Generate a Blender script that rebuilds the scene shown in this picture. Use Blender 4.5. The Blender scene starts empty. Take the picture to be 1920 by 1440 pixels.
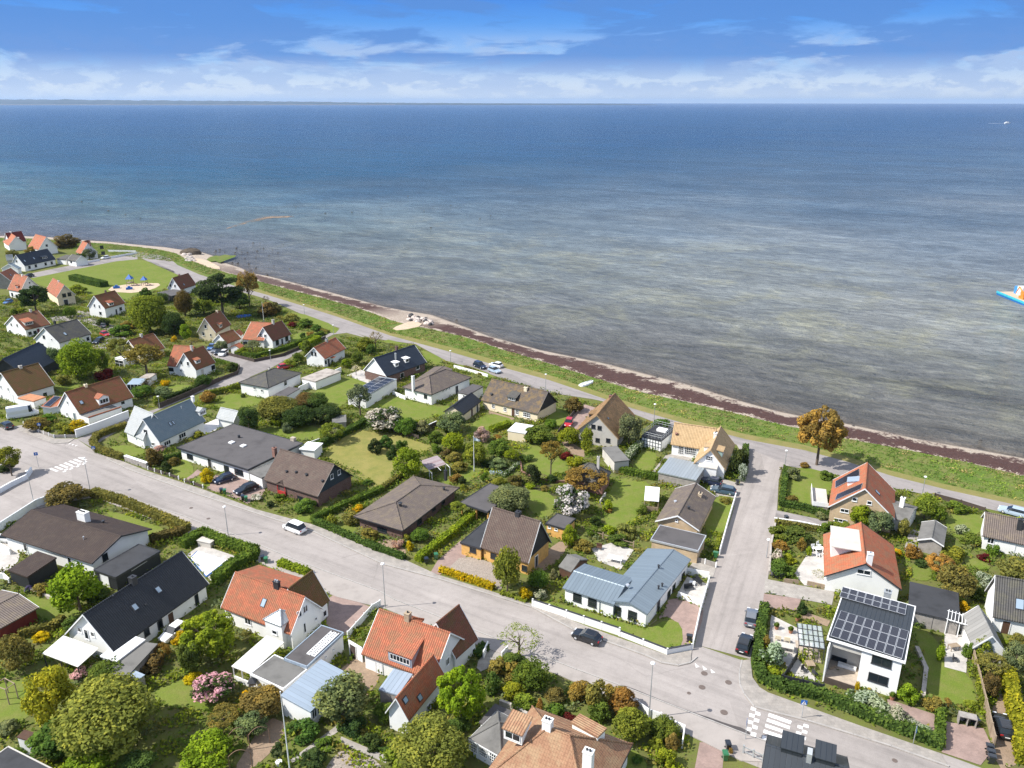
import bpy, math, random
import numpy as np
from mathutils import Vector
random.seed(7); np.random.seed(7)
sc = bpy.context.scene
COL = sc.collection
# ---------------------------------------------------------------- camera, sky, sun, exposure
CAM_H = 70.0; FPX = 1490.0; HOR = 191.0
PITCH = math.atan((720 - HOR) / FPX)
cam = bpy.data.cameras.new('camera'); camo = bpy.data.objects.new('camera', cam); COL.objects.link(camo)
camo.location = (0, 0, CAM_H); camo.rotation_euler = (math.pi / 2 - PITCH, 0, 0)
cam.sensor_fit = 'HORIZONTAL'; cam.sensor_width = 36; cam.lens = 36 * FPX / 1920
cam.clip_start = 1; cam.clip_end = 90000
sc.camera = camo
SUN_EL = math.radians(46.0); SUN_AZ = math.atan2(-0.985, -0.17)     # towards the sun: (-x, slightly -y)
sun = bpy.data.lights.new('sun', 'SUN'); suno = bpy.data.objects.new('sun', sun); COL.objects.link(suno)
sun.energy = 4.6; sun.angle = math.radians(0.53); sun.color = (1.0, 0.965, 0.90)
sd = Vector((math.cos(SUN_EL) * -0.985, math.cos(SUN_EL) * -0.17, math.sin(SUN_EL))).normalized()
suno.rotation_euler = sd.to_track_quat('Z', 'Y').to_euler(); suno.location = (-200, -50, 300)
sc.view_settings.view_transform = 'Standard'; sc.view_settings.look = 'None'
sc.view_settings.exposure = 0.62; sc.view_settings.gamma = 1
sc.cycles.max_bounces = 6; sc.cycles.diffuse_bounces = 2; sc.cycles.glossy_bounces = 2
sc.cycles.transparent_max_bounces = 8; sc.cycles.transmission_bounces = 2; sc.cycles.volume_bounces = 0
sc.cycles.sample_clamp_indirect = 4
sc.cycles.use_denoising = True; sc.cycles.denoising_prefilter = 'NONE'


class NT:
    """small helper to wire shader nodes"""
    def __init__(s, tree):
        s.t = tree; s.t.nodes.clear()
    def n(s, typ, **k):
        nd = s.t.nodes.new(typ)
        for a, b in k.items():
            if a.startswith('i_'):
                key = a[2:]
                nd.inputs[int(key) if key.isdigit() else key.replace('_', ' ')].default_value = b
            else:
                setattr(nd, a, b)
        return nd
    def l(s, a, b):
        s.t.links.new(a, b)
    def math(s, op, a, b=None, c=None, clamp=False):
        m = s.n('ShaderNodeMath', operation=op, use_clamp=clamp)
        for i, x in enumerate((a, b, c)):
            if x is None: continue
            if isinstance(x, (int, float)): m.inputs[i].default_value = x
            else: s.l(x, m.inputs[i])
        return m.outputs[0]
    def mix(s, f, a, b, bt='MIX'):
        m = s.n('ShaderNodeMix', data_type='RGBA', blend_type=bt)
        for i, x in ((0, f), (6, a), (7, b)):
            if isinstance(x, (int, float)): m.inputs[i].default_value = x
            elif isinstance(x, (tuple, list)): m.inputs[i].default_value = tuple(x) + (1,) * (4 - len(x))
            else: s.l(x, m.inputs[i])
        return m.outputs[2]
    def ramp(s, f, stops, interp='LINEAR'):
        r = s.n('ShaderNodeValToRGB'); cr = r.color_ramp; cr.interpolation = interp
        while len(cr.elements) < len(stops): cr.elements.new(0.5)
        for e, (p, c) in zip(cr.elements, stops):
            e.position = p
            e.color = (c, c, c, 1) if isinstance(c, (int, float)) else tuple(c) + (1,) * (4 - len(c))
        s.l(f, r.inputs[0]); return r.outputs[0]
    def noise(s, vec, scale, detail=4, rough=0.55, dist=0.0, col=False):
        m = s.n('ShaderNodeTexNoise', i_Scale=scale, i_Detail=detail, i_Roughness=rough, i_Distortion=dist)
        if vec is not None: s.l(vec, m.inputs['Vector'])
        return m.outputs[1 if col else 0]
    def mapping(s, vec, scale=(1, 1, 1), loc=(0, 0, 0), rot=(0, 0, 0)):
        m = s.n('ShaderNodeMapping'); m.inputs['Scale'].default_value = scale
        m.inputs['Location'].default_value = loc; m.inputs['Rotation'].default_value = rot
        s.l(vec, m.inputs[0]); return m.outputs[0]
    def sep(s, vec):
        m = s.n('ShaderNodeSeparateXYZ'); s.l(vec, m.inputs[0]); return m.outputs
    def comb(s, x, y, z):
        m = s.n('ShaderNodeCombineXYZ')
        for i, q in enumerate((x, y, z)):
            if isinstance(q, (int, float)): m.inputs[i].default_value = q
            else: s.l(q, m.inputs[i])
        return m.outputs[0]


world = bpy.data.worlds.new('World'); sc.world = world; world.use_nodes = True
def build_world():
    t = NT(world.node_tree)
    out = t.n('ShaderNodeOutputWorld'); bg = t.n('ShaderNodeBackground')
    sky = t.n('ShaderNodeTexSky', sky_type='NISHITA', sun_disc=False, sun_elevation=SUN_EL)
    sky.sun_rotation = math.atan2(-0.985, -0.17)
    sky.altitude = 50; sky.ozone_density = 1.6
    tc = t.n('ShaderNodeTexCoord'); x, y, z = t.sep(tc.outputs['Generated'])
    az = t.math('DIVIDE', x, t.math('MAXIMUM', t.math('ABSOLUTE', y), 0.15))
    base = t.ramp(z, [(0, (.78, .86, .96)), (.018, (.70, .81, .95)), (.042, (.40, .62, .95)), (.085, (.12, .37, .90)), (.125, (.05, .24, .80)), (.4, (.09, .23, .60))])
    # low cumulus bank near the horizon
    n1 = t.noise(t.comb(t.math('MULTIPLY', az, 21.0), t.math('MULTIPLY', z, 62), 3.1), 1.0, 10, .62, .25)
    bank = t.math('MULTIPLY', t.ramp(n1, [(.44, 0), (.52, 1)]), t.ramp(z, [(.003, .2), (.018, .75), (.05, .9), (.075, 0)]))
    shade = t.noise(t.comb(t.math('MULTIPLY', az, 21.0), t.math('ADD', t.math('MULTIPLY', z, 62), .38), 3.1), 1.0, 7, .58, .25)
    lit = t.ramp(t.math('SUBTRACT', n1, shade), [(.455, (.42, .57, .86)), (.5, (.72, .82, .96)), (.54, (1, 1, 1.0))])
    c = t.mix(bank, base, lit)
    # big blue-grey sheets overhead
    n2 = t.noise(t.comb(t.math('MULTIPLY', az, 5.5), t.math('MULTIPLY', z, 30), 7.7), 1.0, 8, .58, .4)
    n2b = t.noise(t.comb(t.math('MULTIPLY', az, 5.5), t.math('ADD', t.math('MULTIPLY', z, 30), .5), 7.7), 1.0, 6, .55, .4)
    sheet = t.math('MULTIPLY', t.ramp(n2, [(.40, 0), (.47, 1)]), t.ramp(z, [(.026, 0), (.05, 1)]))
    under = t.ramp(t.math('SUBTRACT', n2, n2b), [(.445, (.11, .29, .72)), (.5, (.24, .48, .90)), (.55, (.66, .82, 1.0))])
    c = t.mix(t.math('MULTIPLY', sheet, .85), c, under)
    up = t.ramp(z, [(.16, 0), (.42, 1)])
    bgs = t.mix(1.0, sky.outputs[0], (.12, .12, .12), 'MULTIPLY')
    low = t.mix(1.0, c, (.645, .645, .645), 'MULTIPLY')
    # unseen white cloud added higher up, denser right, for fill light and sea reflections
    n3 = t.noise(t.mapping(tc.outputs['Generated'], (3, 3, 6)), 1.0, 6, .6)
    hi = t.mix(t.ramp(t.math('ADD', n3, t.math('MULTIPLY', x, .28)), [(.47, 0), (.66, .8)]), bgs, (.70, .74, .80))
    t.l(t.mix(up, low, hi), bg.inputs[0]); bg.inputs[1].default_value = 1.0
    t.l(bg.outputs[0], out.inputs[0])
build_world()

# ---------------------------------------------------------------- projection helpers (photo pixel -> place in the world)
CP, SP = math.cos(PITCH), math.sin(PITCH)
CAMV = Vector((0, 0, CAM_H)); UP = Vector((0, 0, 1))
REG = dict(A=(0, 400, 4.8), B=(0, 600, 4.8), C=(300, 480, 4.8), D=(200, 680, 4.8), E=(560, 560, 4.8), F=(560, 760, 4.8), G=(0, 880, 4.8),
           H=(0, 1140, 4.8), I=(340, 1000, 4.8), J=(340, 1160, 4.8), K=(640, 1060, 4.8), L=(700, 1160, 4.8), M=(800, 680, 4.8), N=(820, 860, 4.8),
           O=(980, 960, 4.8), Q=(1060, 700, 4.8), V=(1060, 1160, 4.8), S=(1400, 740, 3.6923), T=(1400, 1050, 3.6923), X=(0, 0, 1), Y=(700, 560, 3.2), U=(300, 440, 3.84))
cur = ['X']
def rg(k): cur[0] = k
def px(p):
    if len(p) == 3: r, a, b = REG[p[0]], p[1], p[2]
    else: r, a, b = REG[cur[0]], p[0], p[1]
    return r[0] + a / r[2], r[1] + b / r[2]
def ray(p):
    u, v = px(p)
    a = (u - 960) / FPX; b = -(v - 720) / FPX
    return Vector((a, CP + b * SP, -SP + b * CP))
def P(p, z=0.0):
    d = ray(p); k = (z - CAM_H) / d.z
    return CAMV + d * k
def hit(p, pt, nrm):
    d = ray(p); k = (pt - CAMV).dot(nrm) / d.dot(nrm)
    return CAMV + d * k
def depth(w): return w.y * CP + (CAM_H - w.z) * SP
def mpp(w): return depth(w) / FPX

# ---------------------------------------------------------------- mesh helpers
class MB:
    def __init__(s): s.v = []; s.f = []; s.uv = []; s.mi = []
    def poly(s, pts, uv=None, m=0):
        n = len(s.v); s.v += [tuple(p) for p in pts]; s.f.append(tuple(range(n, n + len(pts))))
        s.uv += list(uv) if uv else [(p[0], p[1]) for p in pts]; s.mi.append(m)
    def box(s, c, u, n, a0, a1, b0, b1, z0, z1, m=0):
        q = lambda a, b, z: (c[0] + u[0] * a + n[0] * b, c[1] + u[1] * a + n[1] * b, c[2] + z)
        k = [q(a0, b0, z0), q(a1, b0, z0), q(a1, b1, z0), q(a0, b1, z0), q(a0, b0, z1), q(a1, b0, z1), q(a1, b1, z1), q(a0, b1, z1)]
        dims = {0: (a1 - a0, b1 - b0), 1: (a1 - a0, z1 - z0), 2: (b1 - b0, z1 - z0)}
        for ix, d in (((4, 5, 6, 7), 0), ((3, 2, 1, 0), 0), ((0, 1, 5, 4), 1), ((2, 3, 7, 6), 1), ((1, 2, 6, 5), 2), ((3, 0, 4, 7), 2)):
            w, h = dims[d]; s.poly([k[i] for i in ix], [(0, 0), (w, 0), (w, h), (0, h)], m)
    def prism(s, pts, h, m=0):
        """vertical prism of plan polygon pts (world, z = bottom) with height h"""
        a = [Vector(p) for p in pts]
        ar = sum(a[i].x * a[(i + 1) % len(a)].y - a[(i + 1) % len(a)].x * a[i].y for i in range(len(a)))
        if ar < 0: a.reverse()
        t = [p + Vector((0, 0, h)) for p in a]
        s.poly(t, None, m); s.poly(list(reversed(a)), None, m)
        for i in range(len(a)):
            j = (i + 1) % len(a); L = (a[j] - a[i]).length
            s.poly([a[i], a[j], t[j], t[i]], [(0, 0), (L, 0), (L, h), (0, h)], m)
    def ext(s, fr, prof, u0, u1, m=0, cap=None):
        """cross-section prof [(v,z)] (counter-clockwise seen from -u) swept along the frame's u axis"""
        a = [fr.w(u0, v, z) for v, z in prof]; b = [fr.w(u1, v, z) for v, z in prof]
        n = len(prof)
        for i in range(n):
            j = (i + 1) % n; L = math.hypot(prof[j][0] - prof[i][0], prof[j][1] - prof[i][1])
            s.poly([a[i], a[j], b[j], b[i]], [(u0, 0), (u0, L), (u1, L), (u1, 0)], m)
        s.poly(list(reversed(a)), [(v, z) for v, z in reversed(prof)], m if cap is None else cap)
        s.poly(b, [(v, z) for v, z in prof], m if cap is None else cap)
    def tube(s, p0, p1, r0, r1=None, k=6, m=0, cap=True):
        p0 = Vector(p0); p1 = Vector(p1); r1 = r0 if r1 is None else r1
        d = (p1 - p0).normalized(); a = d.orthogonal().normalized(); b = d.cross(a)
        A = [p0 + (a * math.cos(2 * math.pi * i / k) + b * math.sin(2 * math.pi * i / k)) * r0 for i in range(k)]
        B = [p1 + (a * math.cos(2 * math.pi * i / k) + b * math.sin(2 * math.pi * i / k)) * r1 for i in range(k)]
        for i in range(k):
            j = (i + 1) % k; s.poly([A[i], A[j], B[j], B[i]], None, m)
        if cap: s.poly(list(reversed(A)), None, m); s.poly(B, None, m)
    def ball(s, c, rx, ry, rz, k=8, r=5, m=0, jit=0.0):
        c = Vector(c); g = []
        for i in range(r + 1):
            t = math.pi * i / r
            g.append([c + Vector((math.sin(t) * math.cos(2 * math.pi * j / k) * rx, math.sin(t) * math.sin(2 * math.pi * j / k) * ry, math.cos(t) * rz)) * (1 + random.uniform(-jit, jit)) for j in range(k)])
        for i in range(r):
            for j in range(k):
                jj = (j + 1) % k; s.poly([g[i][j], g[i + 1][j], g[i + 1][jj], g[i][jj]], None, m)
    def build(s, name, mats, parent=None, loc=None, smooth=False):
        if not isinstance(mats, (list, tuple)): mats = [mats]
        off = Vector((0, 0, 0))
        if loc is not None: off = Vector(loc)
        elif parent is not None: off = parent.get('_org') and Vector(parent['_org']) or Vector((0, 0, 0))
        me = bpy.data.meshes.new(name)
        me.from_pydata([(a[0] - off[0], a[1] - off[1], a[2] - off[2]) for a in s.v], [], s.f)
        uv = me.uv_layers.new(name='UVMap')
        uv.data.foreach_set('uv', np.array(s.uv, dtype=np.float32).ravel())
        for m in mats: me.materials.append(m)
        me.polygons.foreach_set('material_index', s.mi)
        if smooth: me.shade_smooth()
        me.update()
        o = bpy.data.objects.new(name, me); COL.objects.link(o)
        if parent is not None:
            o.parent = parent; o['_org'] = tuple(off)
        elif loc is not None: o.location = off; o['_org'] = tuple(off)
        return o

def tag(o, label, cat, group=None, kind=None):
    o['label'] = label; o['category'] = cat
    if group: o['group'] = group
    if kind: o['kind'] = kind
    return o
def empty(name, label, cat, loc, group=None):
    o = bpy.data.objects.new(name, None); COL.objects.link(o); o.location = loc
    o.empty_display_size = .3; o['_org'] = tuple(loc)
    return tag(o, label, cat, group)
def struct(o, kind='structure'):
    o['kind'] = kind; return o
def kids(o):
    return [c for c in bpy.data.objects if c.parent == o]
def copy_tree(o, loc=None, rz=None, scale=None, label=None, group=None, parent=None, cache={}):
    c = o.copy(); COL.objects.link(c)
    if parent is not None: c.parent = parent
    if loc is not None: c.location = loc
    if rz is not None: c.rotation_euler = (0, 0, rz)
    if scale is not None: c.scale = scale
    if label: c['label'] = label
    if group: c['group'] = group
    if o.name not in cache: cache[o.name] = kids(o)
    for ch in cache[o.name]: copy_tree(ch, parent=c)
    return c

# ---------------------------------------------------------------- materials
MATS = {}
def _pbr(name):
    m = bpy.data.materials.new(name); m.use_nodes = True
    t = NT(m.node_tree); o = t.n('ShaderNodeOutputMaterial'); b = t.n('ShaderNodeBsdfPrincipled')
    t.l(b.outputs[0], o.inputs[0]); MATS[name] = m
    return m, t, b
def setc(t, b, c):
    if isinstance(c, (tuple, list)): b.inputs['Base Color'].default_value = tuple(c) + (1,)
    else: t.l(c, b.inputs['Base Color'])
def bump(t, b, h, strength=.4, dist=.05):
    bp = t.n('ShaderNodeBump', i_Strength=strength, i_Distance=dist); t.l(h, bp.inputs['Height']); t.l(bp.outputs[0], b.inputs['Normal'])
def plain(name, c, rough=.6, var=.12, scale=1.2, metal=0.0, spec=None, c2=None, bmp=0.0, bscale=8):
    """coloured surface with soft dirt: noise mottling between c and a darker / second colour"""
    m, t, b = _pbr(name)
    tc = t.n('ShaderNodeTexCoord').outputs['Object']
    n = t.noise(tc, scale, 6, .62)
    d = tuple(x * (1 - 2.2 * var) for x in c) if c2 is None else c2
    u = tuple(min(1, x * (1 + var)) for x in c)
    setc(t, b, t.ramp(n, [(.28, d), (.48, c), (.75, u)]))
    b.inputs['Roughness'].default_value = rough; b.inputs['Metallic'].default_value = metal
    if spec is not None: b.inputs['Specular IOR Level'].default_value = spec
    if bmp: bump(t, b, t.noise(tc, bscale, 4), bmp, .04)
    return m
def tiles(name, c, c2, moss=None, mossamt=0.0, pitch=.30, course=.36, cstr=.55, rough=.75, patch=None):
    """roof tiles from the roof's own UVs (metres along the eave / up the slope)"""
    m, t, b = _pbr(name)
    uv = t.n('ShaderNodeTexCoord').outputs['UV']; x, y, _ = t.sep(uv)
    col = t.math('PINGPONG', x, pitch / 2); col = t.math('DIVIDE', col, pitch / 2)
    fr_ = t.math('FRACT', t.math('DIVIDE', y, course))
    ix = t.math('FLOOR', t.math('DIVIDE', x, pitch)); iy = t.math('FLOOR', t.math('DIVIDE', y, course))
    wn = t.n('ShaderNodeTexWhiteNoise', noise_dimensions='2D'); t.l(t.comb(ix, iy, 0), wn.inputs[0])
    base = t.mix(t.math('MULTIPLY', wn.outputs[0], .8), c, c2)
    oi = t.n('ShaderNodeObjectInfo')
    ob = t.n('ShaderNodeTexCoord').outputs['Object']
    big = t.noise(ob, .45, 7, .68)
    base = t.mix(t.ramp(big, [(.35, .0), (.72, .55)]), base, c2)
    if moss:
        mo = t.noise(t.mapping(ob, (1, 1, 1), (31, 7, 3)), .8, 9, .72)
        base = t.mix(t.ramp(mo, [(.52 - mossamt * .22, 0), (.66 - mossamt * .18, min(1, .45 + mossamt * .5))]), base, moss)
    groove = t.ramp(col, [(0, 1 - cstr), (.28, 1), (1, 1)])
    lap = t.ramp(fr_, [(0, .72), (.16, 1), (1, 1)])
    setc(t, b, t.mix(1.0, t.mix(1.0, base, groove, 'MULTIPLY'), lap, 'MULTIPLY'))
    b.inputs['Roughness'].default_value = rough; b.inputs['Specular IOR Level'].default_value = .3
    h = t.math('ADD', t.math('SINE', t.math('MULTIPLY', x, 2 * math.pi / pitch)), t.math('MULTIPLY', fr_, -1.2))
    bump(t, b, h, .55, .045)
    return m
def seams(name, c, pitch=.55, rough=.38, metal=.35, var=.08, c2=None):
    m, t, b = _pbr(name)
    uv = t.n('ShaderNodeTexCoord').outputs['UV']; x, y, _ = t.sep(uv)
    k = t.math('DIVIDE', t.math('PINGPONG', x, pitch / 2), pitch / 2)
    ix = t.math('FLOOR', t.math('DIVIDE', x, pitch))
    wn = t.n('ShaderNodeTexWhiteNoise', noise_dimensions='1D'); t.l(ix, wn.inputs['W'])
    n = t.noise(t.n('ShaderNodeTexCoord').outputs['Object'], .5, 6, .6)
    d = tuple(q * (1 - 2.5 * var) for q in c) if c2 is None else c2
    base = t.mix(t.math('MULTIPLY', t.math('ADD', wn.outputs[0], n), .5), c, d)
    setc(t, b, t.mix(t.ramp(k, [(0, .75), (.14, 0)]), base, tuple(q * .45 for q in c)))
    b.inputs['Roughness'].default_value = rough; b.inputs['Metallic'].default_value = metal
    bump(t, b, t.ramp(k, [(0, 1), (.12, 0)]), .7, .04)
    return m
def bricks(name, c, c2, mortar=(.42, .40, .37), bw=.25, bh=.075, rough=.85):
    m, t, b = _pbr(name)
    uv = t.n('ShaderNodeTexCoord').outputs['UV']
    br = t.n('ShaderNodeTexBrick', i_Scale=1.0); br.inputs['Brick Width'].default_value = bw; br.inputs['Row Height'].default_value = bh
    br.inputs['Mortar Size'].default_value = .008
    for k, q in (('Color1', c), ('Color2', c2), ('Mortar', mortar)): br.inputs[k].default_value = q + (1,)
    t.l(uv, br.inputs['Vector'])
    n = t.noise(t.n('ShaderNodeTexCoord').outputs['Object'], .8, 6)
    setc(t, b, t.mix(1.0, br.outputs[0], t.ramp(n, [(.3, .78), (.7, 1.1)]), 'MULTIPLY'))
    b.inputs['Roughness'].default_value = rough
    return m
def boards(name, c, pitch=.16, rough=.6, vertical=True, gap=.5):
    m, t, b = _pbr(name)
    x, y, _ = t.sep(t.n('ShaderNodeTexCoord').outputs['UV'])
    k = t.math('DIVIDE', t.math('PINGPONG', x if vertical else y, pitch / 2), pitch / 2)
    n = t.noise(t.n('ShaderNodeTexCoord').outputs['Object'], 1.5, 6)
    base = t.ramp(n, [(.3, tuple(q * .75 for q in c)), (.7, tuple(min(1, q * 1.12) for q in c))])
    setc(t, b, t.mix(1.0, base, t.ramp(k, [(0, gap), (.15, 1)]), 'MULTIPLY'))
    b.inputs['Roughness'].default_value = rough; bump(t, b, t.ramp(k, [(0, 0), (.15, 1)]), .5, .02)
    return m

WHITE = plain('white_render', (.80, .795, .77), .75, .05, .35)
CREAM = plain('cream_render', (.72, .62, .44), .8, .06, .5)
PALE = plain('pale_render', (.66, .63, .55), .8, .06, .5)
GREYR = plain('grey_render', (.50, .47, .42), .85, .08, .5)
TRIM = plain('white_trim', (.80, .80, .79), .5, .03, 2)
DTRIM = plain('dark_trim', (.035, .036, .04), .5, .1, 2)
YELLOW = boards('yellow_boards', (.70, .40, .12), .2, .65, True, .75)
YBRICK = bricks('yellow_brick', (.60, .42, .22), (.52, .36, .19))
RBRICK = bricks('red_brick', (.25, .095, .06), (.19, .075, .05), (.30, .25, .22))
BBRICK = bricks('brown_brick', (.14, .065, .045), (.11, .05, .04), (.22, .18, .16))
BLACKW = boards('black_boards', (.022, .024, .028), .15, .6)
NAVYW = boards('navy_boards', (.03, .045, .06), .15, .6)
REDW = boards('red_boards', (.20, .03, .022), .15, .65)
GREYW = boards('grey_boards', (.34, .31, .28), .14, .75)
BROWNW = boards('brown_boards', (.10, .05, .03), .14, .7)
T_ORANGE = tiles('orange_tiles', (.47, .15, .075), (.32, .10, .055), (.22, .13, .07), .4)
T_ORANGE2 = tiles('orange_tiles_fresh', (.50, .15, .07), (.36, .11, .055), (.30, .18, .10), .35)
T_RUST = tiles('rust_tiles', (.22, .075, .04), (.15, .06, .035), (.12, .09, .03), .25)
T_MOSS = tiles('mossy_brown_tiles', (.20, .085, .04), (.15, .075, .03), (.115, .085, .022), .6)
T_MOSSR = tiles('mossy_red_tiles', (.27, .09, .045), (.20, .075, .035), (.15, .10, .03), .4)
T_BROWN = tiles('brown_tiles', (.125, .085, .068), (.095, .068, .056), (.16, .13, .10), .12)
T_DBROWN = tiles('dark_brown_tiles', (.062, .042, .034), (.048, .034, .028), (.085, .062, .045), .15)
T_GBROWN = tiles('grey_brown_tiles', (.17, .135, .115), (.13, .105, .09), (.24, .19, .12), .15)
T_GREY = tiles('grey_tiles', (.105, .10, .095), (.085, .08, .075), (.14, .13, .09), .25)
T_BLACK = tiles('black_tiles', (.020, .022, .026), (.028, .030, .034), None, 0, .30, .38, .65, .45)
T_NAVY = tiles('navy_tiles', (.022, .032, .05), (.028, .038, .056), None, 0, .3, .36, .4, .5)
T_TAN = tiles('tan_tiles', (.57, .40, .22), (.47, .32, .17), (.36, .25, .13), .25)
T_TANB = tiles('weathered_tan_tiles', (.40, .24, .11), (.27, .15, .07), (.16, .11, .05), .4)
T_PINK = tiles('faded_terracotta_tiles', (.38, .21, .12), (.27, .14, .08), (.40, .28, .16), .3)
T_LGREY = tiles('light_grey_tiles', (.46, .47, .46), (.40, .42, .42), (.34, .35, .33), .1, .30, .36, .3)
T_BLUEG = tiles('blue_grey_tiles', (.20, .25, .275), (.17, .22, .245), (.26, .29, .29), .1, .30, .36, .45)
M_BLUEG = seams('blue_grey_metal', (.215, .265, .305), .55, .42, .25)
M_LBLUE = seams('pale_blue_metal', (.33, .40, .48), .6, .55, .1)
M_ZINC = seams('zinc_sheet', (.42, .46, .48), .6, .35, .4)
M_DARK = seams('dark_metal_sheet', (.045, .052, .06), .55, .4, .2)
FELT = plain('dark_roofing_felt', (.085, .078, .078), .9, .16, .35, bmp=.2, bscale=20)
FELTB = plain('black_roofing_felt', (.035, .036, .04), .8, .2, .4, bmp=.2, bscale=20)
FELTG = plain('grey_roofing_felt', (.15, .145, .135), .9, .18, .4, bmp=.2, bscale=20)
CONC = plain('weathered_concrete', (.36, .32, .28), .9, .2, .5, c2=(.16, .13, .11))
CORR = seams('white_corrugated_sheet', (.72, .70, .65), .9, .5, 0, .06)
GLASS, _t, _b = _pbr('window_glass'); setc(_t, _b, (.018, .024, .03)); _b.inputs['Roughness'].default_value = .06
GLASSL, _t, _b = _pbr('skylight_glass'); setc(_t, _b, (.30, .38, .46)); _b.inputs['Roughness'].default_value = .08
def solar_mat():
    m, t, b = _pbr('solar_cells')
    x, y, _ = t.sep(t.n('ShaderNodeTexCoord').outputs['UV'])
    k = t.math('DIVIDE', t.math('PINGPONG', x, .085), .085)
    setc(t, b, t.mix(t.ramp(k, [(0, .8), (.15, 0)]), (.018, .02, .032), (.10, .10, .12)))
    b.inputs['Roughness'].default_value = .22
    return m
SOLAR = solar_mat()
ALU = plain('aluminium', (.70, .71, .72), .35, .05, 3, .6)
GALV = plain('galvanised_steel', (.45, .47, .48), .45, .1, 3, .5)
STONE = plain('boulder_stone', (.40, .36, .32), .9, .2, 1.5, bmp=.4)
WOOD = boards('weathered_wood', (.33, .25, .17), .14, .8)
DECK = boards('timber_deck', (.46, .38, .30), .14, .75)
DARKW = boards('dark_fence_wood', (.075, .055, .045), .12, .8)
PLASTG = plain('green_plastic', (.03, .16, .06), .45, .08, 2)
PLASTB = plain('black_plastic', (.02, .022, .025), .45, .08, 2)
RUBBER = plain('tyre_rubber', (.018, .018, .018), .8, .08, 5)
SIGNB = plain('sign_blue', (.01, .12, .45), .4, .04, 3)
SIGNW = plain('sign_white', (.82, .82, .82), .4, .02, 3)
def carpaint():
    m, t, b = _pbr('car_paint'); oi = t.n('ShaderNodeObjectInfo'); setc(t, b, oi.outputs['Color'])
    b.inputs['Roughness'].default_value = .28; b.inputs['Coat Weight'].default_value = .8; b.inputs['Coat Roughness'].default_value = .05
    return m
PAINT = carpaint()
LAMPR = plain('tail_lamp_red', (.35, .01, .012), .2, .02, 5)
LAMPW = plain('head_lamp_clear', (.75, .77, .80), .12, .02, 5)
# ---------------------------------------------------------------- ground materials
def ground_mat(name, c1, c2, c3, s1=.12, s2=1.3, rough=.95, bmp=.3, bs=6, fine=.25):
    m, t, b = _pbr(name)
    tc = t.n('ShaderNodeTexCoord').outputs['Object']
    n1 = t.noise(tc, s1, 6, .6); n2 = t.noise(tc, s2, 6, .65); n3 = t.noise(tc, 9, 3, .6)
    c = t.mix(t.ramp(n1, [(.35, 0), (.65, 1)]), c1, c2)
    c = t.mix(t.ramp(n2, [(.42, 0), (.68, .75)]), c, c3)
    c = t.mix(1.0, c, t.ramp(n3, [(.25, 1 - fine), (.75, 1 + fine * .6)]), 'MULTIPLY')
    setc(t, b, c); b.inputs['Roughness'].default_value = rough; b.inputs['Specular IOR Level'].default_value = .09
    bump(t, b, t.noise(tc, bs, 4), bmp, .1)
    return m
G_BASE = ground_mat('garden_ground', (.11, .14, .03), (.15, .165, .042), (.13, .105, .055), .09, .7)
G_LAWN = ground_mat('lawn', (.125, .175, .026), (.155, .195, .036), (.19, .19, .058), .1, .5, fine=.3)
G_DRY = ground_mat('dry_lawn', (.23, .215, .06), (.27, .235, .08), (.16, .18, .045), .12, .45, fine=.25)
G_DARK = ground_mat('shrub_bed', (.05, .045, .03), (.075, .06, .04), (.05, .075, .02), .3, 1.2)
G_STRIP = ground_mat('verge', (.085, .15, .025), (.13, .16, .04), (.20, .175, .07), .05, .35)
G_STRAW = ground_mat('dry_verge', (.25, .205, .09), (.20, .19, .06), (.15, .17, .045), .06, .5)
GRAVEL = ground_mat('gravel', (.38, .33, .28), (.34, .29, .25), (.28, .23, .19), .3, 6, bmp=.5, bs=14, fine=.5)
PINKP = bricks('pink_paving', (.34, .235, .20), (.29, .20, .17), (.22, .18, .16), .22, .11)
GREYP = bricks('grey_paving', (.37, .34, .30), (.32, .29, .26), (.22, .2, .18), .5, .5)
PALEP = bricks('pale_paving', (.50, .47, .43), (.46, .43, .40), (.36, .33, .30), .6, .6)
BROWNP = ground_mat('brown_paving', (.33, .24, .17), (.28, .20, .14), (.22, .17, .12), .3, 1.8)
SAND = ground_mat('sand', (.58, .46, .34), (.52, .41, .30), (.40, .31, .22), .1, 1.0)
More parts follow.
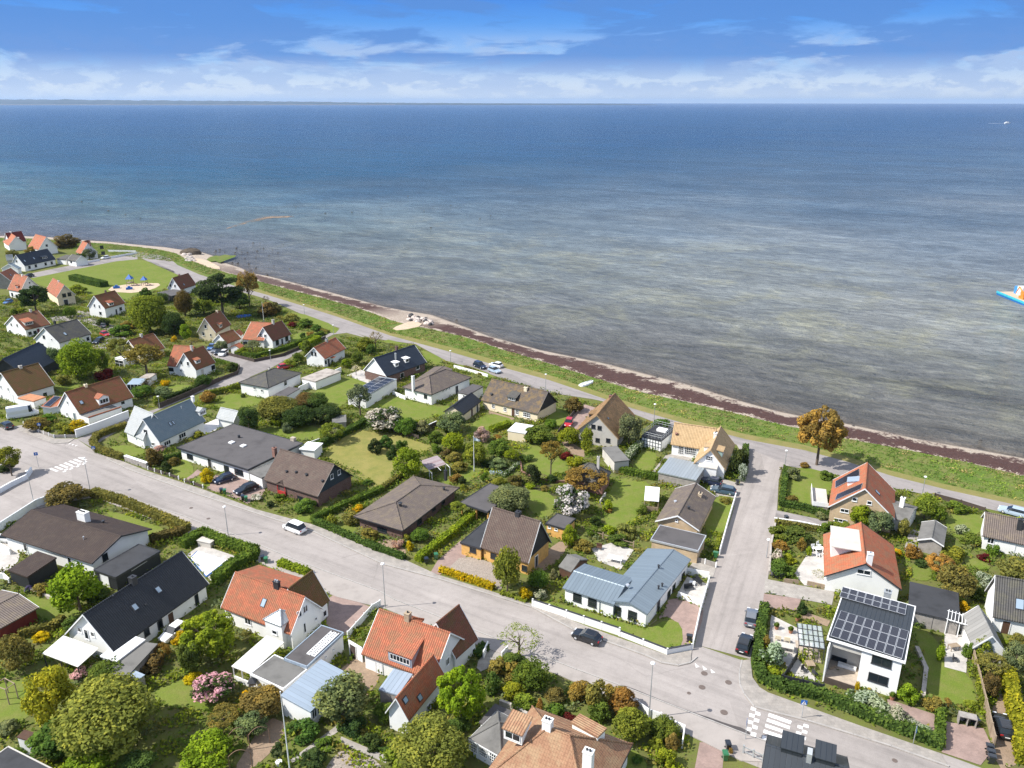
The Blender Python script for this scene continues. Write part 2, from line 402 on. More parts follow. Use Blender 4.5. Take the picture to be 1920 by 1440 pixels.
def asphalt_mat(name, c, var=.1, rot=0):
    m, t, b = _pbr(name)
    tc = t.n('ShaderNodeTexCoord').outputs['Object']
    n1 = t.noise(tc, .10, 8, .65, .6); n2 = t.noise(tc, .9, 7, .7); n3 = t.noise(tc, 14, 3, .6)
    base = t.ramp(n1, [(.25, tuple(q * (1 - 1.6 * var) for q in c)), (.5, c), (.75, tuple(q * (1 + var) for q in c))])
    base = t.mix(1.0, base, t.ramp(n2, [(.2, .84), (.5, 1), (.8, 1.06)]), 'MULTIPLY')
    base = t.mix(1.0, base, t.ramp(n3, [(.3, .90), (.7, 1.08)]), 'MULTIPLY')
    lane = t.noise(t.mapping(t.mapping(tc, rot=(0, 0, rot)), (.03, .75, 1)), 1.0, 5, .6, .15)
    base = t.mix(1.0, base, t.ramp(lane, [(.32, .84), (.5, 1), (.68, 1.07)]), 'MULTIPLY')
    cell = t.n('ShaderNodeTexVoronoi', i_Scale=.07); t.l(t.mapping(t.mapping(tc, rot=(0, 0, rot)), (.5, 1.6, 1)), cell.inputs['Vector']); cs = t.sep(cell.outputs['Color'])[0]
    base = t.mix(1.0, base, t.ramp(cs, [(0, .86), (.25, .97), (1, 1.04)]), 'MULTIPLY')
    # patched repairs and hairline cracks
    vo = t.n('ShaderNodeTexVoronoi', feature='DISTANCE_TO_EDGE', i_Scale=.14); t.l(t.mix(.5, tc, t.noise(tc, .35, 5, .6, col=True)), vo.inputs['Vector'])
    crack = t.math('MULTIPLY', t.ramp(vo.outputs['Distance'], [(0, 1), (.006, 0)]), t.ramp(t.noise(tc, .05, 3), [(.5, 0), (.62, .45)]))
    base = t.mix(crack, base, tuple(q * .45 for q in c))
    setc(t, b, base); b.inputs['Roughness'].default_value = .9; b.inputs['Specular IOR Level'].default_value = .25
    bump(t, b, n3, .15, .02)
    return m
ASPH = asphalt_mat('asphalt', (.32, .288, .268), rot=.53); ASPHS = asphalt_mat('asphalt_side', (.325, .29, .268), rot=-1.14)
ASPH2 = asphalt_mat('asphalt_lane', (.265, .24, .228), .14, .75)
PAVE = bricks('pavement_slabs', (.345, .310, .275), (.29, .265, .24), (.21, .19, .17), .45, .45)
KERB = plain('kerb_stone', (.36, .34, .32), .85, .12, 1.0)
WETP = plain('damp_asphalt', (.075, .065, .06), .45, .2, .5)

# ---------------------------------------------------------------- sheets, kerbs, coast
def pts(s, z=0.0):
    return [P(p, z) for p in s]
def sheet(name, poly, z, mat, kind='structure', smooth=0):
    w = [P(p, z) for p in poly]
    if smooth:
        c = sum(w, Vector()) / len(w); w = [c + (p - c) * 1.10 for p in w]
        for _ in range(smooth):
            w = [q for i in range(len(w)) for q in (w[i].lerp(w[(i + 1) % len(w)], .25), w[i].lerp(w[(i + 1) % len(w)], .75))]
    m = MB(); m.poly(w); o = m.build(name, mat, loc=(0, 0, 0)); o['kind'] = kind
    return o
def slab(name, poly, z, mat, kind='structure'):
    m = MB(); m.prism([P(p, z) - UP * (z + .02) for p in poly], z + .02); o = m.build(name, mat, loc=(0, 0, 0)); o['kind'] = kind
    return o
zc = [0.0]
def nz():
    zc[0] += .004; return .03 + zc[0] % .05
rg('X')
SEAZ = -1.3
GRASS_EDGE = [(-60, 446), (0, 446), (48, 447), (94, 449), (150, 454), (205, 457), (258, 463), (300, 468), (330, 475), (352, 487), (391, 500), (430, 513), (461, 520), (498, 531), (547, 544), (612, 561), (664, 575), (706, 590), (735, 601), (770, 610), (809, 617), (875, 633), (950, 658), (1012, 676), (1106, 706), (1200, 735), (1294, 755), (1400, 780), (1462, 796), (1495, 802), (1590, 823), (1644, 833), (1698, 843), (1806, 865), (1920, 893), (2050, 925)]
WATER = [(-60, 440), (0, 441.5), (48, 443), (94, 445), (150, 450), (200, 453), (258, 459), (312, 464), (345, 469), (378, 473), (408, 482), (422, 493), (454, 503), (467, 511), (508, 519), (550, 530), (612, 546), (664, 560), (690, 567), (724, 576), (762, 583), (809, 590), (856, 607), (919, 631), (1012, 656), (1137, 682), (1215, 702), (1294, 722), (1400, 755), (1462, 772), (1508, 781), (1590, 795), (1725, 824), (1850, 846), (1920, 859), (2050, 884)]
def resample(w, n):
    a = np.array([(p.x, p.y) for p in w]); d = np.concatenate([[0], np.cumsum(np.hypot(*np.diff(a, axis=0).T))])
    s = np.linspace(0, d[-1], n)
    return np.stack([np.interp(s, d, a[:, 0]), np.interp(s, d, a[:, 1])], 1), s
NC = 420
gE, sE = resample([P(p, 0) for p in GRASS_EDGE], NC)
wE0, _ = resample([P(p, SEAZ) for p in WATER], NC * 2)
# pair every grass-edge point with the point of the waterline seaward of it
sw = np.array([.62, .78])
tdir = np.array([-.78, .62])
wE = np.stack([np.interp(gE @ tdir, (wE0 @ tdir), wE0 @ np.array([1., 0])), np.interp(gE @ tdir, (wE0 @ tdir), wE0 @ np.array([0, 1.]))], 1) if np.all(np.diff(wE0 @ tdir) > 0) else np.stack([np.interp((gE @ tdir)[::-1], np.sort(wE0 @ tdir), (wE0[np.argsort(wE0 @ tdir)])[:, 0])[::-1], np.interp((gE @ tdir)[::-1], np.sort(wE0 @ tdir), (wE0[np.argsort(wE0 @ tdir)])[:, 1])[::-1]], 1)
def build_land():
    m = MB(); w = [Vector((x, y, 0)) for x, y in gE]
    l = w[0]; r = w[-1]
    poly = w + [Vector((420, 20, 0)), Vector((420, -60, 0)), Vector((-700, -60, 0)), Vector((-900, 520, 0))]
    m.poly(poly); o = m.build('ground', G_BASE, loc=(0, 0, 0)); struct(o)
    # beach: slopes from the grass edge to below the waterline
    m = MB(); ts = [0, .12, .25, .4, .55, .7, .85, 1.0, 1.25, 1.6]; rows = []
    rs = np.random.RandomState(3)
    for k, t in enumerate(ts):
        row = []
        for i in range(NC):
            p = gE[i] * (1 - t) + wE[i] * t
            if t > 1: p = wE[i] + sw * (t - 1) * 30
            z = -1.28 * min(t, 1) ** 1.1 - max(0, t - 1) * 4 + (rs.uniform(-.1, .1) if 0 < t < .9 else 0)
            row.append(Vector((p[0], p[1], z)))
        rows.append(row)
    for k in range(len(ts) - 1):
        for i in range(NC - 1):
            m.poly([rows[k][i], rows[k][i + 1], rows[k + 1][i + 1], rows[k + 1][i]],
                   [(sE[i], ts[k]), (sE[i + 1], ts[k]), (sE[i + 1], ts[k + 1]), (sE[i], ts[k + 1])])
    mt, t, b = _pbr('beach')
    uv = t.n('ShaderNodeTexCoord').outputs['UV']; x, y, _ = t.sep(uv); ob = t.n('ShaderNodeTexCoord').outputs['Object']
    n1 = t.noise(ob, .22, 8, .68); n2 = t.noise(ob, 1.6, 6, .7); n3 = t.noise(ob, 6, 4, .7)
    sand = t.mix(t.ramp(n2, [(.35, 0), (.7, 1)]), (.40, .325, .25), (.25, .20, .155))
    sand = t.mix(t.ramp(n3, [(.52, 0), (.62, .8)]), sand, (.60, .52, .44))
    wet = t.mix(t.ramp(y, [(.93, 0), (1.05, 1)]), sand, (.14, .115, .09))
    yy = t.math('ADD', y, t.math('MULTIPLY', t.math('SUBTRACT', n1, .5), 1.5))
    yy = t.math('ADD', yy, t.math('MULTIPLY', t.math('SUBTRACT', n2, .5), .9))
    far = t.ramp(x, [(0, 0), (.0001, 0)])
    band = t.ramp(yy, [(.02, 0), (.06, 1), (.72, 1), (.84, 0)])
    weed = t.mix(t.ramp(n2, [(.3, 0), (.7, 1)]), (.036, .014, .010), (.075, .028, .019))
    weed = t.mix(t.ramp(n3, [(.6, 0), (.68, .6)]), weed, (.35, .25, .20))
    amt = t.math('MULTIPLY', band, t.ramp(t.math('DIVIDE', x, 600), [(0, .0), (.28, .0), (.36, .9), (.50, 1), (.53, .15), (.545, .15), (.565, 1), (1, 1)]))
    peb = t.n('ShaderNodeTexVoronoi', i_Scale=.8); t.l(ob, peb.inputs['Vector'])
    wet = t.mix(t.math('MULTIPLY', t.ramp(peb.outputs['Distance'], [(.18, .85), (.30, 0)]), t.ramp(n2, [(.48, 0), (.56, 1)])), wet, t.mix(t.ramp(n3, [(.4, 0), (.6, 1)]), (.20, .18, .16), (.62, .57, .52)))
    setc(t, b, t.mix(amt, wet, weed)); b.inputs['Roughness'].default_value = .9
    bump(t, b, n2, .6, .25)
    o = m.build('beach', mt, loc=(0, 0, 0)); struct(o)
build_land()

def build_sea():
    a = wE; n = len(a); L0 = a[0]; L1 = a[-1]
    line = [L0 + tdir * 60000, L0 + tdir * 3000, L0 + tdir * 300] + [a[i] for i in range(0, n, 6)] + [L1 - tdir * 300, L1 - tdir * 3000, L1 - tdir * 60000]
    ds = [-14, 0, 6, 14, 30, 60, 120, 240, 500, 1000, 2500, 6000, 15000, 40000]
    m = MB(); rows = [[Vector((p[0] + sw[0] * d, p[1] + sw[1] * d, SEAZ)) for p in line] for d in ds]
    ss = [float((p - L1) @ tdir) for p in line]
    for k in range(len(ds) - 1):
        for i in range(len(line) - 1):
            m.poly([rows[k][i], rows[k][i + 1], rows[k + 1][i + 1], rows[k + 1][i]], [(ss[i], ds[k]), (ss[i + 1], ds[k]), (ss[i + 1], ds[k + 1]), (ss[i], ds[k + 1])])
    mt, t, b = _pbr('sea_water')
    uv = t.n('ShaderNodeTexCoord').outputs['UV']; s, d, _ = t.sep(uv); ob = t.n('ShaderNodeTexCoord').outputs['Object']
    nb = t.noise(ob, .006, 6, .6, .5); nm = t.noise(ob, .03, 8, .65, .8); nf = t.noise(ob, .25, 6, .7)
    lg = t.math('DIVIDE', t.math('LOGARITHM', t.math('MAXIMUM', t.math('ADD', d, 4), 2), 10.0), 4.5)   # log depth-distance
    lg = t.math('ADD', lg, t.math('MULTIPLY', t.math('SUBTRACT', nb, .5), .16))
    lg = t.math('ADD', lg, t.math('MULTIPLY', t.math('SUBTRACT', nm, .5), .05))
    # left part bluer; the right has the sky's grey sheen painted into its colour
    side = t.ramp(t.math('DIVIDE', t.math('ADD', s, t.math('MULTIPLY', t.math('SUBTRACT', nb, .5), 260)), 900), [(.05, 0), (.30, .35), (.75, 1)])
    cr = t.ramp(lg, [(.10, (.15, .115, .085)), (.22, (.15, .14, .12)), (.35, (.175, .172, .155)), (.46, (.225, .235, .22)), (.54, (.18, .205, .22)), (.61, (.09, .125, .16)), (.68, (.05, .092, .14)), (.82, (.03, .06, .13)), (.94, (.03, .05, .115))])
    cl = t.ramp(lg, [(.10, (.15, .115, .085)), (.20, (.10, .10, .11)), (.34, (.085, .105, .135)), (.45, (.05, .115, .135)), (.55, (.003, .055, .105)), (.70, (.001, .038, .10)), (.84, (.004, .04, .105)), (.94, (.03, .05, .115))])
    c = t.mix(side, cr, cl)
    patch = t.math('MULTIPLY', t.ramp(nm, [(.46, 0), (.60, 1)]), t.ramp(lg, [(.26, 0), (.36, .75), (.48, .85), (.55, 0)]))
    patch = t.math('MULTIPLY', patch, t.math('MULTIPLY', t.ramp(nf, [(.35, .25), (.65, 1)]), t.ramp(side, [(0, 1), (.6, .25)])))
    c = t.mix(patch, c, (.30, .29, .19))
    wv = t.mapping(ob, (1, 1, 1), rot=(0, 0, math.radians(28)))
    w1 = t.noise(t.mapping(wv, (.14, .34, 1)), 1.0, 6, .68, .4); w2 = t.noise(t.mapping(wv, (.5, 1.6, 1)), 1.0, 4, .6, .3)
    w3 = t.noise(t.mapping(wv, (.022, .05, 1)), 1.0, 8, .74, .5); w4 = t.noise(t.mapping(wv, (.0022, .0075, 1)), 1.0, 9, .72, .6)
    # light and dark of the ripples painted into the water colour
    ripple_shade = t.math('MULTIPLY', t.math('ADD', t.math('MULTIPLY', w1, .42), t.math('ADD', t.math('MULTIPLY', w3, .40), t.math('MULTIPLY', w4, .38))), 1.0)
    c = t.mix(1.0, c, t.ramp(ripple_shade, [(.46, .42), (.60, .95), (.73, 1.65)]), 'MULTIPLY')
    # small white caps far out
    wc = t.n('ShaderNodeTexVoronoi', i_Scale=.035); t.l(t.mapping(wv, (.6, 1.6, 1)), wc.inputs['Vector'])
    cap = t.math('MULTIPLY', t.ramp(wc.outputs['Distance'], [(.035, 1), (.06, 0)]), t.ramp(t.noise(ob, .02, 4), [(.58, 0), (.66, .8)]))
    cap = t.math('MULTIPLY', cap, t.ramp(lg, [(.5, 0), (.56, 1), (.8, 1), (.9, 0)]))
    c = t.mix(cap, c, (.6, .65, .7))
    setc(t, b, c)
    b.inputs['Roughness'].default_value = .16; b.inputs['IOR'].default_value = 1.333; b.inputs['Specular IOR Level'].default_value = .09
    h = t.math('ADD', t.math('MULTIPLY', w1, 1.0), t.math('ADD', t.math('MULTIPLY', w2, .28), t.math('MULTIPLY', w3, 2.2)))
    bp = t.n('ShaderNodeBump', i_Strength=1.0, i_Distance=2.6); t.l(h, bp.inputs['Height']); t.l(bp.outputs[0], b.inputs['Normal'])
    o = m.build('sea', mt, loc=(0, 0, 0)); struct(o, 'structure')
build_sea()
# far shore across the sound
def far_coast():
    m = MB(); prof = [(-90, 184.5), (60, 184.5), (120, 186), (200, 186.5), (300, 187.2), (420, 188.2), (560, 190), (700, 192), (820, 192.6), (950, 193.4), (1100, 194), (1180, 194.4), (1215, 195.6), (1235, 196.6)]
    rs = np.random.RandomState(5); base = 197.0
    xs = np.linspace(-90, 1235, 240); ys = np.interp(xs, [p[0] for p in prof], [p[1] for p in prof])
    w0 = P((400, base), SEAZ).y
    A = []; 
    for x, y in zip(xs, ys):
        q = P((x, base), SEAZ); hgt = max(15, .8 * (base - y) * mpp(q) * (1 + rs.uniform(-.10, .10)))
        A.append((q, hgt))
    for (q0, h0), (q1, h1) in zip(A[:-1], A[1:]):
        b = Vector((0, 1, 0))
        m.poly([q0, q1, q1 + b * 300 + UP * h1 * .55, q0 + b * 300 + UP * h0 * .55]); m.poly([q0 + b * 300 + UP * h0 * .55, q1 + b * 300 + UP * h1 * .55, q1 + b * 1500 + UP * h1, q0 + b * 1500 + UP * h0])
        m.poly([q0 + b * 1500 + UP * h0, q1 + b * 1500 + UP * h1, q1 + b * 6000, q0 + b * 6000])
    mt, t, b = _pbr('far_shore'); ob = t.n('ShaderNodeTexCoord').outputs['Object']
    setc(t, b, t.mix(t.ramp(t.noise(ob, .004, 8, .7), [(.45, 0), (.6, 1)]), (.012, .024, .024), (.05, .055, .05))); b.inputs['Roughness'].default_value = 1
    struct(m.build('far_hills', mt, loc=(0, 0, 0)))
    m = MB()
    for (q0, h0), (q1, h1) in zip(A[:150], A[1:151]):
        b = Vector((0, -40, 0)); m.poly([q0 + b, q1 + b, q1 + b + UP * 11, q0 + b + UP * 11]); m.poly([q0 + b + UP * 11, q1 + b + UP * 11, q1 + UP * 12, q0 + UP * 12])
    struct(m.build('far_beach', SAND, loc=(0, 0, 0)))
far_coast()
sheet('sandbar', [(424, 429), (452, 419), (478, 411), (502, 405.5), (530, 405.5), (552, 406.5), (530, 408.5), (502, 410), (478, 415), (452, 422)], SEAZ + .05, plain('wet_sand', (.30, .20, .12), .8, .3, .2), smooth=1)
_m = MATS['wet_sand']; _t = _m.node_tree; _n = _t.nodes.new('ShaderNodeTexNoise'); _n.inputs['Scale'].default_value = .12; _n.inputs['Detail'].default_value = 8; _r = _t.nodes.new('ShaderNodeMapRange'); _r.inputs[1].default_value = .38; _r.inputs[2].default_value = .62; _r.inputs[4].default_value = .8
_t.links.new(_t.nodes.new('ShaderNodeTexCoord').outputs['Object'], _n.inputs['Vector']); _t.links.new(_n.outputs[0], _r.inputs[0]); _t.links.new(_r.outputs[0], [x for x in _t.nodes if x.type == 'BSDF_PRINCIPLED'][0].inputs['Alpha'])

# verge along the coast road, straw edge, coast road
ROAD_SEA = [(256, 472), (292, 477), (317, 483), (333, 497), (375, 515), (440, 536), (498, 552), (550, 568), (633, 594), (700, 618), (731, 629), (856, 663), (950, 691), (1031, 713), (1131, 747), (1187, 766), (1262, 788), (1400, 824), (1508, 844), (1590, 866), (1671, 892), (1779, 919), (1920, 950), (2050, 985)]
ROAD_LAND = [(2050, 1005), (1920, 970), (1752, 930), (1665, 913), (1560, 888), (1473, 873), (1412, 846), (1372, 830), (1256, 803), (1193, 778), (1129, 752), (1102, 759) if False else (1110, 748), (1029, 736), (950, 712), (890, 692), (836, 676), (779, 645), (718, 637), (696, 634), (640, 616), (590, 600), (550, 582), (506, 563), (481, 555), (430, 541), (367, 533), (333, 515), (277, 490), (258, 480)]
sheet('verge', GRASS_EDGE[10:] + list(reversed(ROAD_SEA[2:])), .012, G_STRIP)
sheet('verge', GRASS_EDGE[:11] + [(333, 499), (317, 485), (292, 479), (256, 470), (200, 460), (0, 452), (-60, 452)], .016, G_STRIP)
rs_ = [(x - 2, y - 7 - (3 if x > 800 else 0)) for x, y in ROAD_SEA[5:]]
sheet('dry_verge', ROAD_SEA[5:] + list(reversed(rs_)), .022, G_STRAW)
sheet('coast_road', ROAD_SEA + ROAD_LAND, .030, ASPH2)
# main street and side street
K1 = [(150, 838), (200, 861), (240, 880), (367, 926), (533, 980), (587, 997), (718, 1058), (820, 1085), (997, 1139), (1074, 1181), (1209, 1229), (1240, 1243), (1272, 1248.5), (1295, 1243), (1307, 1233), (1311, 1212)]
P1 = [(178, 846), (200, 856), (231, 865), (273, 882), (381, 917.5), (481, 955), (585, 983), (754, 1047), (820, 1077), (997, 1132), (1100, 1174), (1251, 1228), (1297, 1219), (1303, 1208)]
K2 = [(-40, 985), (90, 940), (165, 925), (208, 922), (265, 942), (344, 968), (396, 989), (434, 1001), (548, 1048), (640, 1083), (711, 1109), (740, 1125), (1081, 1256), (1166, 1287), (1289, 1335), (1402, 1379), (1480, 1406), (1560, 1434), (1640, 1464)]
P2 = [(177, 932), (362, 1002), (490, 1056), (632, 1119), (723, 1141), (760, 1156), (915, 1216), (1050, 1266), (1193, 1329), (1283, 1374), (1306, 1384), (1390, 1426), (1500, 1470)]
K3 = [(1391, 1239), (1386, 1262), (1387, 1284), (1395, 1302), (1414, 1326), (1450, 1336), (1514, 1352), (1600, 1378), (1671, 1400), (1779, 1438), (1850, 1462)]
P3 = [(1407, 1236), (1411, 1270), (1424, 1288), (1440, 1298), (1606, 1358), (1763, 1412), (1800, 1425), (1900, 1462)]
SIDE_L = [(1303, 1208), (1318, 1130), (1333, 1075), (1349, 1038), (1364, 985), (1379, 934), (1392, 890), (1395, 862), (1388, 845), (1380, 832)]
SIDE_R = [(1480, 872), (1466, 880), (1460, 900), (1457, 957), (1452, 1000), (1440, 1084), (1434, 1110), (1429, 1140), (1418, 1180), (1407, 1236)]
sheet('main_street', P1 + [(1304, 1208), (1391, 1238)] + P3 + [(1700, 1500)] + list(reversed(P2)) + [(90, 948), (-60, 1000), (-60, 805), (20, 800), (42, 797), (73, 811), (102, 822), (144, 823)], .036, ASPH)
sheet('side_street', SIDE_L + SIDE_R, .032, ASPHS)
sheet('lane', [(144, 823), (170, 838), (178, 834), (233, 801), (300, 768), (377, 735), (400, 733), (452, 720), (470, 706), (508, 690), (548, 668), (569, 656), (625, 627), (650, 624), (696, 636), (640, 614), (606, 631), (531, 664), (479, 678), (425, 664), (398, 658), (385, 655), (390, 668), (404, 673), (446, 683), (448, 697), (410, 715), (300, 764), (242, 784)], .042, ASPH2)
sheet('lane', [(90, 590), (98, 602), (138, 601), (170, 608), (200, 618), (180, 640), (172, 652), (205, 655), (240, 632), (214, 611), (170, 594), (167, 580), (146, 583), (133, 594)], .044, ASPH2)
sheet('lane', [(42, 516), (104, 503), (146, 495), (185, 488), (258, 476), (258, 486), (217, 490), (62, 521)], .046, ASPH2)
def strip_slab(name, a, b, z, mat):
    slab(name, a + list(reversed(b)), z, mat)
strip_slab('pavement', P1[1:13], K1[1:14], .14, PAVE)
strip_slab('pavement', K2[3:18], P2[:12], .13, plain('asphalt_pavement', (.33, .295, .27), .9, .1, .4))
strip_slab('pavement', K3[:10], P3[:6], .14, PAVE)
slab('pavement', [(42, 797), (73, 811), (102, 822), (140, 822), (128, 830), (100, 832), (40, 809), (30, 803)], .13, PAVE)
def curve(name, line, r, mat, z=.06, h=.17):
    m = MB(); w = [P(p, 0) for p in line]
    for a, b in zip(w[:-1], w[1:]):
        d = (b - a); L = d.length; d = d / L; n = Vector((-d.y, d.x, 0)); m.box(a, d, n, -.02, L + .02, -r, r, 0, h)
    struct(m.build(name, mat, loc=(0, 0, 0)))
curve('kerb', K1[1:15], .08, KERB); curve('kerb', K2[3:18], .07, KERB, h=.155); curve('kerb', K3[:10], .08, KERB)
# damp gutter streaks, manhole covers, markings
rg('V')
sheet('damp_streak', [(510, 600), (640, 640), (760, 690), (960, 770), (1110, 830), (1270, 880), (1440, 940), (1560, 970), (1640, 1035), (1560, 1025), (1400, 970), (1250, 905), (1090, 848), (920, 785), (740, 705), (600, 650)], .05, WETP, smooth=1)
IRON = plain('cast_iron', (.13, .10, .085), .7, .2, 3)
def manhole(p, r, sq=0):
    c = P(p, .055); m = MB()
    if sq: m.box(c, Vector((.94, -.34, 0)), Vector((.34, .94, 0)), -r, r, -r * sq, r * sq, 0, .012)
    else:
        m.poly([c + Vector((math.cos(a) * r, math.sin(a) * r, .012)) for a in np.linspace(0, 2 * math.pi, 20)[:-1]])
    return m.build('manhole_cover', IRON, loc=c)
mh = [((1250, 492), .42, 'manhole cover beside the give way triangles'), ((1468, 573), .42, 'manhole cover nearest the hedge corner in the junction'), ((1230, 617), .42, 'manhole cover in the junction beyond the triangles'), ((1428, 843), .45, 'manhole cover just left of the zebra crossing'), ((1112, 670), .25, 'smallest round cover in the main junction'), (('T', 1025, 1388), .3, 'manhole cover in the street right of the zebra crossing'),
      (('D', 760, 1307), .33, 'manhole cover in the street opposite the green bins'), (('D', 915, 1403), .33, 'manhole cover nearest the street lamp by the brick house'), (('G', 365, 272), .3, 'manhole cover beside the lamp on the left side road')]
for p, r, l in mh: tag(manhole(p, r), 'round iron ' + l, 'manhole cover', 'manhole covers')
tag(manhole((1650, 610), 1.0, .45), 'rusty rectangular iron plate set in the pavement corner', 'iron plate')
WPAINT, _t, _b = _pbr('road_paint'); _n = _t.noise(_t.n('ShaderNodeTexCoord').outputs['Object'], 2.5, 7, .75)
setc(_t, _b, _t.ramp(_n, [(.36, (.34, .31, .29)), (.5, (.74, .72, .70))])); _b.inputs['Roughness'].default_value = .8
def marks(name, quads, z=.062):
    m = MB()
    for q in quads: m.poly([P(p, z) for p in q])
    struct(m.build(name, WPAINT, loc=(0, 0, 0)))
rg('T')
zb = [((155, 1058), (312, 1115), (305, 1137), (147, 1082)), ((143, 1095), (302, 1151), (298, 1173), (137, 1117)), ((132, 1133), (294, 1190), (290, 1212), (126, 1155)), ((120, 1172), (288, 1230), (283, 1254), (114, 1195)), ((110, 1212), (246, 1258), (238, 1282), (104, 1236))]
marks('zebra_crossing', zb)
def checker(a, b, w, n):
    """two staggered columns of squares from a to b"""
    A = P(a); B = P(b); d = B - A; L = d.length; d = d / L; s = L / n; nn = Vector((d.y, -d.x, 0)); m = MB()
    for i in range(n):
        o = (i % 2) * w
        k = [A + d * (i * s) + nn * o, A + d * ((i + 1) * s * 1.0) + nn * o]
        m.poly([k[0] + UP * .062, k[1] + UP * .062, k[1] + nn * -w + UP * .062, k[0] + nn * -w + UP * .062])
    struct(m.build('road_marking', WPAINT, loc=(0, 0, 0)))
checker((72, 1005), (25, 1215), .62, 9); checker((395, 1135), (370, 1240), .6, 5)
rg('V')
def tri(p, s):
    c = P(p, .062); d = Vector((.25, -.97, 0)); n = Vector((.97, .25, 0))
    return [c + n * -.3 * s, c + n * .3 * s, c - d * .95 * s]
m = MB()
for p in ((1192, 437), (1262, 460), (1333, 488)): m.poly(tri(p, .9))
struct(m.build('give_way_marking', WPAINT, loc=(0, 0, 0)))
rg('B')
m = MB()
a0 = P((440, 1340), .062); a1 = P((740, 1225), .062); d = (a1 - a0); L = d.length; d /= L; n = Vector((-d.y, d.x, 0))
for i in range(7): x = L * i / 7; m.poly([a0 + d * x, a0 + d * (x + L / 14), a0 + d * (x + L / 14) - n * 2.6, a0 + d * x - n * 2.6])
struct(m.build('zebra_crossing', WPAINT, loc=(0, 0, 0)))
m = MB(); a0 = P((560, 1365), .064); a1 = P((790, 1275), .064); d = (a1 - a0).normalized(); L = (a1 - a0).length; n = Vector((-d.y, d.x, 0))
for i in range(8):
    x = L * i / 8; o = (i % 2) * .6; m.poly([a0 + d * x + n * o, a0 + d * (x + L / 8) + n * o, a0 + d * (x + L / 8) + n * (o - .55), a0 + d * x + n * (o - .55)])
for i in range(3): q = P((620 + i * 30, 1112 + i * 8), .064); m.poly([q, q + Vector((.5, .2, 0)), q + Vector((.2, -.6, 0))])
struct(m.build('road_marking', WPAINT, loc=(0, 0, 0)))

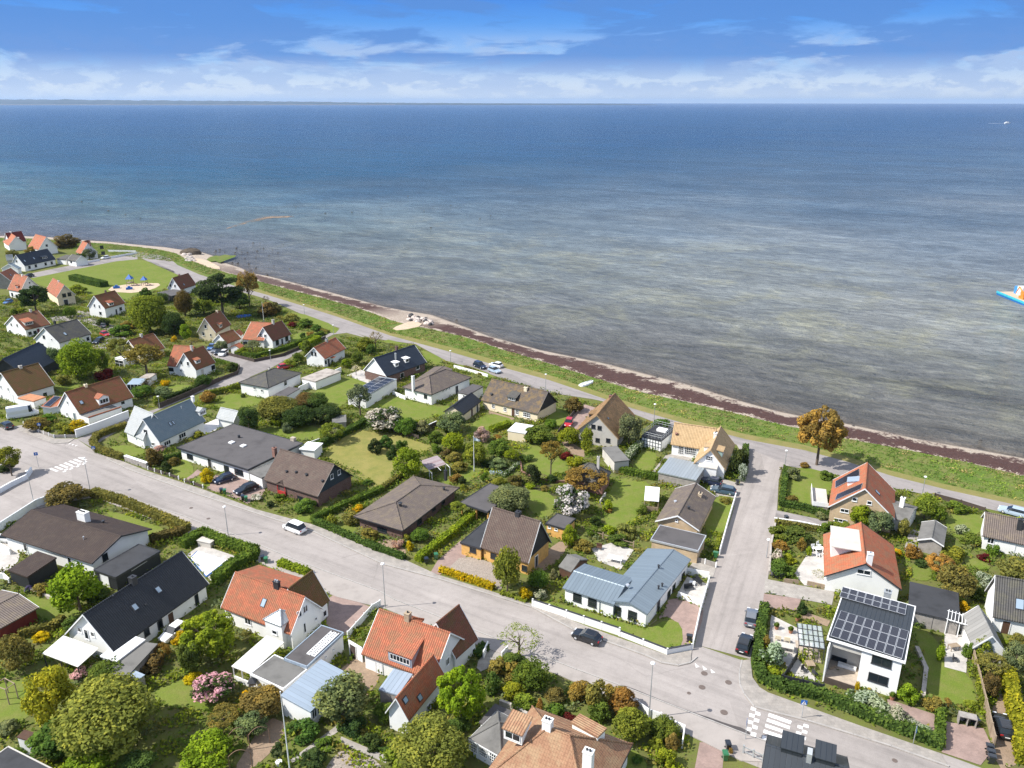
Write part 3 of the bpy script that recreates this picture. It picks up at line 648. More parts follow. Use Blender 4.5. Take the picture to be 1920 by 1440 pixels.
# ---------------------------------------------------------------- lawns, beds and paved areas
def area(r, poly, mat, name, smooth=1, z=None):
    rg(r); return sheet(name, poly, nz() if z is None else z, mat, smooth=smooth)
LAWNS = [('F', [(230, 460), (420, 270), (620, 235), (900, 270), (1190, 370), (1080, 440), (870, 500), (830, 640), (740, 740), (600, 650), (520, 600), (330, 520)], 1),
 ('E', [(580, 1000), (830, 880), (1195, 975), (1350, 960), (1330, 1040), (900, 1120), (740, 970)], 0), ('E', [(110, 850), (420, 700), (640, 760), (380, 970), (270, 970)], 0),
 ('D', [(950, 390), (1100, 280), (1230, 290), (1460, 350), (1130, 430)], 0), ('D', [(1330, 620), (1560, 540), (1920, 580), (1920, 700), (1700, 690)], 0),
 ('M', [(380, 580), (545, 455), (790, 520), (720, 600), (430, 630)], 0), ('Q', [(590, 880), (690, 690), (840, 730), (760, 900)], 0),
 ('Q', [(380, 1090), (500, 940), (780, 1010), (720, 1140), (640, 1250), (620, 1330), (420, 1420), (340, 1200)], 0), ('N', [(740, 260), (1080, 330), (1010, 540), (850, 490)], 0),
 ('O', [(100, 795), (370, 830), (1100, 1060), (1280, 960), (1390, 1010), (1400, 1180), (1310, 1225), (870, 1090)], 0), ('S', [(280, 560), (370, 505), (590, 560), (580, 660), (460, 770), (380, 790), (280, 700)], 0),
 ('S', [(1370, 830), (1640, 830), (1620, 960), (1430, 990), (1390, 900)], 0), ('T', [(1120, 440), (1340, 570), (1360, 740), (1530, 780), (1590, 1020), (1400, 1010), (1240, 900), (1230, 650)], 0),
 ('H', [(-60, 690), (330, 640), (260, 800), (250, 1010), (-60, 1020)], 0), ('H', [(1390, 790), (1500, 690), (1740, 660), (1920, 800), (1920, 930), (1500, 880)], 0),
 ('J', [(-40, 560), (120, 580), (380, 740), (240, 840), (-40, 770)], 0), ('G', [(230, 1120), (620, 1250), (760, 1290), (560, 1420), (330, 1320)], 0), ('G', [(960, 400), (1060, 390), (1540, 560), (1400, 640), (1280, 640)], 0),
 ('D', [(20, 760), (170, 740), (380, 800), (160, 860)], 0), ('D', [(570, 980), (690, 850), (800, 970), (690, 1050)], 0), ('D', [(760, 1060), (860, 1010), (940, 1100), (870, 1120)], 0), ('F', [(0, 970), (280, 920), (140, 1050), (0, 1040)], 0),
 ('F', [(310, 1075), (430, 1050), (540, 1120), (480, 1180)], 0), ('V', [(390, 1130), (720, 1230), (720, 1400), (560, 1400)], 0), ('A', [(290, 580), (640, 500), (1030, 432), (1310, 432), (1590, 560), (1480, 690), (1250, 730), (1130, 780), (700, 720), (440, 650)], 0),
 ('B', [(500, 600), (700, 570), (700, 620), (540, 660)], 0), ('B', [(1380, 640), (1560, 580), (1740, 595), (1500, 680)], 0), ('C', [(1160, 760), (1250, 680), (1440, 690), (1200, 810)], 0), ('C', [(1060, 540), (1220, 500), (1600, 640), (1540, 700), (1250, 620)], 0),
 ('E', [(740, 400), (860, 370), (1330, 545), (1240, 590), (1140, 560), (1080, 430)], 0), ('E', [(1400, 620), (1480, 590), (1760, 690), (1700, 720), (1500, 650)], 0), ('M', [(830, 860), (1000, 700), (1260, 890), (1250, 1000), (1050, 1010)], 0),
 ('F', [(1250, 660), (1350, 560), (1600, 540), (1650, 600), (1500, 700), (1330, 720)], 0), ('Q', [(1240, 1440), (1340, 1110), (1530, 1130), (1440, 1440)], 0), ('M', [(1070, 540), (1150, 400), (1300, 460), (1180, 590)], 0),
 ('S', [(1140, 1180), (1240, 1170), (1290, 1260), (1230, 1290), (1140, 1260)], 0), ('S', [(1500, 1130), (1620, 1140), (1700, 1210), (1540, 1200)], 0), ('B', [(-30, 1270), (130, 1290), (220, 1380), (-30, 1460)], 0), ('F', [(1130, 1330), (1560, 1010), (1590, 1040), (1160, 1360)], 0)]
for i, (r, poly, dry) in enumerate(LAWNS): area(r, poly, G_DRY if dry else G_LAWN, 'lawn')
PAVED = [('D', [(890, 1130), (980, 1010), (1290, 1040), (1270, 1100), (1430, 1140), (1400, 1190), (1270, 1270), (1100, 1200)], PINKP, 'driveway'), ('D', [(690, 1060), (820, 960), (860, 990), (720, 1070)], PINKP, 'garden_path'), ('N', [(-60, 1020), (0, 920), (210, 735), (260, 880), (110, 1000), (20, 1045)], PINKP, 'driveway'),
 ('N', [(110, 1000), (240, 875), (540, 960), (570, 1180), (490, 1150), (60, 1010)], GRAVEL, 'gravel_yard'), ('N', [(820, 1010), (1060, 760), (1180, 760), (1100, 900), (960, 1010)], BROWNP, 'yard'), ('O', [(1110, 1060), (1270, 930), (1330, 770), (1610, 860), (1590, 1020), (1480, 1200), (1410, 1180), (1390, 990), (1280, 930)], PINKP, 'courtyard'),
 ('O', [(620, 330), (800, 275), (1000, 340), (960, 400), (880, 520), (680, 440)], PALEP, 'patio'), ('O', [(1380, 760), (1480, 580), (1670, 650), (1610, 850)], PALEP, 'patio'), ('O', [(1480, 520), (1540, 440), (1740, 500), (1710, 600)], GREYP, 'driveway'),
 ('I', [(1300, 830), (1330, 580), (1390, 540), (1700, 660), (1520, 940)], PINKP, 'driveway'), ('K', [(-20, 960), (150, 830), (330, 880), (330, 1030), (200, 1190), (30, 1300), (-20, 1100)], BROWNP, 'courtyard'), ('J', [(640, 1100), (780, 900), (930, 960), (900, 1100), (620, 1360), (480, 1360)], BROWNP, 'yard'),
 ('J', [(1400, 960), (1420, 1010), (1000, 1300), (980, 1270)], GREYP, 'garden_path'), ('J', [(1440, 1060), (1860, 1240), (1840, 1300), (1420, 1110)], GREYP, 'garden_path'), ('J', [(1340, 1300), (1460, 1170), (1800, 1300), (1700, 1400), (1300, 1400)], GRAVEL, 'parterre'),
 ('T', [(970, 960), (1310, 1070), (1310, 1190), (1000, 1080)], PINKP, 'driveway'), ('T', [(1370, 1115), (1640, 1165), (1710, 1310), (1620, 1420), (1350, 1330)], PINKP, 'driveway'), ('T', [(170, 380), (390, 490), (350, 680), (510, 850), (330, 800), (240, 690), (150, 560)], PALEP, 'patio'), ('T', [(130, 130), (610, 220), (590, 310), (120, 225)], GREYP, 'driveway'),
 ('T', [(120, 232), (380, 270), (350, 350), (110, 330)], PINKP, 'driveway'), ('T', [(380, 350), (580, 420), (560, 460), (380, 400)], BROWNP, 'garden_path'), ('S', [(205, 800), (590, 880), (500, 920), (195, 868)], ASPH2, 'driveway'), ('S', [(330, 1240), (430, 1090), (570, 1070), (540, 1330), (400, 1320)], PALEP, 'patio'),
 ('V', [(1210, 1110), (1430, 1130), (1410, 1420), (1150, 1420)], PINKP, 'driveway'), ('Q', [(1290, 1010), (1430, 950), (1590, 1000), (1540, 1120), (1360, 1110)], GREYP, 'driveway'), ('M', [(1230, 540), (1420, 375), (1540, 410), (1350, 600), (1300, 600)], PINKP, 'driveway'), ('M', [(1190, 690), (1250, 690), (1420, 790), (1420, 850), (1300, 820)], BROWNP, 'garden_path'),
 ('I', [(50, 190), (180, 100), (560, 230), (270, 430)], PALEP, 'pool_deck'), ('M', [(560, 430), (720, 480), (800, 500), (760, 520), (560, 455)], BROWNP, 'garden_path'), ('E', [(430, 690), (560, 640), (700, 700), (620, 760)], PALEP, 'patio'), ('D', [(770, 600), (1000, 500), (1140, 545), (880, 645)], plain('white_deck', (.74, .70, .66), .8, .05, .5), 'terrace'),
 ('G', [(-60, 690), (140, 660), (180, 800), (60, 910), (-60, 930)], PALEP, 'courtyard'), ('T', [(1370, 500), (1540, 520), (1520, 780), (1370, 740)], PALEP, 'patio'), ('C', [(560, 880), (700, 960), (690, 1000), (500, 920)], ASPH2, 'yard'), ('Q', [(770, 900), (900, 740), (970, 720), (1160, 760), (1130, 800), (880, 770), (820, 890)], GREYP, 'patio'),
 ('F', [(700, 1250), (800, 1190), (950, 1290), (960, 1330), (900, 1360)], BROWNP, 'garden_bed'), ('N', [(740, 280), (860, 160), (1120, 300), (1080, 340)], G_DARK, 'garden_bed'), ('F', [(1690, 540), (1900, 560), (1880, 620), (1680, 610)], G_DARK, 'garden_bed'), ('A', [(980, 700), (1040, 650), (1400, 625), (1430, 655), (1250, 715)], SAND, 'sandpit'), ('T', [(1690, 1050), (1780, 900), (1900, 1380), (1720, 1440)], BROWNP, 'dirt_track'),
 ('Y', [(110, 178), (240, 130), (300, 160), (160, 190)], SAND, 'sand_path'), ('U', [(220, 170), (330, 180), (450, 245), (350, 240)], SAND, 'sand_patch'), ('K', [(1210, 900), (1330, 740), (1480, 770), (1280, 960)], GREYP, 'path'), ('V', [(640, 760), (870, 860), (1180, 1010), (1150, 1040), (860, 900), (650, 800)], BROWNP, 'verge_bed')]
for r, poly, mt_, nm in PAVED: area(r, poly, mt_, nm, smooth=0 if nm in ('driveway', 'patio', 'pool_deck', 'terrace', 'garden_path') else 1)
# ---------------------------------------------------------------- building helpers
class Fr:
    def __init__(s, O, u, n): s.O = O; s.u = u; s.n = n
    def w(s, a, b, z): return s.O + s.u * a + s.n * b + UP * z
import os
DBG = os.environ.get('DBG')
class Vol: pass
def start(root, c):
    if root.get('_org') is None:
        root.location = (c.x, c.y, 0); root['_org'] = (c.x, c.y, 0.0)
def H(name, label, cat='house', group=None):
    o = bpy.data.objects.new(name, None); COL.objects.link(o); o.empty_display_size = 1
    return tag(o, label, cat, group)
def rect(A, B, z):
    a = P(A, z); b = P(B, z); u = b - a; u.z = 0; L = u.length; u = u / L
    return a, u, Vector((-u.y, u.x, 0)), L
def gable(root, A, B, R, ze, wall, roof, oh=.35, ohu=.25, t=.17, W=None, zr=None, ub=0, ua=0, barge=TRIM, gpanel=None, zb=0.0, walls=True, ridge=True, onridge=False, back=None):
    a, u, n, L = rect(A, B, zr if onridge else ze)
    if onridge: n = n if n.y > 0 else -n; a = a - n * (W / 2); W = W if n.dot(Vector((-u.y, u.x, 0))) > 0 else -W; n = Vector((-u.y, u.x, 0))
    if R is not None:
        d = hit(R, a, u); w2 = (d - a).dot(n)
        if w2 < 0: n = -n; w2 = -w2
        if zr is None: zr = d.z
        if W: w2 = abs(W) / 2
    else:
        w2 = abs(W) / 2
        if W < 0: n = -n
        # the side the camera sees is the eave, so the ridge lies away from it unless W says otherwise
    V = Vol(); V.root = root; V.ze = ze; V.zr = zr; V.w2 = w2; V.W = 2 * w2 if back is None else w2 + back; V.L = L + ua + ub
    V.fr = Fr(Vector((a.x, a.y, 0)) - u * ua, u, n); V.oh = oh; V.ohu = ohu; V.tan = (zr - ze) / w2; V.kind = 'gable'; V.zb = zb
    ze2 = ze if back is None else zr - V.tan * back
    start(root, V.fr.w(V.L / 2, w2, 0))
    if DBG: print('GABLE', (root.get('label') or '')[:44], 'L%.1f W%.1f ze%.1f zr%.1f slope%.0f' % (V.L, V.W, ze, zr, math.degrees(math.atan(V.tan))))
    WW = V.W
    m = MB()
    m.ext(V.fr, [(0, ze), (w2, zr), (WW, ze2), (WW, ze2 - t), (w2, zr - t), (0, ze - t)], 0, V.L)
    if ridge:
        m.ext(V.fr, [(w2 - .16, zr - .03), (w2 - .06, zr + .08), (w2 + .06, zr + .08), (w2 + .16, zr - .03)], -.01, V.L + .01)
    m.build('roof', roof, root)
    if barge:
        k = .20
        for p0, p1 in ((-.06, -.003), (V.L + .003, V.L + .06)):
            m = MB(); m.ext(V.fr, [(-.02, ze + .03), (w2, zr + .04), (WW + .02, ze2 + .03), (WW + .02, ze2 - k), (w2, zr - k - .02), (-.02, ze - k)], p0, p1)
            m.build('bargeboard', barge, root)
    if walls:
        m = MB(); q = t + .02
        m.ext(V.fr, [(oh, zb), (oh, ze + V.tan * oh - q), (w2, zr - q), (WW - oh, ze2 + V.tan * oh - q), (WW - oh, zb)], ohu, V.L - ohu)
        m.build('wall', wall, root)
        if gpanel:
            for p0, p1 in ((ohu - .06, ohu - .005), (V.L - ohu + .005, V.L - ohu + .06)):
                m = MB(); m.ext(V.fr, [(oh, ze - q + V.tan * oh - .02), (w2, zr - q - .01), (WW - oh, ze - q + V.tan * oh - .02)], p0, p1)
                m.build('gable_boards', gpanel, root)
    return V
def hip(root, A, B, R, ze, wall, roof, oh=.45, t=.18, W=None, zr=None, k=1.0, side=1, walls=True, zb=0, fascia=DTRIM):
    a, u, n, L = rect(A, B, ze)
    if R is not None:
        for sgn in (1, -1):
            nn = n * sgn; pn = (u - nn * k).normalized()   # plane holding A and u*k+n
            d = hit(R, a, Vector((pn.x, pn.y, 0))) if abs(k) > 1e-6 else None
            w2 = (d - a).dot(nn)
            if w2 > 0 and (d - a).dot(u) > 0: break
        n = nn; zr = d.z
    else:
        w2 = W / 2; n = n * side
    V = Vol(); V.root = root; V.ze = ze; V.zr = zr; V.w2 = w2; V.W = 2 * w2; V.L = L; V.fr = Fr(Vector((a.x, a.y, 0)), u, n); V.oh = oh; V.ohu = oh
    V.tan = (zr - ze) / w2; V.kind = 'hip'; V.zb = zb
    start(root, V.fr.w(L / 2, w2, 0))
    if DBG: print('HIP  ', (root.get('label') or '')[:44], 'L%.1f W%.1f ze%.1f zr%.1f' % (V.L, V.W, ze, zr))
    i = min(k * w2, L / 2 - .05); f = V.fr.w; WW = V.W
    m = MB(); sl = math.hypot(w2, zr - ze); sl2 = math.hypot(i, zr - ze)
    c = [f(0, 0, ze), f(L, 0, ze), f(L, WW, ze), f(0, WW, ze)]; r0 = f(i, w2, zr); r1 = f(L - i, w2, zr)
    m.poly([c[0], c[1], r1, r0], [(0, 0), (L, 0), (L - i, sl), (i, sl)])
    m.poly([c[2], c[3], r0, r1], [(0, 0), (L, 0), (L - i, sl), (i, sl)])
    m.poly([c[1], c[2], r1], [(0, 0), (WW, 0), (w2, sl2)]); m.poly([c[3], c[0], r0], [(0, 0), (WW, 0), (w2, sl2)])
    m.poly([q - UP * t for q in reversed(c)])
    for x, y in ((0, 1), (1, 2), (2, 3), (3, 0)): m.poly([c[x] - UP * t, c[y] - UP * t, c[y], c[x]])
    for x, y in ((c[0], r0), (c[1], r1), (c[2], r1), (c[3], r0), (r0, r1)): m.tube(x + UP * .02, y + UP * .02, .11, .11, 6)
    m.build('roof', roof, root)
    if fascia:
        m = MB()
        for x, y in ((0, 1), (1, 2), (2, 3), (3, 0)):
            p0, p1 = c[x], c[y]; d = (p1 - p0).normalized(); o = Vector((d.y, -d.x, 0)); mid = f(L / 2, w2, 0)
            if (p0 - mid).dot(o) < 0: o = -o
            m.box(p0 - UP * (t + .02), d, o, -.05, (p1 - p0).length + .05, .004, .05, 0, t - .01)
        m.build('fascia', fascia, root)
    if walls:
        m = MB(); m.box(V.fr.O, u, n, oh, L - oh, oh, WW - oh, zb, ze - t - .01); m.build('wall', wall, root)
    return V
def flat(root, A, B, C, z, roof, wall, t=.28, oh=.25, zC=None, fascia=None, zb=0, skew=False, walls=True, names=('roof', 'wall')):
    """flat or single-pitch roof from three consecutive corners; zC is the height of the C side"""
    a, u, n, L = rect(A, B, z); zC = z if zC is None else zC
    c = P(C, zC); w = (c - a).dot(n)
    if w < 0: n = -n; w = -w
    if skew:
        b = P(B, z); nn = c - b; nn.z = 0; w = nn.length; n = nn / w
    V = Vol(); V.root = root; V.ze = z; V.zr = zC; V.w2 = w; V.W = w; V.L = L; V.fr = Fr(Vector((a.x, a.y, 0)), u, n); V.oh = oh; V.ohu = oh
    V.tan = (zC - z) / w; V.kind = 'flat'; V.zb = zb
    start(root, V.fr.w(L / 2, w / 2, 0))
    if DBG: print('FLAT ', (root.get('label') or '')[:44], 'L%.1f W%.1f z%.1f-%.1f' % (L, w, z, zC))
    m = MB(); m.ext(V.fr, [(0, z), (w, zC), (w, zC - t), (0, z - t)], 0, L); m.build(names[0], roof, root)
    if fascia:
        m = MB(); g = .10; tn = V.tan
        m.ext(V.fr, [(-.05, z - t - .03), (-.05, z + .05), (g, z + .05 + tn * g), (g, z + .004 + tn * g), (-.004, z - .01), (-.004, z - t - .03)], -.05, L + .05)
        m.ext(V.fr, [(w + .05, zC - t - .03), (w + .05, zC + .05), (w - g, zC + .05 - tn * g), (w - g, zC + .004 - tn * g), (w + .004, zC - .01), (w + .004, zC - t - .03)], -.05, L + .05)
        for x0, x1 in ((-.05, -.004), (L + .004, L + .05)):
            m.ext(V.fr, [(-.004, z - t - .03), (-.004, z + .05), (w + .004, zC + .05), (w + .004, zC - t - .03)], x0, x1)
        for x0, x1 in ((-.05, g), (L - g, L + .05)):
            m.ext(V.fr, [(g + .003, z + .053 + tn * g), (w - g - .003, zC + .053 - tn * g), (w - g - .003, zC + .005 - tn * g), (g + .003, z + .005 + tn * g)], x0 + .002, x1 - .002)
        m.build('fascia', fascia, root)
    if walls and wall:
        m = MB(); m.ext(V.fr, [(oh, zb), (oh, z - t - .01 + V.tan * oh), (w - oh, zC - t - .01 - V.tan * oh), (w - oh, zb)], oh, L - oh); m.build(names[1], wall, root)
    return V
def posts(V, pts, r=.06, mat=DTRIM, name='post'):
    for a, b in pts:
        m = MB(); q = V.fr.w(a * V.L, b * V.W, 0); m.tube(q, q + UP * (V.ze + (V.zr - V.ze) * b - .27), r, r, 6); m.build(name, mat, V.root)
def wplane(V, s):
    f = V.fr
    if s == 'f': return f.w(0, V.oh, 0), f.u, -f.n
    if s == 'r': return f.w(0, V.W - V.oh, 0), f.u, f.n
    if s == 'a': return f.w(V.ohu, 0, 0), f.n, -f.u
    return f.w(V.L - V.ohu, 0, 0), f.n, f.u
def wmesh(m, c, d, o, w, h, nx, ny, fr=.09):
    """window frame (material 0) at wall point c (its middle)"""
    b = c - UP * (h / 2)
    m.box(b, d, o, -w / 2, w / 2, .004, .07, 0, fr); m.box(b, d, o, -w / 2, w / 2, .004, .07, h - fr, h)
    m.box(b, d, o, -w / 2, -w / 2 + fr, .004, .068, fr, h - fr); m.box(b, d, o, w / 2 - fr, w / 2, .004, .068, fr, h - fr)
    for i in range(1, nx):
        x = -w / 2 + w * i / nx; m.box(b, d, o, x - .035, x + .035, .012, .064, fr, h - fr)
    for i in range(1, ny):
        z = h * i / ny; m.box(b, d, o, -w / 2 + fr, w / 2 - fr, .014, .060, z - .03, z + .03)
def win(V, s, pts, w=1.1, h=1.2, nx=2, ny=1, frame=TRIM, name='window', sill=True, glass=GLASS):
    pt, d, o = wplane(V, s)
    for p in pts:
        c = hit(p, pt, o)
        c.z = max(c.z, V.zb + h / 2 + .05)
        k = 1.0; fw = .09
        if c.y > 190: k = 1.25; fw = .045; nx_ = min(nx, 2 if w > 1.3 else 1)
        else: nx_ = nx
        w_, h_ = w * k, h * k
        m = MB(); wmesh(m, c, d, o, w_, h_, nx_, ny, fw)
        if sill: m.box(c - UP * (h_ / 2), d, o, -w_ / 2 - .06, w_ / 2 + .06, .004, .12, -.06, -.003)
        wo = m.build(name, frame, V.root)
        m = MB(); q = fw * .7; m.box(c - UP * (h_ / 2), d, o, -w_ / 2 + q, w_ / 2 - q, .003, .03, q, h_ - q)
        g = m.build('pane', glass, wo)
def door(V, s, p, w=1.0, h=2.05, mat=DTRIM, glazed=False):
    pt, d, o = wplane(V, s); c = hit(p, pt, o); b = Vector((c.x, c.y, V.zb))
    m = MB(); m.box(b, d, o, -w / 2, w / 2, .004, .05, 0, h); dr = m.build('door', mat, V.root)
    m = MB(); m.box(b, d, o, -w / 2 - .1, -w / 2 - .002, .003, .08, 0, h + .1); m.box(b, d, o, w / 2 + .002, w / 2 + .1, .003, .08, 0, h + .1)
    m.box(b, d, o, -w / 2, w / 2, .003, .08, h + .002, h + .1); m.build('frame', TRIM, dr)
def slope(V, side):
    f = V.fr
    if side == 'f': return f.w(0, 0, V.ze), f.n, (f.n * -V.tan + UP).normalized()
    return f.w(0, V.W, V.ze), -f.n, (f.n * V.tan + UP).normalized()
def onroof(V, p, side='f'):
    o, dn, nr = slope(V, side); q = hit(p, o, nr)
    a = (q - o).dot(V.fr.u); v = (q - o).dot(dn)
    return q, a, v, dn, nr
def dormer(V, p, w, h, kind='shed', roof=None, wall=TRIM, nwin=2, side='f', st=.25, wh=None, oh=.22, frame=TRIM, edge=None):
    q, a, v, dn, nr = onroof(V, p, side); u = V.fr.u; T = V.tan; t = .12
    dep = min(h / max(T - st, .2), (V.w2 - v) * 1.02) if kind == 'shed' else min(h / T, V.w2 - v)
    F = Fr(Vector((q.x, q.y, 0)), u, dn); z0 = q.z; zt = z0 + h
    m = MB(); e = .02
    if kind == 'shed':
        m.ext(F, [(0, z0 - .05), (0, zt - t - .01), (dep, zt + st * dep - t - .01), (dep, z0 + T * dep - .3)], -w / 2, w / 2)
    else:
        rise = w / 2 * st
        m.ext(F, [(0, z0 - .05), (0, zt - t), (dep, zt - t), (dep, z0 + T * dep - .3)], -w / 2, w / 2)
        m.poly([F.w(-w / 2, 0, zt - t), F.w(w / 2, 0, zt - t), F.w(0, 0, zt + rise - t)])
    D = m.build('dormer', wall, V.root)
    m = MB()
    if kind == 'shed':
        m.ext(F, [(-oh, zt - st * oh), (dep + .1, zt + st * (dep + .1)), (dep + .1, zt + st * (dep + .1) - t), (-oh, zt - st * oh - t)], -w / 2 - oh * .7, w / 2 + oh * .7)
    else:
        rise = w / 2 * st; dr = min((h + rise) / T, V.w2 - v + .1); o2 = w / 2 + oh * .7; zl = zt - st * oh * .7
        for sg in (-1, 1):
            A0 = F.w(sg * o2, -oh, zl); A1 = F.w(sg * o2, max(.1, (h) / T), zl); R0 = F.w(0, -oh, zt + rise); R1 = F.w(0, dr, zt + rise)
            sl = math.hypot(o2, rise)
            m.poly([A0, A1, R1, R0], [(0, 0), (dep, 0), (dr, sl), (0, sl)])
            m.poly([A0 - UP * t, R0 - UP * t, R1 - UP * t, A1 - UP * t]); m.poly([A0, R0, R0 - UP * t, A0 - UP * t]); m.poly([A0, A0 - UP * t, A1 - UP * t, A1])
    ro = m.build('dormer_roof', roof, D)
    wh = wh or h * .62
    if nwin:
        m = MB(); ww = w * .84; c = F.w(0, 0, z0 + h * .48 - .02); wmesh(m, c, u, -dn, ww, wh, nwin, 1, .08)
        m.box(c - UP * (wh / 2), u, -dn, -ww / 2 + .05, ww / 2 - .05, .003, .03, .05, wh - .05, 1)
        m.build('window', [frame, GLASS], D)
    return D
def chimney(V, p, a=.6, b=.6, mat=WHITE, dv=0.0, pot=True, cap=None, name='chimney', down=.9, top=1.7):
    f = V.fr; q = hit(p, f.w(0, V.w2 + dv, 0), f.n); x = (q - f.O).dot(f.u); zt = q.z
    if V.kind == 'flat': zl = min(V.ze, V.zr)
    else: zl = V.zr - V.tan * abs(dv)
    zt = min(max(zt, zl + .5), zl + top)
    m = MB(); v = V.w2 + dv
    m.box(f.O, f.u, f.n, x - a / 2, x + a / 2, v - b / 2, v + b / 2, zl - down, zt - .12)
    m.box(f.O, f.u, f.n, x - a / 2 - .05, x + a / 2 + .05, v - b / 2 - .05, v + b / 2 + .05, zt - .118, zt)
    c = m.build(name, mat, V.root)
    if pot:
        m = MB(); k = max(1, int(a / .45))
        for i in range(k):
            q = f.w(x + (i - (k - 1) / 2) * .36, v, zt); m.tube(q - UP * .02, q + UP * .22, .13, .12, 8)
        m.build('chimney_pot', cap or DTRIM, c)
    return c
def skylight(V, p, w=.8, h=1.1, side='f', glass=GLASSL, frame=DTRIM):
    q, a, v, dn, nr = onroof(V, p, side); u = V.fr.u; s = (dn + UP * V.tan).normalized()
    m = MB(); F = lambda x, y, z: q + u * x + s * y + nr * z
    def bx(x0, x1, y0, y1, z0, z1, mi):
        k = [F(x0, y0, z0), F(x1, y0, z0), F(x1, y1, z0), F(x0, y1, z0), F(x0, y0, z1), F(x1, y0, z1), F(x1, y1, z1), F(x0, y1, z1)]
        for ix in ((4, 5, 6, 7), (0, 1, 5, 4), (2, 3, 7, 6), (1, 2, 6, 5), (3, 0, 4, 7)): m.poly([k[i] for i in ix], None, mi)
    bx(-w / 2, w / 2, -h / 2, h / 2, -.05, .09, 0); bx(-w / 2 + .1, w / 2 - .1, -h / 2 + .1, h / 2 - .1, .0, .10, 1)
    m.build('skylight', [frame, glass], V.root)
def pipes(V, pts, side='f', r=.09, h=.45, mat=DTRIM):
    for p in pts:
        q, *_ = onroof(V, p, side); m = MB(); m.tube(q - UP * .1, q + UP * h, r, r, 6); m.tube(q + UP * (h - .02), q + UP * (h + .08), r * 1.6, r * 1.3, 6); m.build('vent_pipe', mat, V.root)
def panels(V, c0, c1, c3, nx, ny, side='f', gap=.03, mat=None, lift=.08, frame=ALU):
    """solar panels on a slope: c0 first corner, c1 along the eave, c3 up or down the slope (pixels)"""
    if V.kind == 'flat':
        f = V.fr; o = f.w(0, 0, V.ze); nr = (f.n * -V.tan + UP).normalized()
        q0, q1, q3 = (hit(c, o + nr * lift, nr) for c in (c0, c1, c3))
    else:
        q0, q1, q3 = (onroof(V, c, side)[0] for c in (c0, c1, c3)); nr = onroof(V, c0, side)[4]
    e1 = q1 - q0; e3 = q3 - q0; L1 = e1.length; e1 = e1 / L1; e3 = e3 - e1 * e3.dot(e1); L3 = e3.length; e3 = e3 / L3
    pw = L1 / nx; ph = L3 / ny
    for i in range(nx):
        for j in range(ny):
            m = MB(); b = q0 + e1 * (pw * i) + e3 * (ph * j) + nr * lift
            F = lambda x, y, z: b + e1 * x + e3 * y + nr * z
            k = [F(x, y, z) for z in (0, .05) for x, y in ((gap, gap), (pw - gap, gap), (pw - gap, ph - gap), (gap, ph - gap))]
            for ix in ((4, 5, 6, 7), (0, 1, 5, 4), (2, 3, 7, 6), (1, 2, 6, 5), (3, 0, 4, 7)): m.poly([k[x] for x in ix], None, 0)
            g = gap + .045
            m.poly([F(g, g, .054), F(pw - g, g, .054), F(pw - g, ph - g, .054), F(g, ph - g, .054)], [(0, 0), (pw, 0), (pw, ph), (0, ph)], 1)
            m.build('solar_panel', [frame, SOLAR], V.root)
def part_box(V, name, a0, a1, b0, b1, z0, z1, mat):
    m = MB(); m.box(V.fr.O, V.fr.u, V.fr.n, a0, a1, b0, b1, z0, z1); return m.build(name, mat, V.root)
# ---------------------------------------------------------------- houses: main street, near side
rg('G')
h = H('bungalow', 'long low bungalow with dark brown tiled roof and boxy white rooftop chimney')
V = gable(h, (825, 848), (5, 590), (1090, 598), 2.8, WHITE, T_DBROWN, .5, .5, barge=DTRIM)
f = V.fr
chimney(V, (725, 300), 1.9, 1.0, WHITE, 1.6, cap=DTRIM, down=1.6)
pipes(V, [(755, 630)], mat=ALU); pipes(V, [(930, 480)], 'r', .2, .35)
win(V, 'f', [(630, 830), (230, 700)], .9, 1.6, 1); win(V, 'a', [(945, 790)], 1.0, 1.2, 1, frame=DTRIM)
W2 = flat(h, (245, 968), (70, 905), (320, 728), 2.4, T_DBROWN, BLACKW, zC=3.0, fascia=None, oh=.12)
h = H('garage', 'black boarded garage with flat felt roof beside the brown bungalow', 'garage')
V = flat(h, (1040, 972), (1440, 735), (885, 880), 2.5, FELTB, BLACKW, .3, .1, fascia=DTRIM)
door(V, 'a', (945, 990), 1.6, 2.0, TRIM)
m = MB(); pt, d, o = wplane(V, 'f'); c0 = hit((1180, 915), pt, o); c1 = hit((1320, 825), pt, o); c0 += o * .08; c1 += o * .08
e = (c1 - c0).normalized(); k = UP * .35
for q in (Vector((0, 0, 0)), k): m.tube(c0 + q, c1 + q, .035)
for i in range(13): b = c0.lerp(c1, (i + .5) / 13); m.tube(b, b + k, .025)
tag(m.build('ladder', ALU, loc=c0), 'aluminium ladder hung sideways along the black garage wall', 'ladder')

h = H('house', 'white house with glossy black tile roof beside covered pool')
V = gable(h, ('X', 212.5, 1222), ('X', 391.7, 1094.6), ('X', 155, 1152), 2.5, WHITE, T_BLACK, .35, .35)
chimney(V, (1190, 965), .8, .8, DTRIM); skylight(V, (1425, 1085), .8, 1.0); skylight(V, (1215, 1240), .8, 1.0)
pipes(V, [(1020, 1150), (1315, 1228), (1310, 955), (1480, 842)], h=.2)
win(V, 'f', [(1770, 1170), (1440, 1385)], .7, 1.7, 1, frame=DTRIM)
rg('H'); win(V, 'f', [(1440, 145), (1320, 215)], .9, 1.2, 1, frame=DTRIM); win(V, 'a', [(718, 195), (835, 235)], .75, .8, 1); win(V, 'a', [(780, 235)], .8, 1.6, 1)
door(V, 'f', (1535, 80), .9, 2.0, BROWNW)
h = H('terrace_roof', 'translucent white terrace roof on dark posts against the black roofed house', 'terrace roof')
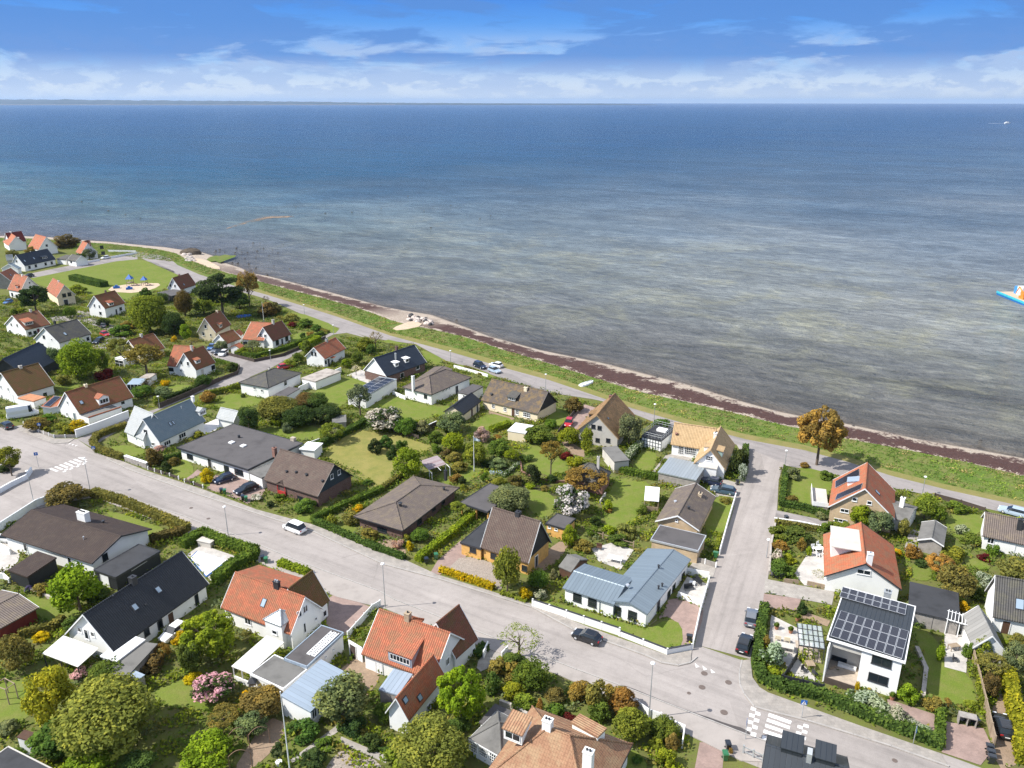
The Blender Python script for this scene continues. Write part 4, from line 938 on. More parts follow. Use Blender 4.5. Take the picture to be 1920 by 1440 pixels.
V = flat(h, (700, 530), (378, 408), (935, 378), 2.2, CORR, None, .08, zC=2.75, walls=False)
posts(V, [(.02, .03), (.5, .03), (.97, .03)], .08)
h = H('extension', 'flat white roofed extension along the black roofed house', 'extension')
V = flat(h, (1050, 480), (1310, 282), (960, 385), 2.45, plain('white_roofing', (.82, .82, .83), .6, .03, .4), WHITE, .2, .2)
h = H('carport', 'low flat carport with grey felt roof beside the white extension', 'carport')
V = flat(h, (1150, 610), (1420, 320), (1060, 480), 2.2, FELTG, GREYW, .2, .2)
h = H('shed', 'tiny shed with pale blue metal lid roof among shrubs', 'shed')
V = flat(h, (1250, 640), (1305, 600), (1150, 600), 2.0, M_LBLUE, GREYW, .1, .08)
h = H('red_shed', 'dark red boarded outbuilding with brown tiled roof', 'outbuilding')
V = gable(h, ('G', 350, 1242), ('G', -160, 1520), ('G', 168, 1120), 2.4, REDW, T_GBROWN, .4, .3)
door(V, 'a', ('G', 265, 1330), 1.0, 2.0, REDW)
h = H('house', 'dark flat roofed building cut off by bottom left corner', 'building')
V = flat(h, (520, 1472), (75, 1246), (-150, 1420), 3.0, FELTB, WHITE, .3, .1, fascia=GREYR)
h = H('shed', 'narrow white garden shed with brown sloping lid roof', 'shed')
V = flat(h, (275, 1200), (345, 1130), (165, 1145), 2.1, BROWNW, WHITE, .12, .06, zC=2.4)

rg('I')
h = H('house', 'large orange tiled house with mossy cross gable and zinc topped tower')
V = gable(h, (355, 665), (985, 912), (485, 345), 2.7, WHITE, T_ORANGE, .4, .25)
chimney(V, (855, 430), .9, .5, plain('black_chimney', (.03, .03, .035), .5), cap=ALU); skylight(V, (742, 625), .8, 1.2)
win(V, 'b', [(1115, 680), (1060, 725)], .9, 1.1); win(V, 'b', [(1110, 850)], .5, 1.6, 1); win(V, 'b', [(1210, 768)], .5, .5, 1); win(V, 'f', [(600, 790)], 1.2, 1.1)
flat(h, (488, 350), (965, 500), (1085, 400), 6.3, T_ORANGE, WHITE, .25, .25, zC=4.9, names=('rear_roof', 'rear_wall'))
W2 = gable(h, (1335, 598), (1225, 690), (1180, 330), 2.7, WHITE, T_MOSS, .3, .25, ub=2.5)
win(W2, 'f', [(1290, 720)], .8, 1.0, 1)
T2 = hip(h, (900, 838), (735, 775), None, 3.9, WHITE, M_ZINC, .15, W=3.4, zr=4.9, side=-1, fascia=None)
win(T2, 'f', [(840, 890)], .9, .7, 1)
h = H('canopy', 'white corrugated terrace canopy on posts beside the zinc topped tower', 'canopy')
V = flat(h, (615, 1262), (450, 1195), (915, 975), 2.35, CORR, None, .1, zC=2.75, walls=False)
posts(V, [(.03, .03), (.97, .03), (.5, .03)], .08, TRIM)
part_box(V, 'low_wall', .1, V.L - .1, .1, .25, 0, .8, WHITE)
h = H('extension', 'extension with plain dark felt roof and white rim by the pink tree', 'extension')
V = flat(h, (918, 1400), (620, 1262), (1110, 1212), 2.5, FELTG, WHITE, .25, .1, fascia=TRIM)
h = H('garage', 'white garage with dark felt roof carrying a strip of white vent blocks', 'garage')
V = flat(h, (1130, 1200), (1460, 893), (940, 1112), 2.9, FELT, WHITE, .3, .1, fascia=M_LBLUE)
win(V, 'f', [(1370, 1045), (1300, 1110)], .35, .35, 1)
m = MB(); q0 = P((1165, 1100), 2.95); q1 = P((1385, 895), 2.95); u = (q1 - q0).normalized(); n = Vector((-u.y, u.x, 0)); L = (q1 - q0).length
k = 15
for r in range(2):
    for i in range(k):
        x = L * i / k; y = (r - .5) * .75
        m.box(q0, u, n, x, x + .12, y - .3, y + .3, 0, .14); m.box(q0, u, n, x + .125, x + L / k - .005, y - .3, y - .18, 0, .135); m.box(q0, u, n, x + .125, x + L / k - .005, y + .18, y + .3, 0, .135)
m.build('vent_blocks', TRIM, h)
h = H('gate_portal', 'small white gateway with pitched cap and dark gate by the garage', 'gateway')
V = flat(h, (1500, 960), (1620, 1030), (1480, 940), 2.4, WHITE, WHITE, .25, .02)
door(V, 'f', (1545, 1020), 1.1, 2.0, DARKW)
rg('J')
h = H('annex', 'white annex with sloping pale blue metal roof under the round green tree', 'annex')
V = flat(h, (1162, 838), (1515, 498), (905, 675), 2.5, M_LBLUE, WHITE, .2, .12, zC=3.1, fascia=None)
win(V, 'f', [(1195, 850), (1240, 805)], .8, 1.4, 2, frame=TRIM); win(V, 'f', [(1300, 750), (1380, 680)], 1.0, 1.4, 2)

rg('K')
h = H('house', 'orange tiled house with wide shed dormer, brick chimney and brown cross gable')
V = gable(h, (178, 795), (825, 1035), (340, 390), 2.5, WHITE, T_ORANGE, .4, .25)
dormer(V, (530, 890), 3.6, 1.7, 'shed', T_ORANGE, M_LBLUE, 6, st=.38, wh=.9)
chimney(V, (597, 425), .7, .7, bricks('tan_brick', (.42, .30, .17), (.36, .25, .14)), 0)
win(V, 'b', [(1022, 785), (955, 865)], .8, 1.1); win(V, 'b', [(1078, 765)], .35, .4, 1)
door(V, 'f', (343, 945), 1.0, 2.1, TRIM); win(V, 'f', [(343, 950)], .9, 1.7, 2, 4, sill=False)
W2 = gable(h, (1230, 660), (1135, 745), (1060, 352), 2.5, WHITE, T_RUST, .3, .25, ub=2.5)
win(W2, 'f', [(1190, 770)], .7, .9, 1)
W3 = gable(h, (605, 1400), (905, 1030), (490, 1195), 2.5, WHITE, T_ORANGE2, .3, .3, ub=.8)
skylight(W3, (575, 1212), .8, .8); skylight(W3, (705, 1190), .8, .8); win(W3, 'f', [(785, 1290)], .9, .9)
Z2 = flat(h, (510, 1168), (335, 1115), (670, 985), 2.6, M_LBLUE, GREYW, .2, .1, zC=2.9, names=('annex_roof', 'annex_wall'))
h = H('bay_roof', 'small red tiled bay roof poking out behind the brick chimney', 'bay')
V = hip(h, (745, 485), (620, 445), None, 2.5, WHITE, T_ORANGE2, .2, W=2.6, zr=3.3, fascia=None)

rg('L')
h = H('house', 'house with faded terracotta roof and two white chimneys at bottom edge')
V = hip(h, ('X', 898, 1466), ('X', 1105, 1556), None, 2.9, WHITE, T_PINK, .4, W=12.5, zr=7.1, k=.8)
chimney(V, (1570, 905), 1.0, .8, WHITE, down=1.5); chimney(V, ('V', 215, 1062), 1.0, .8, WHITE, -1.6, down=1.5)
dormer(V, (1255, 1105), 2.2, 1.5, 'shed', T_PINK, WHITE, 2, st=.2)
D = flat(h, ('V', 292, 1065), ('V', 375, 985), ('V', 0, 970), 6.0, T_PINK, WHITE, .2, .15, zC=5.8, names=('dormer_roof', 'dormer_wall'), zb=3.5)
h = H('garden_pavilion', 'grey hipped roof pavilion with white lattice walls', 'pavilion')
V = hip(h, (1148, 1242), (858, 1078), None, 2.6, WHITE, FELTG, .35, W=5.4, zr=4.1, side=-1, k=1.0, fascia=TRIM)
win(V, 'f', [(900, 1150), (990, 1195), (1085, 1245)], 1.2, 1.5, 4, 4, sill=False)
h = H('garage', 'flat dark felt roof garage shaded by the bright green maple', 'garage')
V = flat(h, (1170, 1085), (860, 1060), (1090, 760), 2.4, FELT, WHITE, .2, .15, skew=False) if False else flat(h, (1390, 890), (1095, 762), (1240, 1060), 2.5, FELT, WHITE, .2, .15)

rg('T')
h = H('house', 'dark sheet metal roofed building with two boxy dormers at bottom edge', 'building')
V = gable(h, ('X', 1436, 1395), ('X', 1592, 1440), None, 3.0, WHITE, M_DARK, .3, .2, barge=DTRIM, W=9.0, zr=5.6, onridge=True)
for a, b in ((.19, .44), (.60, .83)):
    m = MB(); z1 = V.zr + .35
    m.box(V.fr.O, V.fr.u, V.fr.n, V.L * a, V.L * b, V.w2 - .3, V.w2 + 2.2, V.zr - 1.6, z1); d_ = m.build('dormer', M_DARK, h)
    m = MB(); m.box(V.fr.O, V.fr.u, V.fr.n, V.L * a - .1, V.L * b + .1, V.w2 - .4, V.w2 + 2.3, z1 + .003, z1 + .12); m.build('dormer_roof', M_DARK, d_)
part_box(V, 'chimney', V.L * .50, V.L * .56, V.w2 - .6, V.w2 + .4, V.zr - .8, V.zr + .8, ALU)
h = H('modern_house', 'white two storey modern house covered in solar panels')
V = flat(h, (1098, 706), (558, 540), (1132, 312), 5.8, M_DARK, None, .25, .3, zC=5.5, fascia=TRIM, walls=False)
f = V.fr; LL = V.L; WW = V.W
m = MB(); s = LL * .54
m.box(f.O, f.u, f.n, .3, s, .3, WW - .3, 0, 5.2); m.build('wall', WHITE, h)
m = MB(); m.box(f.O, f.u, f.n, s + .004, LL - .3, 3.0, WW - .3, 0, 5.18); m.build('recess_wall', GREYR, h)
m = MB(); m.box(f.O, f.u, f.n, LL - .48, LL - .3, -1.2, 2.996, 0, 5.17); m.build('side_wall', WHITE, h)
part_box(V, 'balcony_deck', s + .01, LL - .5, -1.2, 2.99, .55, .7, DECK)
part_box(V, 'balcony_front', s + .01, LL - .5, -1.3, -1.205, 0, .95, DARKW)
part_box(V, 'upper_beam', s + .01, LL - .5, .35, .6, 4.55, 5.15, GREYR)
V.ohu = .3
win(V, 'f', [(935, 703), (910, 822)], 2.3, 1.25, 2, frame=DTRIM)
Vr = Vol(); Vr.__dict__.update(V.__dict__); Vr.oh = 3.0
win(Vr, 'f', [(640, 690)], 1.9, .9, 1, frame=DTRIM)
part_box(V, 'bench', s + .4, s + 2.6, 2.0, 2.6, .71, 1.1, WHITE)
panels(V, (1075, 690), (578, 530), (1092, 488), 8, 3); panels(V, (1098, 385), (640, 258), (1108, 310), 8, 2)
chimney(V, (950, 375), .9, .9, GALV, 1.2)
h = H('glass_conservatory', 'glass roofed conservatory with black frame beside the modern house', 'conservatory')
V = flat(h, (545, 600), (362, 590), (555, 470), 2.5, _b and MATS['window_glass'], None, .06, zC=2.9, walls=False) if False else None
q = [P(x, 2.5) for x in ((540, 612), (362, 585))]; u = (q[1] - q[0]).normalized(); n = Vector((-u.y, u.x, 0)); n = n if n.y > 0 else -n
start(h, q[0]); L = (q[1] - q[0]).length
fr_ = Fr(Vector((q[0].x, q[0].y, 0)), u, n); WD = 4.2
GL, _t2, _b2 = _pbr('clear_glass'); setc(_t2, _b2, (.55, .62, .66)); _b2.inputs['Roughness'].default_value = .05; _b2.inputs['Alpha'].default_value = .35
m = MB(); m.ext(fr_, [(0, 2.5), (WD, 2.9), (WD, 2.86), (0, 2.46)], 0, L); m.build('roof_glass', GL, h)
m = MB()
for i in range(6): x = L * i / 5; m.box(fr_.O, u, n, x - .04, x + .04, -.02, .05, 0, 2.45)
for i in range(6):
    x = L * i / 5; m.ext(fr_, [(0, 2.6), (WD, 3.0), (WD, 2.905), (0, 2.505)], x - .04, x + .04)
for i in range(1, 4): v = WD * i / 4; m.box(fr_.O, u, n, 0, L, v - .03, v + .03, 2.51 + .4 * v / WD, 2.58 + .4 * v / WD)
m.box(fr_.O, u, n, -.05, L + .05, -.06, -.025, 2.3, 2.5)
m.build('frame', DTRIM, h)
m = MB(); m.box(fr_.O, u, n, .1, L - .1, .1, WD, .05, .09); m.build('floor_deck', DECK, h)

# ---------------------------------------------------------------- right of the side street
rg('S')
h = H('house', 'white house with bright orange roof and grey balcony dormer')
V = gable(h, (1075, 1350), (1018, 1045), (825, 1170), 2.6, WHITE, T_ORANGE2, .35, .3, barge=DTRIM)
chimney(V, (880, 968), .8, .8, WHITE, -.5, cap=M_LBLUE)
D = part_box(V, 'dormer', V.L * .38, V.L * .80, V.w2 + .5, V.W - .9, 3.2, V.zr - .35, WHITE)
part_box(V, 'dormer_roof', V.L * .30, V.L * .82, V.w2 + .35, V.W - .7, V.zr - .345, V.zr - .22, GREYR)
win(V, 'a', [(812, 1228)], 1.9, .8, 2)
h = H('house', 'yellow brick house with red roof and black solar strips')
V = gable(h, (565, 775), (597, 590), (820, 650), 2.9, YBRICK, T_ORANGE2, .35, .3)
panels(V, (612, 735), (795, 655), (612, 700), 1, 1); panels(V, (615, 650), (785, 560), (620, 600), 1, 1)
win(V, 'a', [(748, 725), (850, 748)], .8, .7, 1); win(V, 'a', [(678, 803)], 1.4, .7, 2); door(V, 'a', (797, 760), .9, 2.0, plain('mint_door', (.35, .5, .42), .5))
win(V, 'a', [(650, 870)], 2.2, .6, 3); skylight(V, (905, 678), .8, 1.1, 'r')
dormer(V, (700, 620), 1.8, 1.0, 'shed', M_LBLUE, WHITE, 2, st=.3)
h = H('terrace', 'raised terrace with white rails beside the yellow brick house', 'terrace')
V = flat(h, (565, 780), (455, 765), (590, 660), 1.4, GREYR, GREYW, .15, .05)
part_box(V, 'rail', -.02, V.L, -.06, -.005, 1.4, 2.2, TRIM); part_box(V, 'rail', V.L - .06, V.L, 0, V.W, 1.4, 2.2, TRIM)
h = H('cottage', 'low white outbuilding with dark grey felt roof by the coast road', 'outbuilding')
V = gable(h, (1192, 778), (1015, 728), None, 2.4, WHITE, FELTG, .25, .2, barge=None, W=7.0, zr=3.3)
chimney(V, (1100, 622), .7, .7, WHITE); door(V, 'f', (1108, 800), 1.0, 2.0, GREYR); win(V, 'f', [(1040, 770)], 1.0, 1.1)
h = H('cabin', 'small grey felt roofed cabin with white verges', 'cabin')
V = gable(h, (1366, 1048), (1388, 922), (1280, 993), 2.2, GREYW, FELTG, .25, .3)
part_box(V, 'terrace_floor', -1.6, V.L + .3, V.W, V.W + 1.6, 0, .25, GREYW)
h = H('house', 'white house with weathered brown tiles and black chimney at right edge')
V = gable(h, (1632, 977), (1990, 1052), (1650, 812), 2.5, WHITE, T_GBROWN, .35, .3)
chimney(V, (1900, 860), .7, .7, DTRIM, -1.4, down=2); win(V, 'f', [(1690, 1010)], 1.0, 1.1); door(V, 'f', (1790, 1070), 2.4, 2.0, WHITE)
rg('T')
h = H('house', 'white house with brown tiles and skylight at right edge')
V = gable(h, (1703, 392), (2010, 452), (1722, 105), 2.5, WHITE, T_GREY, .35, .3)
skylight(V, (1890, 305), 1.1, 1.5); door(V, 'f', (1795, 455), .9, 2.0, BROWNW)
h = H('shed', 'old grey boarded shed with weathered gable roof', 'shed')
V = gable(h, (1797, 640), (1690, 425), (1705, 525), 2.0, WHITE, seams('old_roof_sheet', (.30, .29, .27), .7, .8, 0, .15), .25, .25)
h = H('carport', 'wide flat black roofed carport behind the solar panel house', 'carport')
V = flat(h, (1478, 432), (1120, 345), (1380, 205), 2.4, FELTB, GREYW, .2, .2)
posts(V, [(.02, .03), (.5, .03), (.97, .03)])
h = H('bin_shelter', 'open white bin shelter between driveway and lawn', 'bin shelter')
q = [P(x, 1.3) for x in ((1600, 1110), (1475, 1080))]; u = (q[1] - q[0]).normalized(); n = Vector((-u.y, u.x, 0)); n = n if n.y > 0 else -n; L = (q[1] - q[0]).length
start(h, q[0]); m = MB(); O = Vector((q[0].x, q[0].y, 0)); m.box(O, u, n, 0, L, 0, 1.0, 1.2, 1.3); m.build('roof', GREYW, h)
m = MB()
for x in (0, L / 2 - .04, L - .08): m.box(O, u, n, x, x + .08, 0, 1.0, 0, 1.197)
m.box(O, u, n, .085, L - .085, .92, .99, 0, 1.195); m.build('wall', GREYW, h)

# ---------------------------------------------------------------- middle row, far side of the main street
rg('O')
h = H('house', 'L shaped white house with blue grey metal roof on the street corner')
V = gable(h, (1125, 918), (1513, 428), (955, 812), 2.6, WHITE, M_BLUEG, .35, .3, barge=M_BLUEG, back=4.4)
W2 = gable(h, (357, 682), (697, 792), (462, 490), 2.6, WHITE, M_BLUEG, .35, .3, ub=2.2, barge=None, zr=3.42, W=7.6)
win(W2, 'f', [(492, 768), (627, 812)], 1.35, 1.5, 1, 2, frame=DTRIM); win(V, 'a', [(847, 887), (988, 932)], 1.35, 1.5, 1, 2, frame=DTRIM)
win(V, 'f', [(1440, 600), (1355, 735), (1310, 800)], 1.2, 1.2, 1, frame=DTRIM); door(V, 'f', (1215, 880), 1.2, 2.1, DTRIM)
pipes(V, [(1222, 505), (1255, 670), (1222, 692)], r=.13, h=.5); pipes(W2, [(945, 665)], r=.2, h=.2, mat=ALU)
m = MB(); pt, d, o = wplane(W2, 'f'); c = hit((692, 860), pt, o); m.tube(Vector((c.x, c.y, 0)) + o * .08, Vector((c.x, c.y, 2.35)) + o * .08, .05); m.build('downpipe', GALV, h)
rg('Q')
h = H('house', 'yellow brick bungalow with brown tiles, white verges and brick chimney')
V = gable(h, (1205, 1415), (1355, 1110), (1012, 1280), 2.3, YBRICK, T_GBROWN, .4, .35)
chimney(V, (1212, 1108), 1.0, .6, bricks('light_brick', (.55, .42, .26), (.48, .36, .22)), -1.5, down=1.8); pipes(V, [(1110, 1220)], r=.2); pipes(V, [(990, 1160)], 'r', .2, .25, ALU)
win(V, 'a', [(1003, 1325)], .45, .45, 1)
h = H('terrace_roof', 'bright white terrace roof attached to the yellow brick bungalow', 'terrace roof')
V = flat(h, (842, 1152), (710, 1140), (898, 1030), 2.2, MATS['white_roofing'], None, .12, zC=2.4, walls=False); posts(V, [(.03, .03), (.97, .03)], .07, WOOD)
part_box(V, 'low_wall', .1, V.L - .1, .1, .2, 0, .9, WOOD)
rg('O')
h = H('garage', 'yellow brick garage with flat dark felt roof behind the metal roofed house', 'garage')
V = flat(h, (1580, 350), (1152, 248), (1622, 205), 2.5, FELT, YBRICK, .25, .15, fascia=ALU)
rg('Q')
h = H('house', 'large house with sandy yellow tiles and white gable by the coast road')
V = gable(h, (1445, 868), (1528, 642), (1308, 688), 2.3, WHITE, T_TAN, .35, .3, barge=T_TAN)
dormer(V, (1418, 735), 2.4, 1.3, 'shed', T_TAN, plain('copper_green', (.30, .42, .38), .5), 3, st=.15)
dormer(V, (1255, 690), 1.8, 1.2, 'shed', T_TAN, WHITE, 1, 'r', st=.1)
chimney(V, (1352, 535), .8, .6, WHITE, .3); win(V, 'a', [(1295, 765)], 1.3, 1.0, 3, 2); win(V, 'a', [(1298, 910)], .8, .8, 2, 2)
W2 = gable(h, (946, 637), (1240, 682), (980, 440), 2.5, WHITE, T_TAN, .35, .3, ub=2, barge=None)
win(W2, 'f', [(1040, 690)], 1.1, 1.9, 3, 4, sill=False); win(W2, 'f', [(1125, 695)], 2.4, 1.9, 6, 4, sill=False); pipes(W2, [(1000, 550)], r=.25, h=.3, mat=MATS['red_brick'])
flat(h, (1365, 862), (1195, 835), (1370, 822), 2.6, GREYR, WHITE, .2, .1, zC=2.9, names=('porch_roof', 'porch_wall'))
h = H('garage', 'garage with pale zinc roof in front of the sandy tiled house', 'garage')
V = flat(h, (1178, 962), (832, 887), (1225, 812), 2.3, M_ZINC, GREYW, .25, .15, zC=2.5, fascia=None)
h = H('garden_house', 'black and white timber framed garden house with roof terrace', 'garden house')
V = flat(h, (868, 605), (682, 560), (915, 485), 2.7, FELTB, WHITE, .2, .12)
m = MB(); pt, d, o = wplane(V, 'f'); LL = V.L - .24
for i in range(8): x = .0 + LL * i / 7; b = pt + d * (.12 + x); m.box(b, d, o, -.06, .06, .003, .04, 0, 2.4)
for z in (.0, .85, 1.65, 2.3): m.box(pt + d * .12, d, o, 0.07, LL - .07, .003, .036, z, z + .11)
m.build('timber_frame', BLACKW, h)
m = MB(); e = [V.fr.w(x, y, 2.72) for x, y in ((.1, .1), (V.L - .1, .1), (V.L - .1, V.W - .1), (.1, V.W - .1))]
for i in range(4):
    a, b = e[i], e[(i + 1) % 4]
    for z in (.5, 1.0): m.tube(a + UP * z, b + UP * z, .03)
    for k in range(6): q = a.lerp(b, k / 6); m.tube(q, q + UP * 1.0, .03)
m.build('railing', GALV, h)
part_box(V, 'sofa', V.L * .2, V.L * .65, V.W * .55, V.W * .75, 2.71, 3.2, WHITE)
h = H('house', 'tall grey plastered house with steep weathered tan roof and red chimney')
V = gable(h, (478, 592), (628, 378), (283, 375), 2.4, GREYR, T_TANB, .3, .3, barge=T_TAN)
chimney(V, (410, 208), .8, .7, RBRICK, .3); win(V, 'a', [(308, 490), (252, 478)], .9, .9, 1, frame=DTRIM); win(V, 'a', [(385, 603), (290, 600)], .9, .9, 1, frame=DTRIM)
dormer(V, (225, 385), 2.2, 1.0, 'shed', T_TANB, DTRIM, 1, 'r', st=.1); skylight(V, (385, 405), .5, .5)
h = H('brick_outbuilding', 'brick outbuilding with pyramid slate roof and small chimney', 'outbuilding')
V = hip(h, (415, 890), (125, 840), None, 2.5, RBRICK, T_GREY, .25, W=5.6, zr=5.0, side=1, fascia=None)
chimney(V, (303, 640), .45, .45, GREYR)
flat(h, (440, 795), (330, 665), (512, 705), 2.6, FELTG, GREYR, .2, .1, names=('annex_roof', 'annex_wall'))
rg('M')
h = H('cottage', 'long cream cottage with lichen grey roof and black gable boards')
V = gable(h, (1000, 460), (490, 335), (1095, 260), 2.3, CREAM, tiles('lichen_brown_tiles', (.12, .095, .08), (.09, .075, .065), (.26, .17, .06), .3), .35, .3, gpanel=BLACKW, barge=DTRIM)
dormer(V, (765, 345), 2.4, 1.1, 'shed', T_GREY, BLACKW, 4, st=.35); chimney(V, (893, 220), .8, .6, CREAM, -.7, down=1.5); pipes(V, [(585, 290)], r=.25, h=.3)
win(V, 'f', [(600, 392), (705, 420)], .9, 1.0, 2, 2); win(V, 'f', [(815, 445)], .9, 1.2, 2, 2); win(V, 'f', [(900, 470)], 2.0, 1.1, 4, 2); door(V, 'f', (780, 455), .9, 2.0, BROWNW)
h = H('shed', 'cream garden shed with bright white flat roof', 'shed')
V = flat(h, (890, 635), (725, 608), (968, 565), 2.3, MATS['white_roofing'], CREAM, .2, .1)
h = H('carport', 'narrow black tiled open shed beside the cream cottage', 'shed')
V = gable(h, (330, 470), (492, 345), None, 2.3, CREAM, T_BLACK, .3, .2, barge=DTRIM, W=5.2, zr=4.1); door(V, 'f', (405, 440), 1.0, 2.0, BROWNW); door(V, 'f', (455, 425), .9, 2.0, DTRIM)
rg('E')
h = H('bungalow', 'white bungalow with brown hipped roof near the coast road')
V = hip(h, (1195, 864), (1555, 708), None, 2.9, WHITE, T_GBROWN, .4, W=9.5, zr=5.5)
win(V, 'f', [(1300, 828), (1330, 815), (1358, 803)], .45, .6, 1); door(V, 'f', (1422, 805), 1.0, 2.1, DTRIM); win(V, 'a', [(1142, 880)], 1.0, 1.0, 1, frame=DTRIM)
win(V, 'a', [(1048, 915), (1012, 900)], .5, .4, 1)
W2 = gable(h, (1000, 760), (1225, 612), (1085, 755), 2.5, WHITE, T_GBROWN, .2, .2, ub=0, barge=None)
chimney(V, (1025, 640), .7, .5, WHITE, 1.2, down=2.5)
h = H('garage', 'flat grey roofed garage between the hipped bungalow and cream cottage', 'garage')
V = flat(h, (1530, 862), (1430, 842), (1680, 790), 2.6, FELT, WHITE, .25, .1); win(V, 'f', [(1485, 875)], .6, .6, 1)
h = H('house', 'house with navy blue roof and two white flat dormers')
V = gable(h, (790, 702), (1152, 572), (675, 535), 2.5, BBRICK, T_NAVY, .35, .35)
for p in ((885, 612), (978, 575)): dormer(V, p, 1.3, 1.3, 'shed', MATS['white_roofing'], WHITE, 1, st=.05, oh=.35)
chimney(V, (878, 385), .6, .6, BBRICK, .9, down=2); chimney(V, (870, 490), .35, .35, GALV, -1.6, pot=False, down=1)
m = MB(); pt, d, o = wplane(V, 'a'); q = .19
m.ext(V.fr, [(.4, V.ze - q + .1), (V.w2, V.zr - q - .06), (V.W - .4, V.ze - q + .1)], V.ohu - .07, V.ohu - .005); m.build('gable_boards', TRIM, h)
win(V, 'a', [(682, 615)], 1.6, 1.1, 3); win(V, 'f', [(930, 690), (1070, 615)], 1.1, 1.1)
h = H('outbuilding', 'long white outbuilding roofed with rows of solar panels', 'outbuilding')
V = flat(h, (885, 722), (602, 888), (715, 705), 3.0, M_ZINC, WHITE, .2, .1, zC=3.0)
panels(V, (860, 730), (612, 875), (712, 712), 6, 2)
rg('E')
h = H('house', 'small white house with plain bright orange roof by the junction')
V = gable(h, (232, 543), (425, 447), (135, 440), 2.7, WHITE, T_ORANGE2, .35, .3)
chimney(V, (250, 362), .6, .6, GALV); win(V, 'a', [(122, 493), (150, 497)], .45, .8, 1, frame=DTRIM); door(V, 'f', (270, 585), .9, 2.0, DTRIM); win(V, 'f', [(243, 572), (300, 570)], .8, 1.0, 2)
m = MB(); c = hit((298, 540), *wplane(V, 'f')[::2]); o = -V.fr.n; m.box(Vector((c.x, c.y, 2.0)), V.fr.u, o, -.7, .7, .01, 1.0, .0, .12); m.build('door_canopy', T_ORANGE2, h)
rg('C')
h = H('house', 'white block house with grey hipped roof beside the lane')
V = hip(h, (972, 1187), (1275, 1052), None, 3.1, WHITE, T_GREY, .3, W=9.5, zr=5.2)
win(V, 'f', [(1128, 1142)], .9, 1.1, 1); win(V, 'a', [(852, 1190), (918, 1212)], .8, .8, 2); chimney(V, (985, 1030), .5, .5, GREYR, .6)
flat(h, (1112, 1275), (1262, 1190), (1032, 1245), 2.3, FELT, WHITE, .15, .1, names=('porch_roof', 'porch_wall'))
h = H('garage', 'garage with stained concrete flat roof and long white side wall', 'garage')
V = flat(h, (1400, 1128), (1628, 1038), (1288, 1090), 2.4, CONC, WHITE, .3, .1)

# ---------------------------------------------------------------- left row, far side of the main street
rg('D')
h = H('house', 'pale house with blue grey tiled roof, side wings and white chimney')
V = gable(h, (475, 717), (890, 522), (325, 510), 2.2, WHITE, T_BLUEG, .35, .3)
win(V, 'a', [(350, 622)], .9, .9, 3, frame=DTRIM); win(V, 'a', [(322, 712), (418, 732)], .9, .8, 2); win(V, 'f', [(545, 722)], 1.8, 1.0, 3); win(V, 'f', [(680, 655)], 2.0, 1.1, 3)
skylight(V, (572, 552), .6, 1.0); skylight(V, (600, 540), .5, 1.0); chimney(V, (772, 305), .55, .55, WHITE, .1, pot=False); pipes(V, [(672, 410)], mat=ALU)
dormer(V, (868, 470), 2.0, 1.3, 'gable', T_LGREY, WHITE, 3, st=.5)
gable(h, (160, 620), (258, 665), (252, 390), 2.3, WHITE, T_LGREY, .3, .3, ub=3)
W2 = gable(h, (1140, 535), (985, 500), (1182, 435), 2.3, WHITE, T_LGREY, .3, .3)
h = H('bungalow', 'wide flat roofed bungalow with dark grey felt and black fascia')
V = flat(h, (1272, 962), (632, 762), (1735, 715), 2.8, FELT, WHITE, .3, .5, fascia=DTRIM)
win(V, 'f', [(750, 845)], 1.8, 1.1, 2, frame=DTRIM); door(V, 'f', (930, 912), 1.0, 2.1, DTRIM); win(V, 'f', [(1190, 985)], 2.4, 1.2, 3, frame=DTRIM); win(V, 'f', [(1080, 960)], 1.4, 1.6, 2, frame=DTRIM)
for p in ((1125, 722), (1230, 752)):
    q = P(p, 2.8); m = MB(); m.box(q, V.fr.u, V.fr.n, -.5, .5, -.5, .5, .004, .25); m.build('roof_light', TRIM, h)
q = P((1192, 675), 2.8); m = MB(); m.tube(q + UP * .003, q + UP * .6, .28, .28, 8); m.build('roof_vent', DTRIM, h)
q = P((1680, 700), 2.8); m = MB(); m.box(q, V.fr.u, V.fr.n, -.5, .5, -.4, .4, .004, .7); m.build('chimney', bricks('pale_brick', (.5, .42, .32), (.45, .38, .29)), h)
h = H('carport', 'white flat carport roof behind the wide flat roofed bungalow', 'carport')
V = flat(h, ('D', 1870, 790), ('D', 1730, 775), ('D', 1920, 720), 2.3, MATS['white_roofing'], WHITE, .2, .2)
h = H('garage', 'sloping garage link between flat roofed bungalow and dark brick house', 'garage')
V = flat(h, (1395, 1035), (1280, 985), (1500, 880), 2.5, FELTG, WHITE, .25, .1, skew=False)
rg('F')
h = H('house', 'brick house with brown tiled roof, navy gable and red porch')
V = gable(h, ('X', 494, 899), (172, 822), ('X', 525.5, 841.5), 2.4, BBRICK, T_BROWN, .4, .35, gpanel=NAVYW, barge=DTRIM)
win(V, 'b', [(297, 640), (362, 602)], .8, 1.0, 1)
chimney(V, ('D', 1508, 775), .7, .7, RBRICK, -.4, down=1.4); pipes(V, [(70, 630), (215, 688)], r=.2, h=.3); pipes(V, [('D', 1620, 985), ('D', 1705, 990), ('D', 1800, 1015)], r=.2, h=.25)
win(V, 'f', [(15, 850)], 1.4, 1.0, 2, frame=DTRIM)
q = P(('D', 1590, 1190), 0); u = V.fr.u; n = V.fr.n; m = MB(); F2 = Fr(Vector((q.x, q.y, 0)), n, u)
m.ext(F2, [(-1.2, 2.3), (0, 3.1), (1.2, 2.3), (1.2, 2.2), (0, 3.0), (-1.2, 2.2)], -.6, 3.2); m.build('porch_roof', T_BROWN, h)
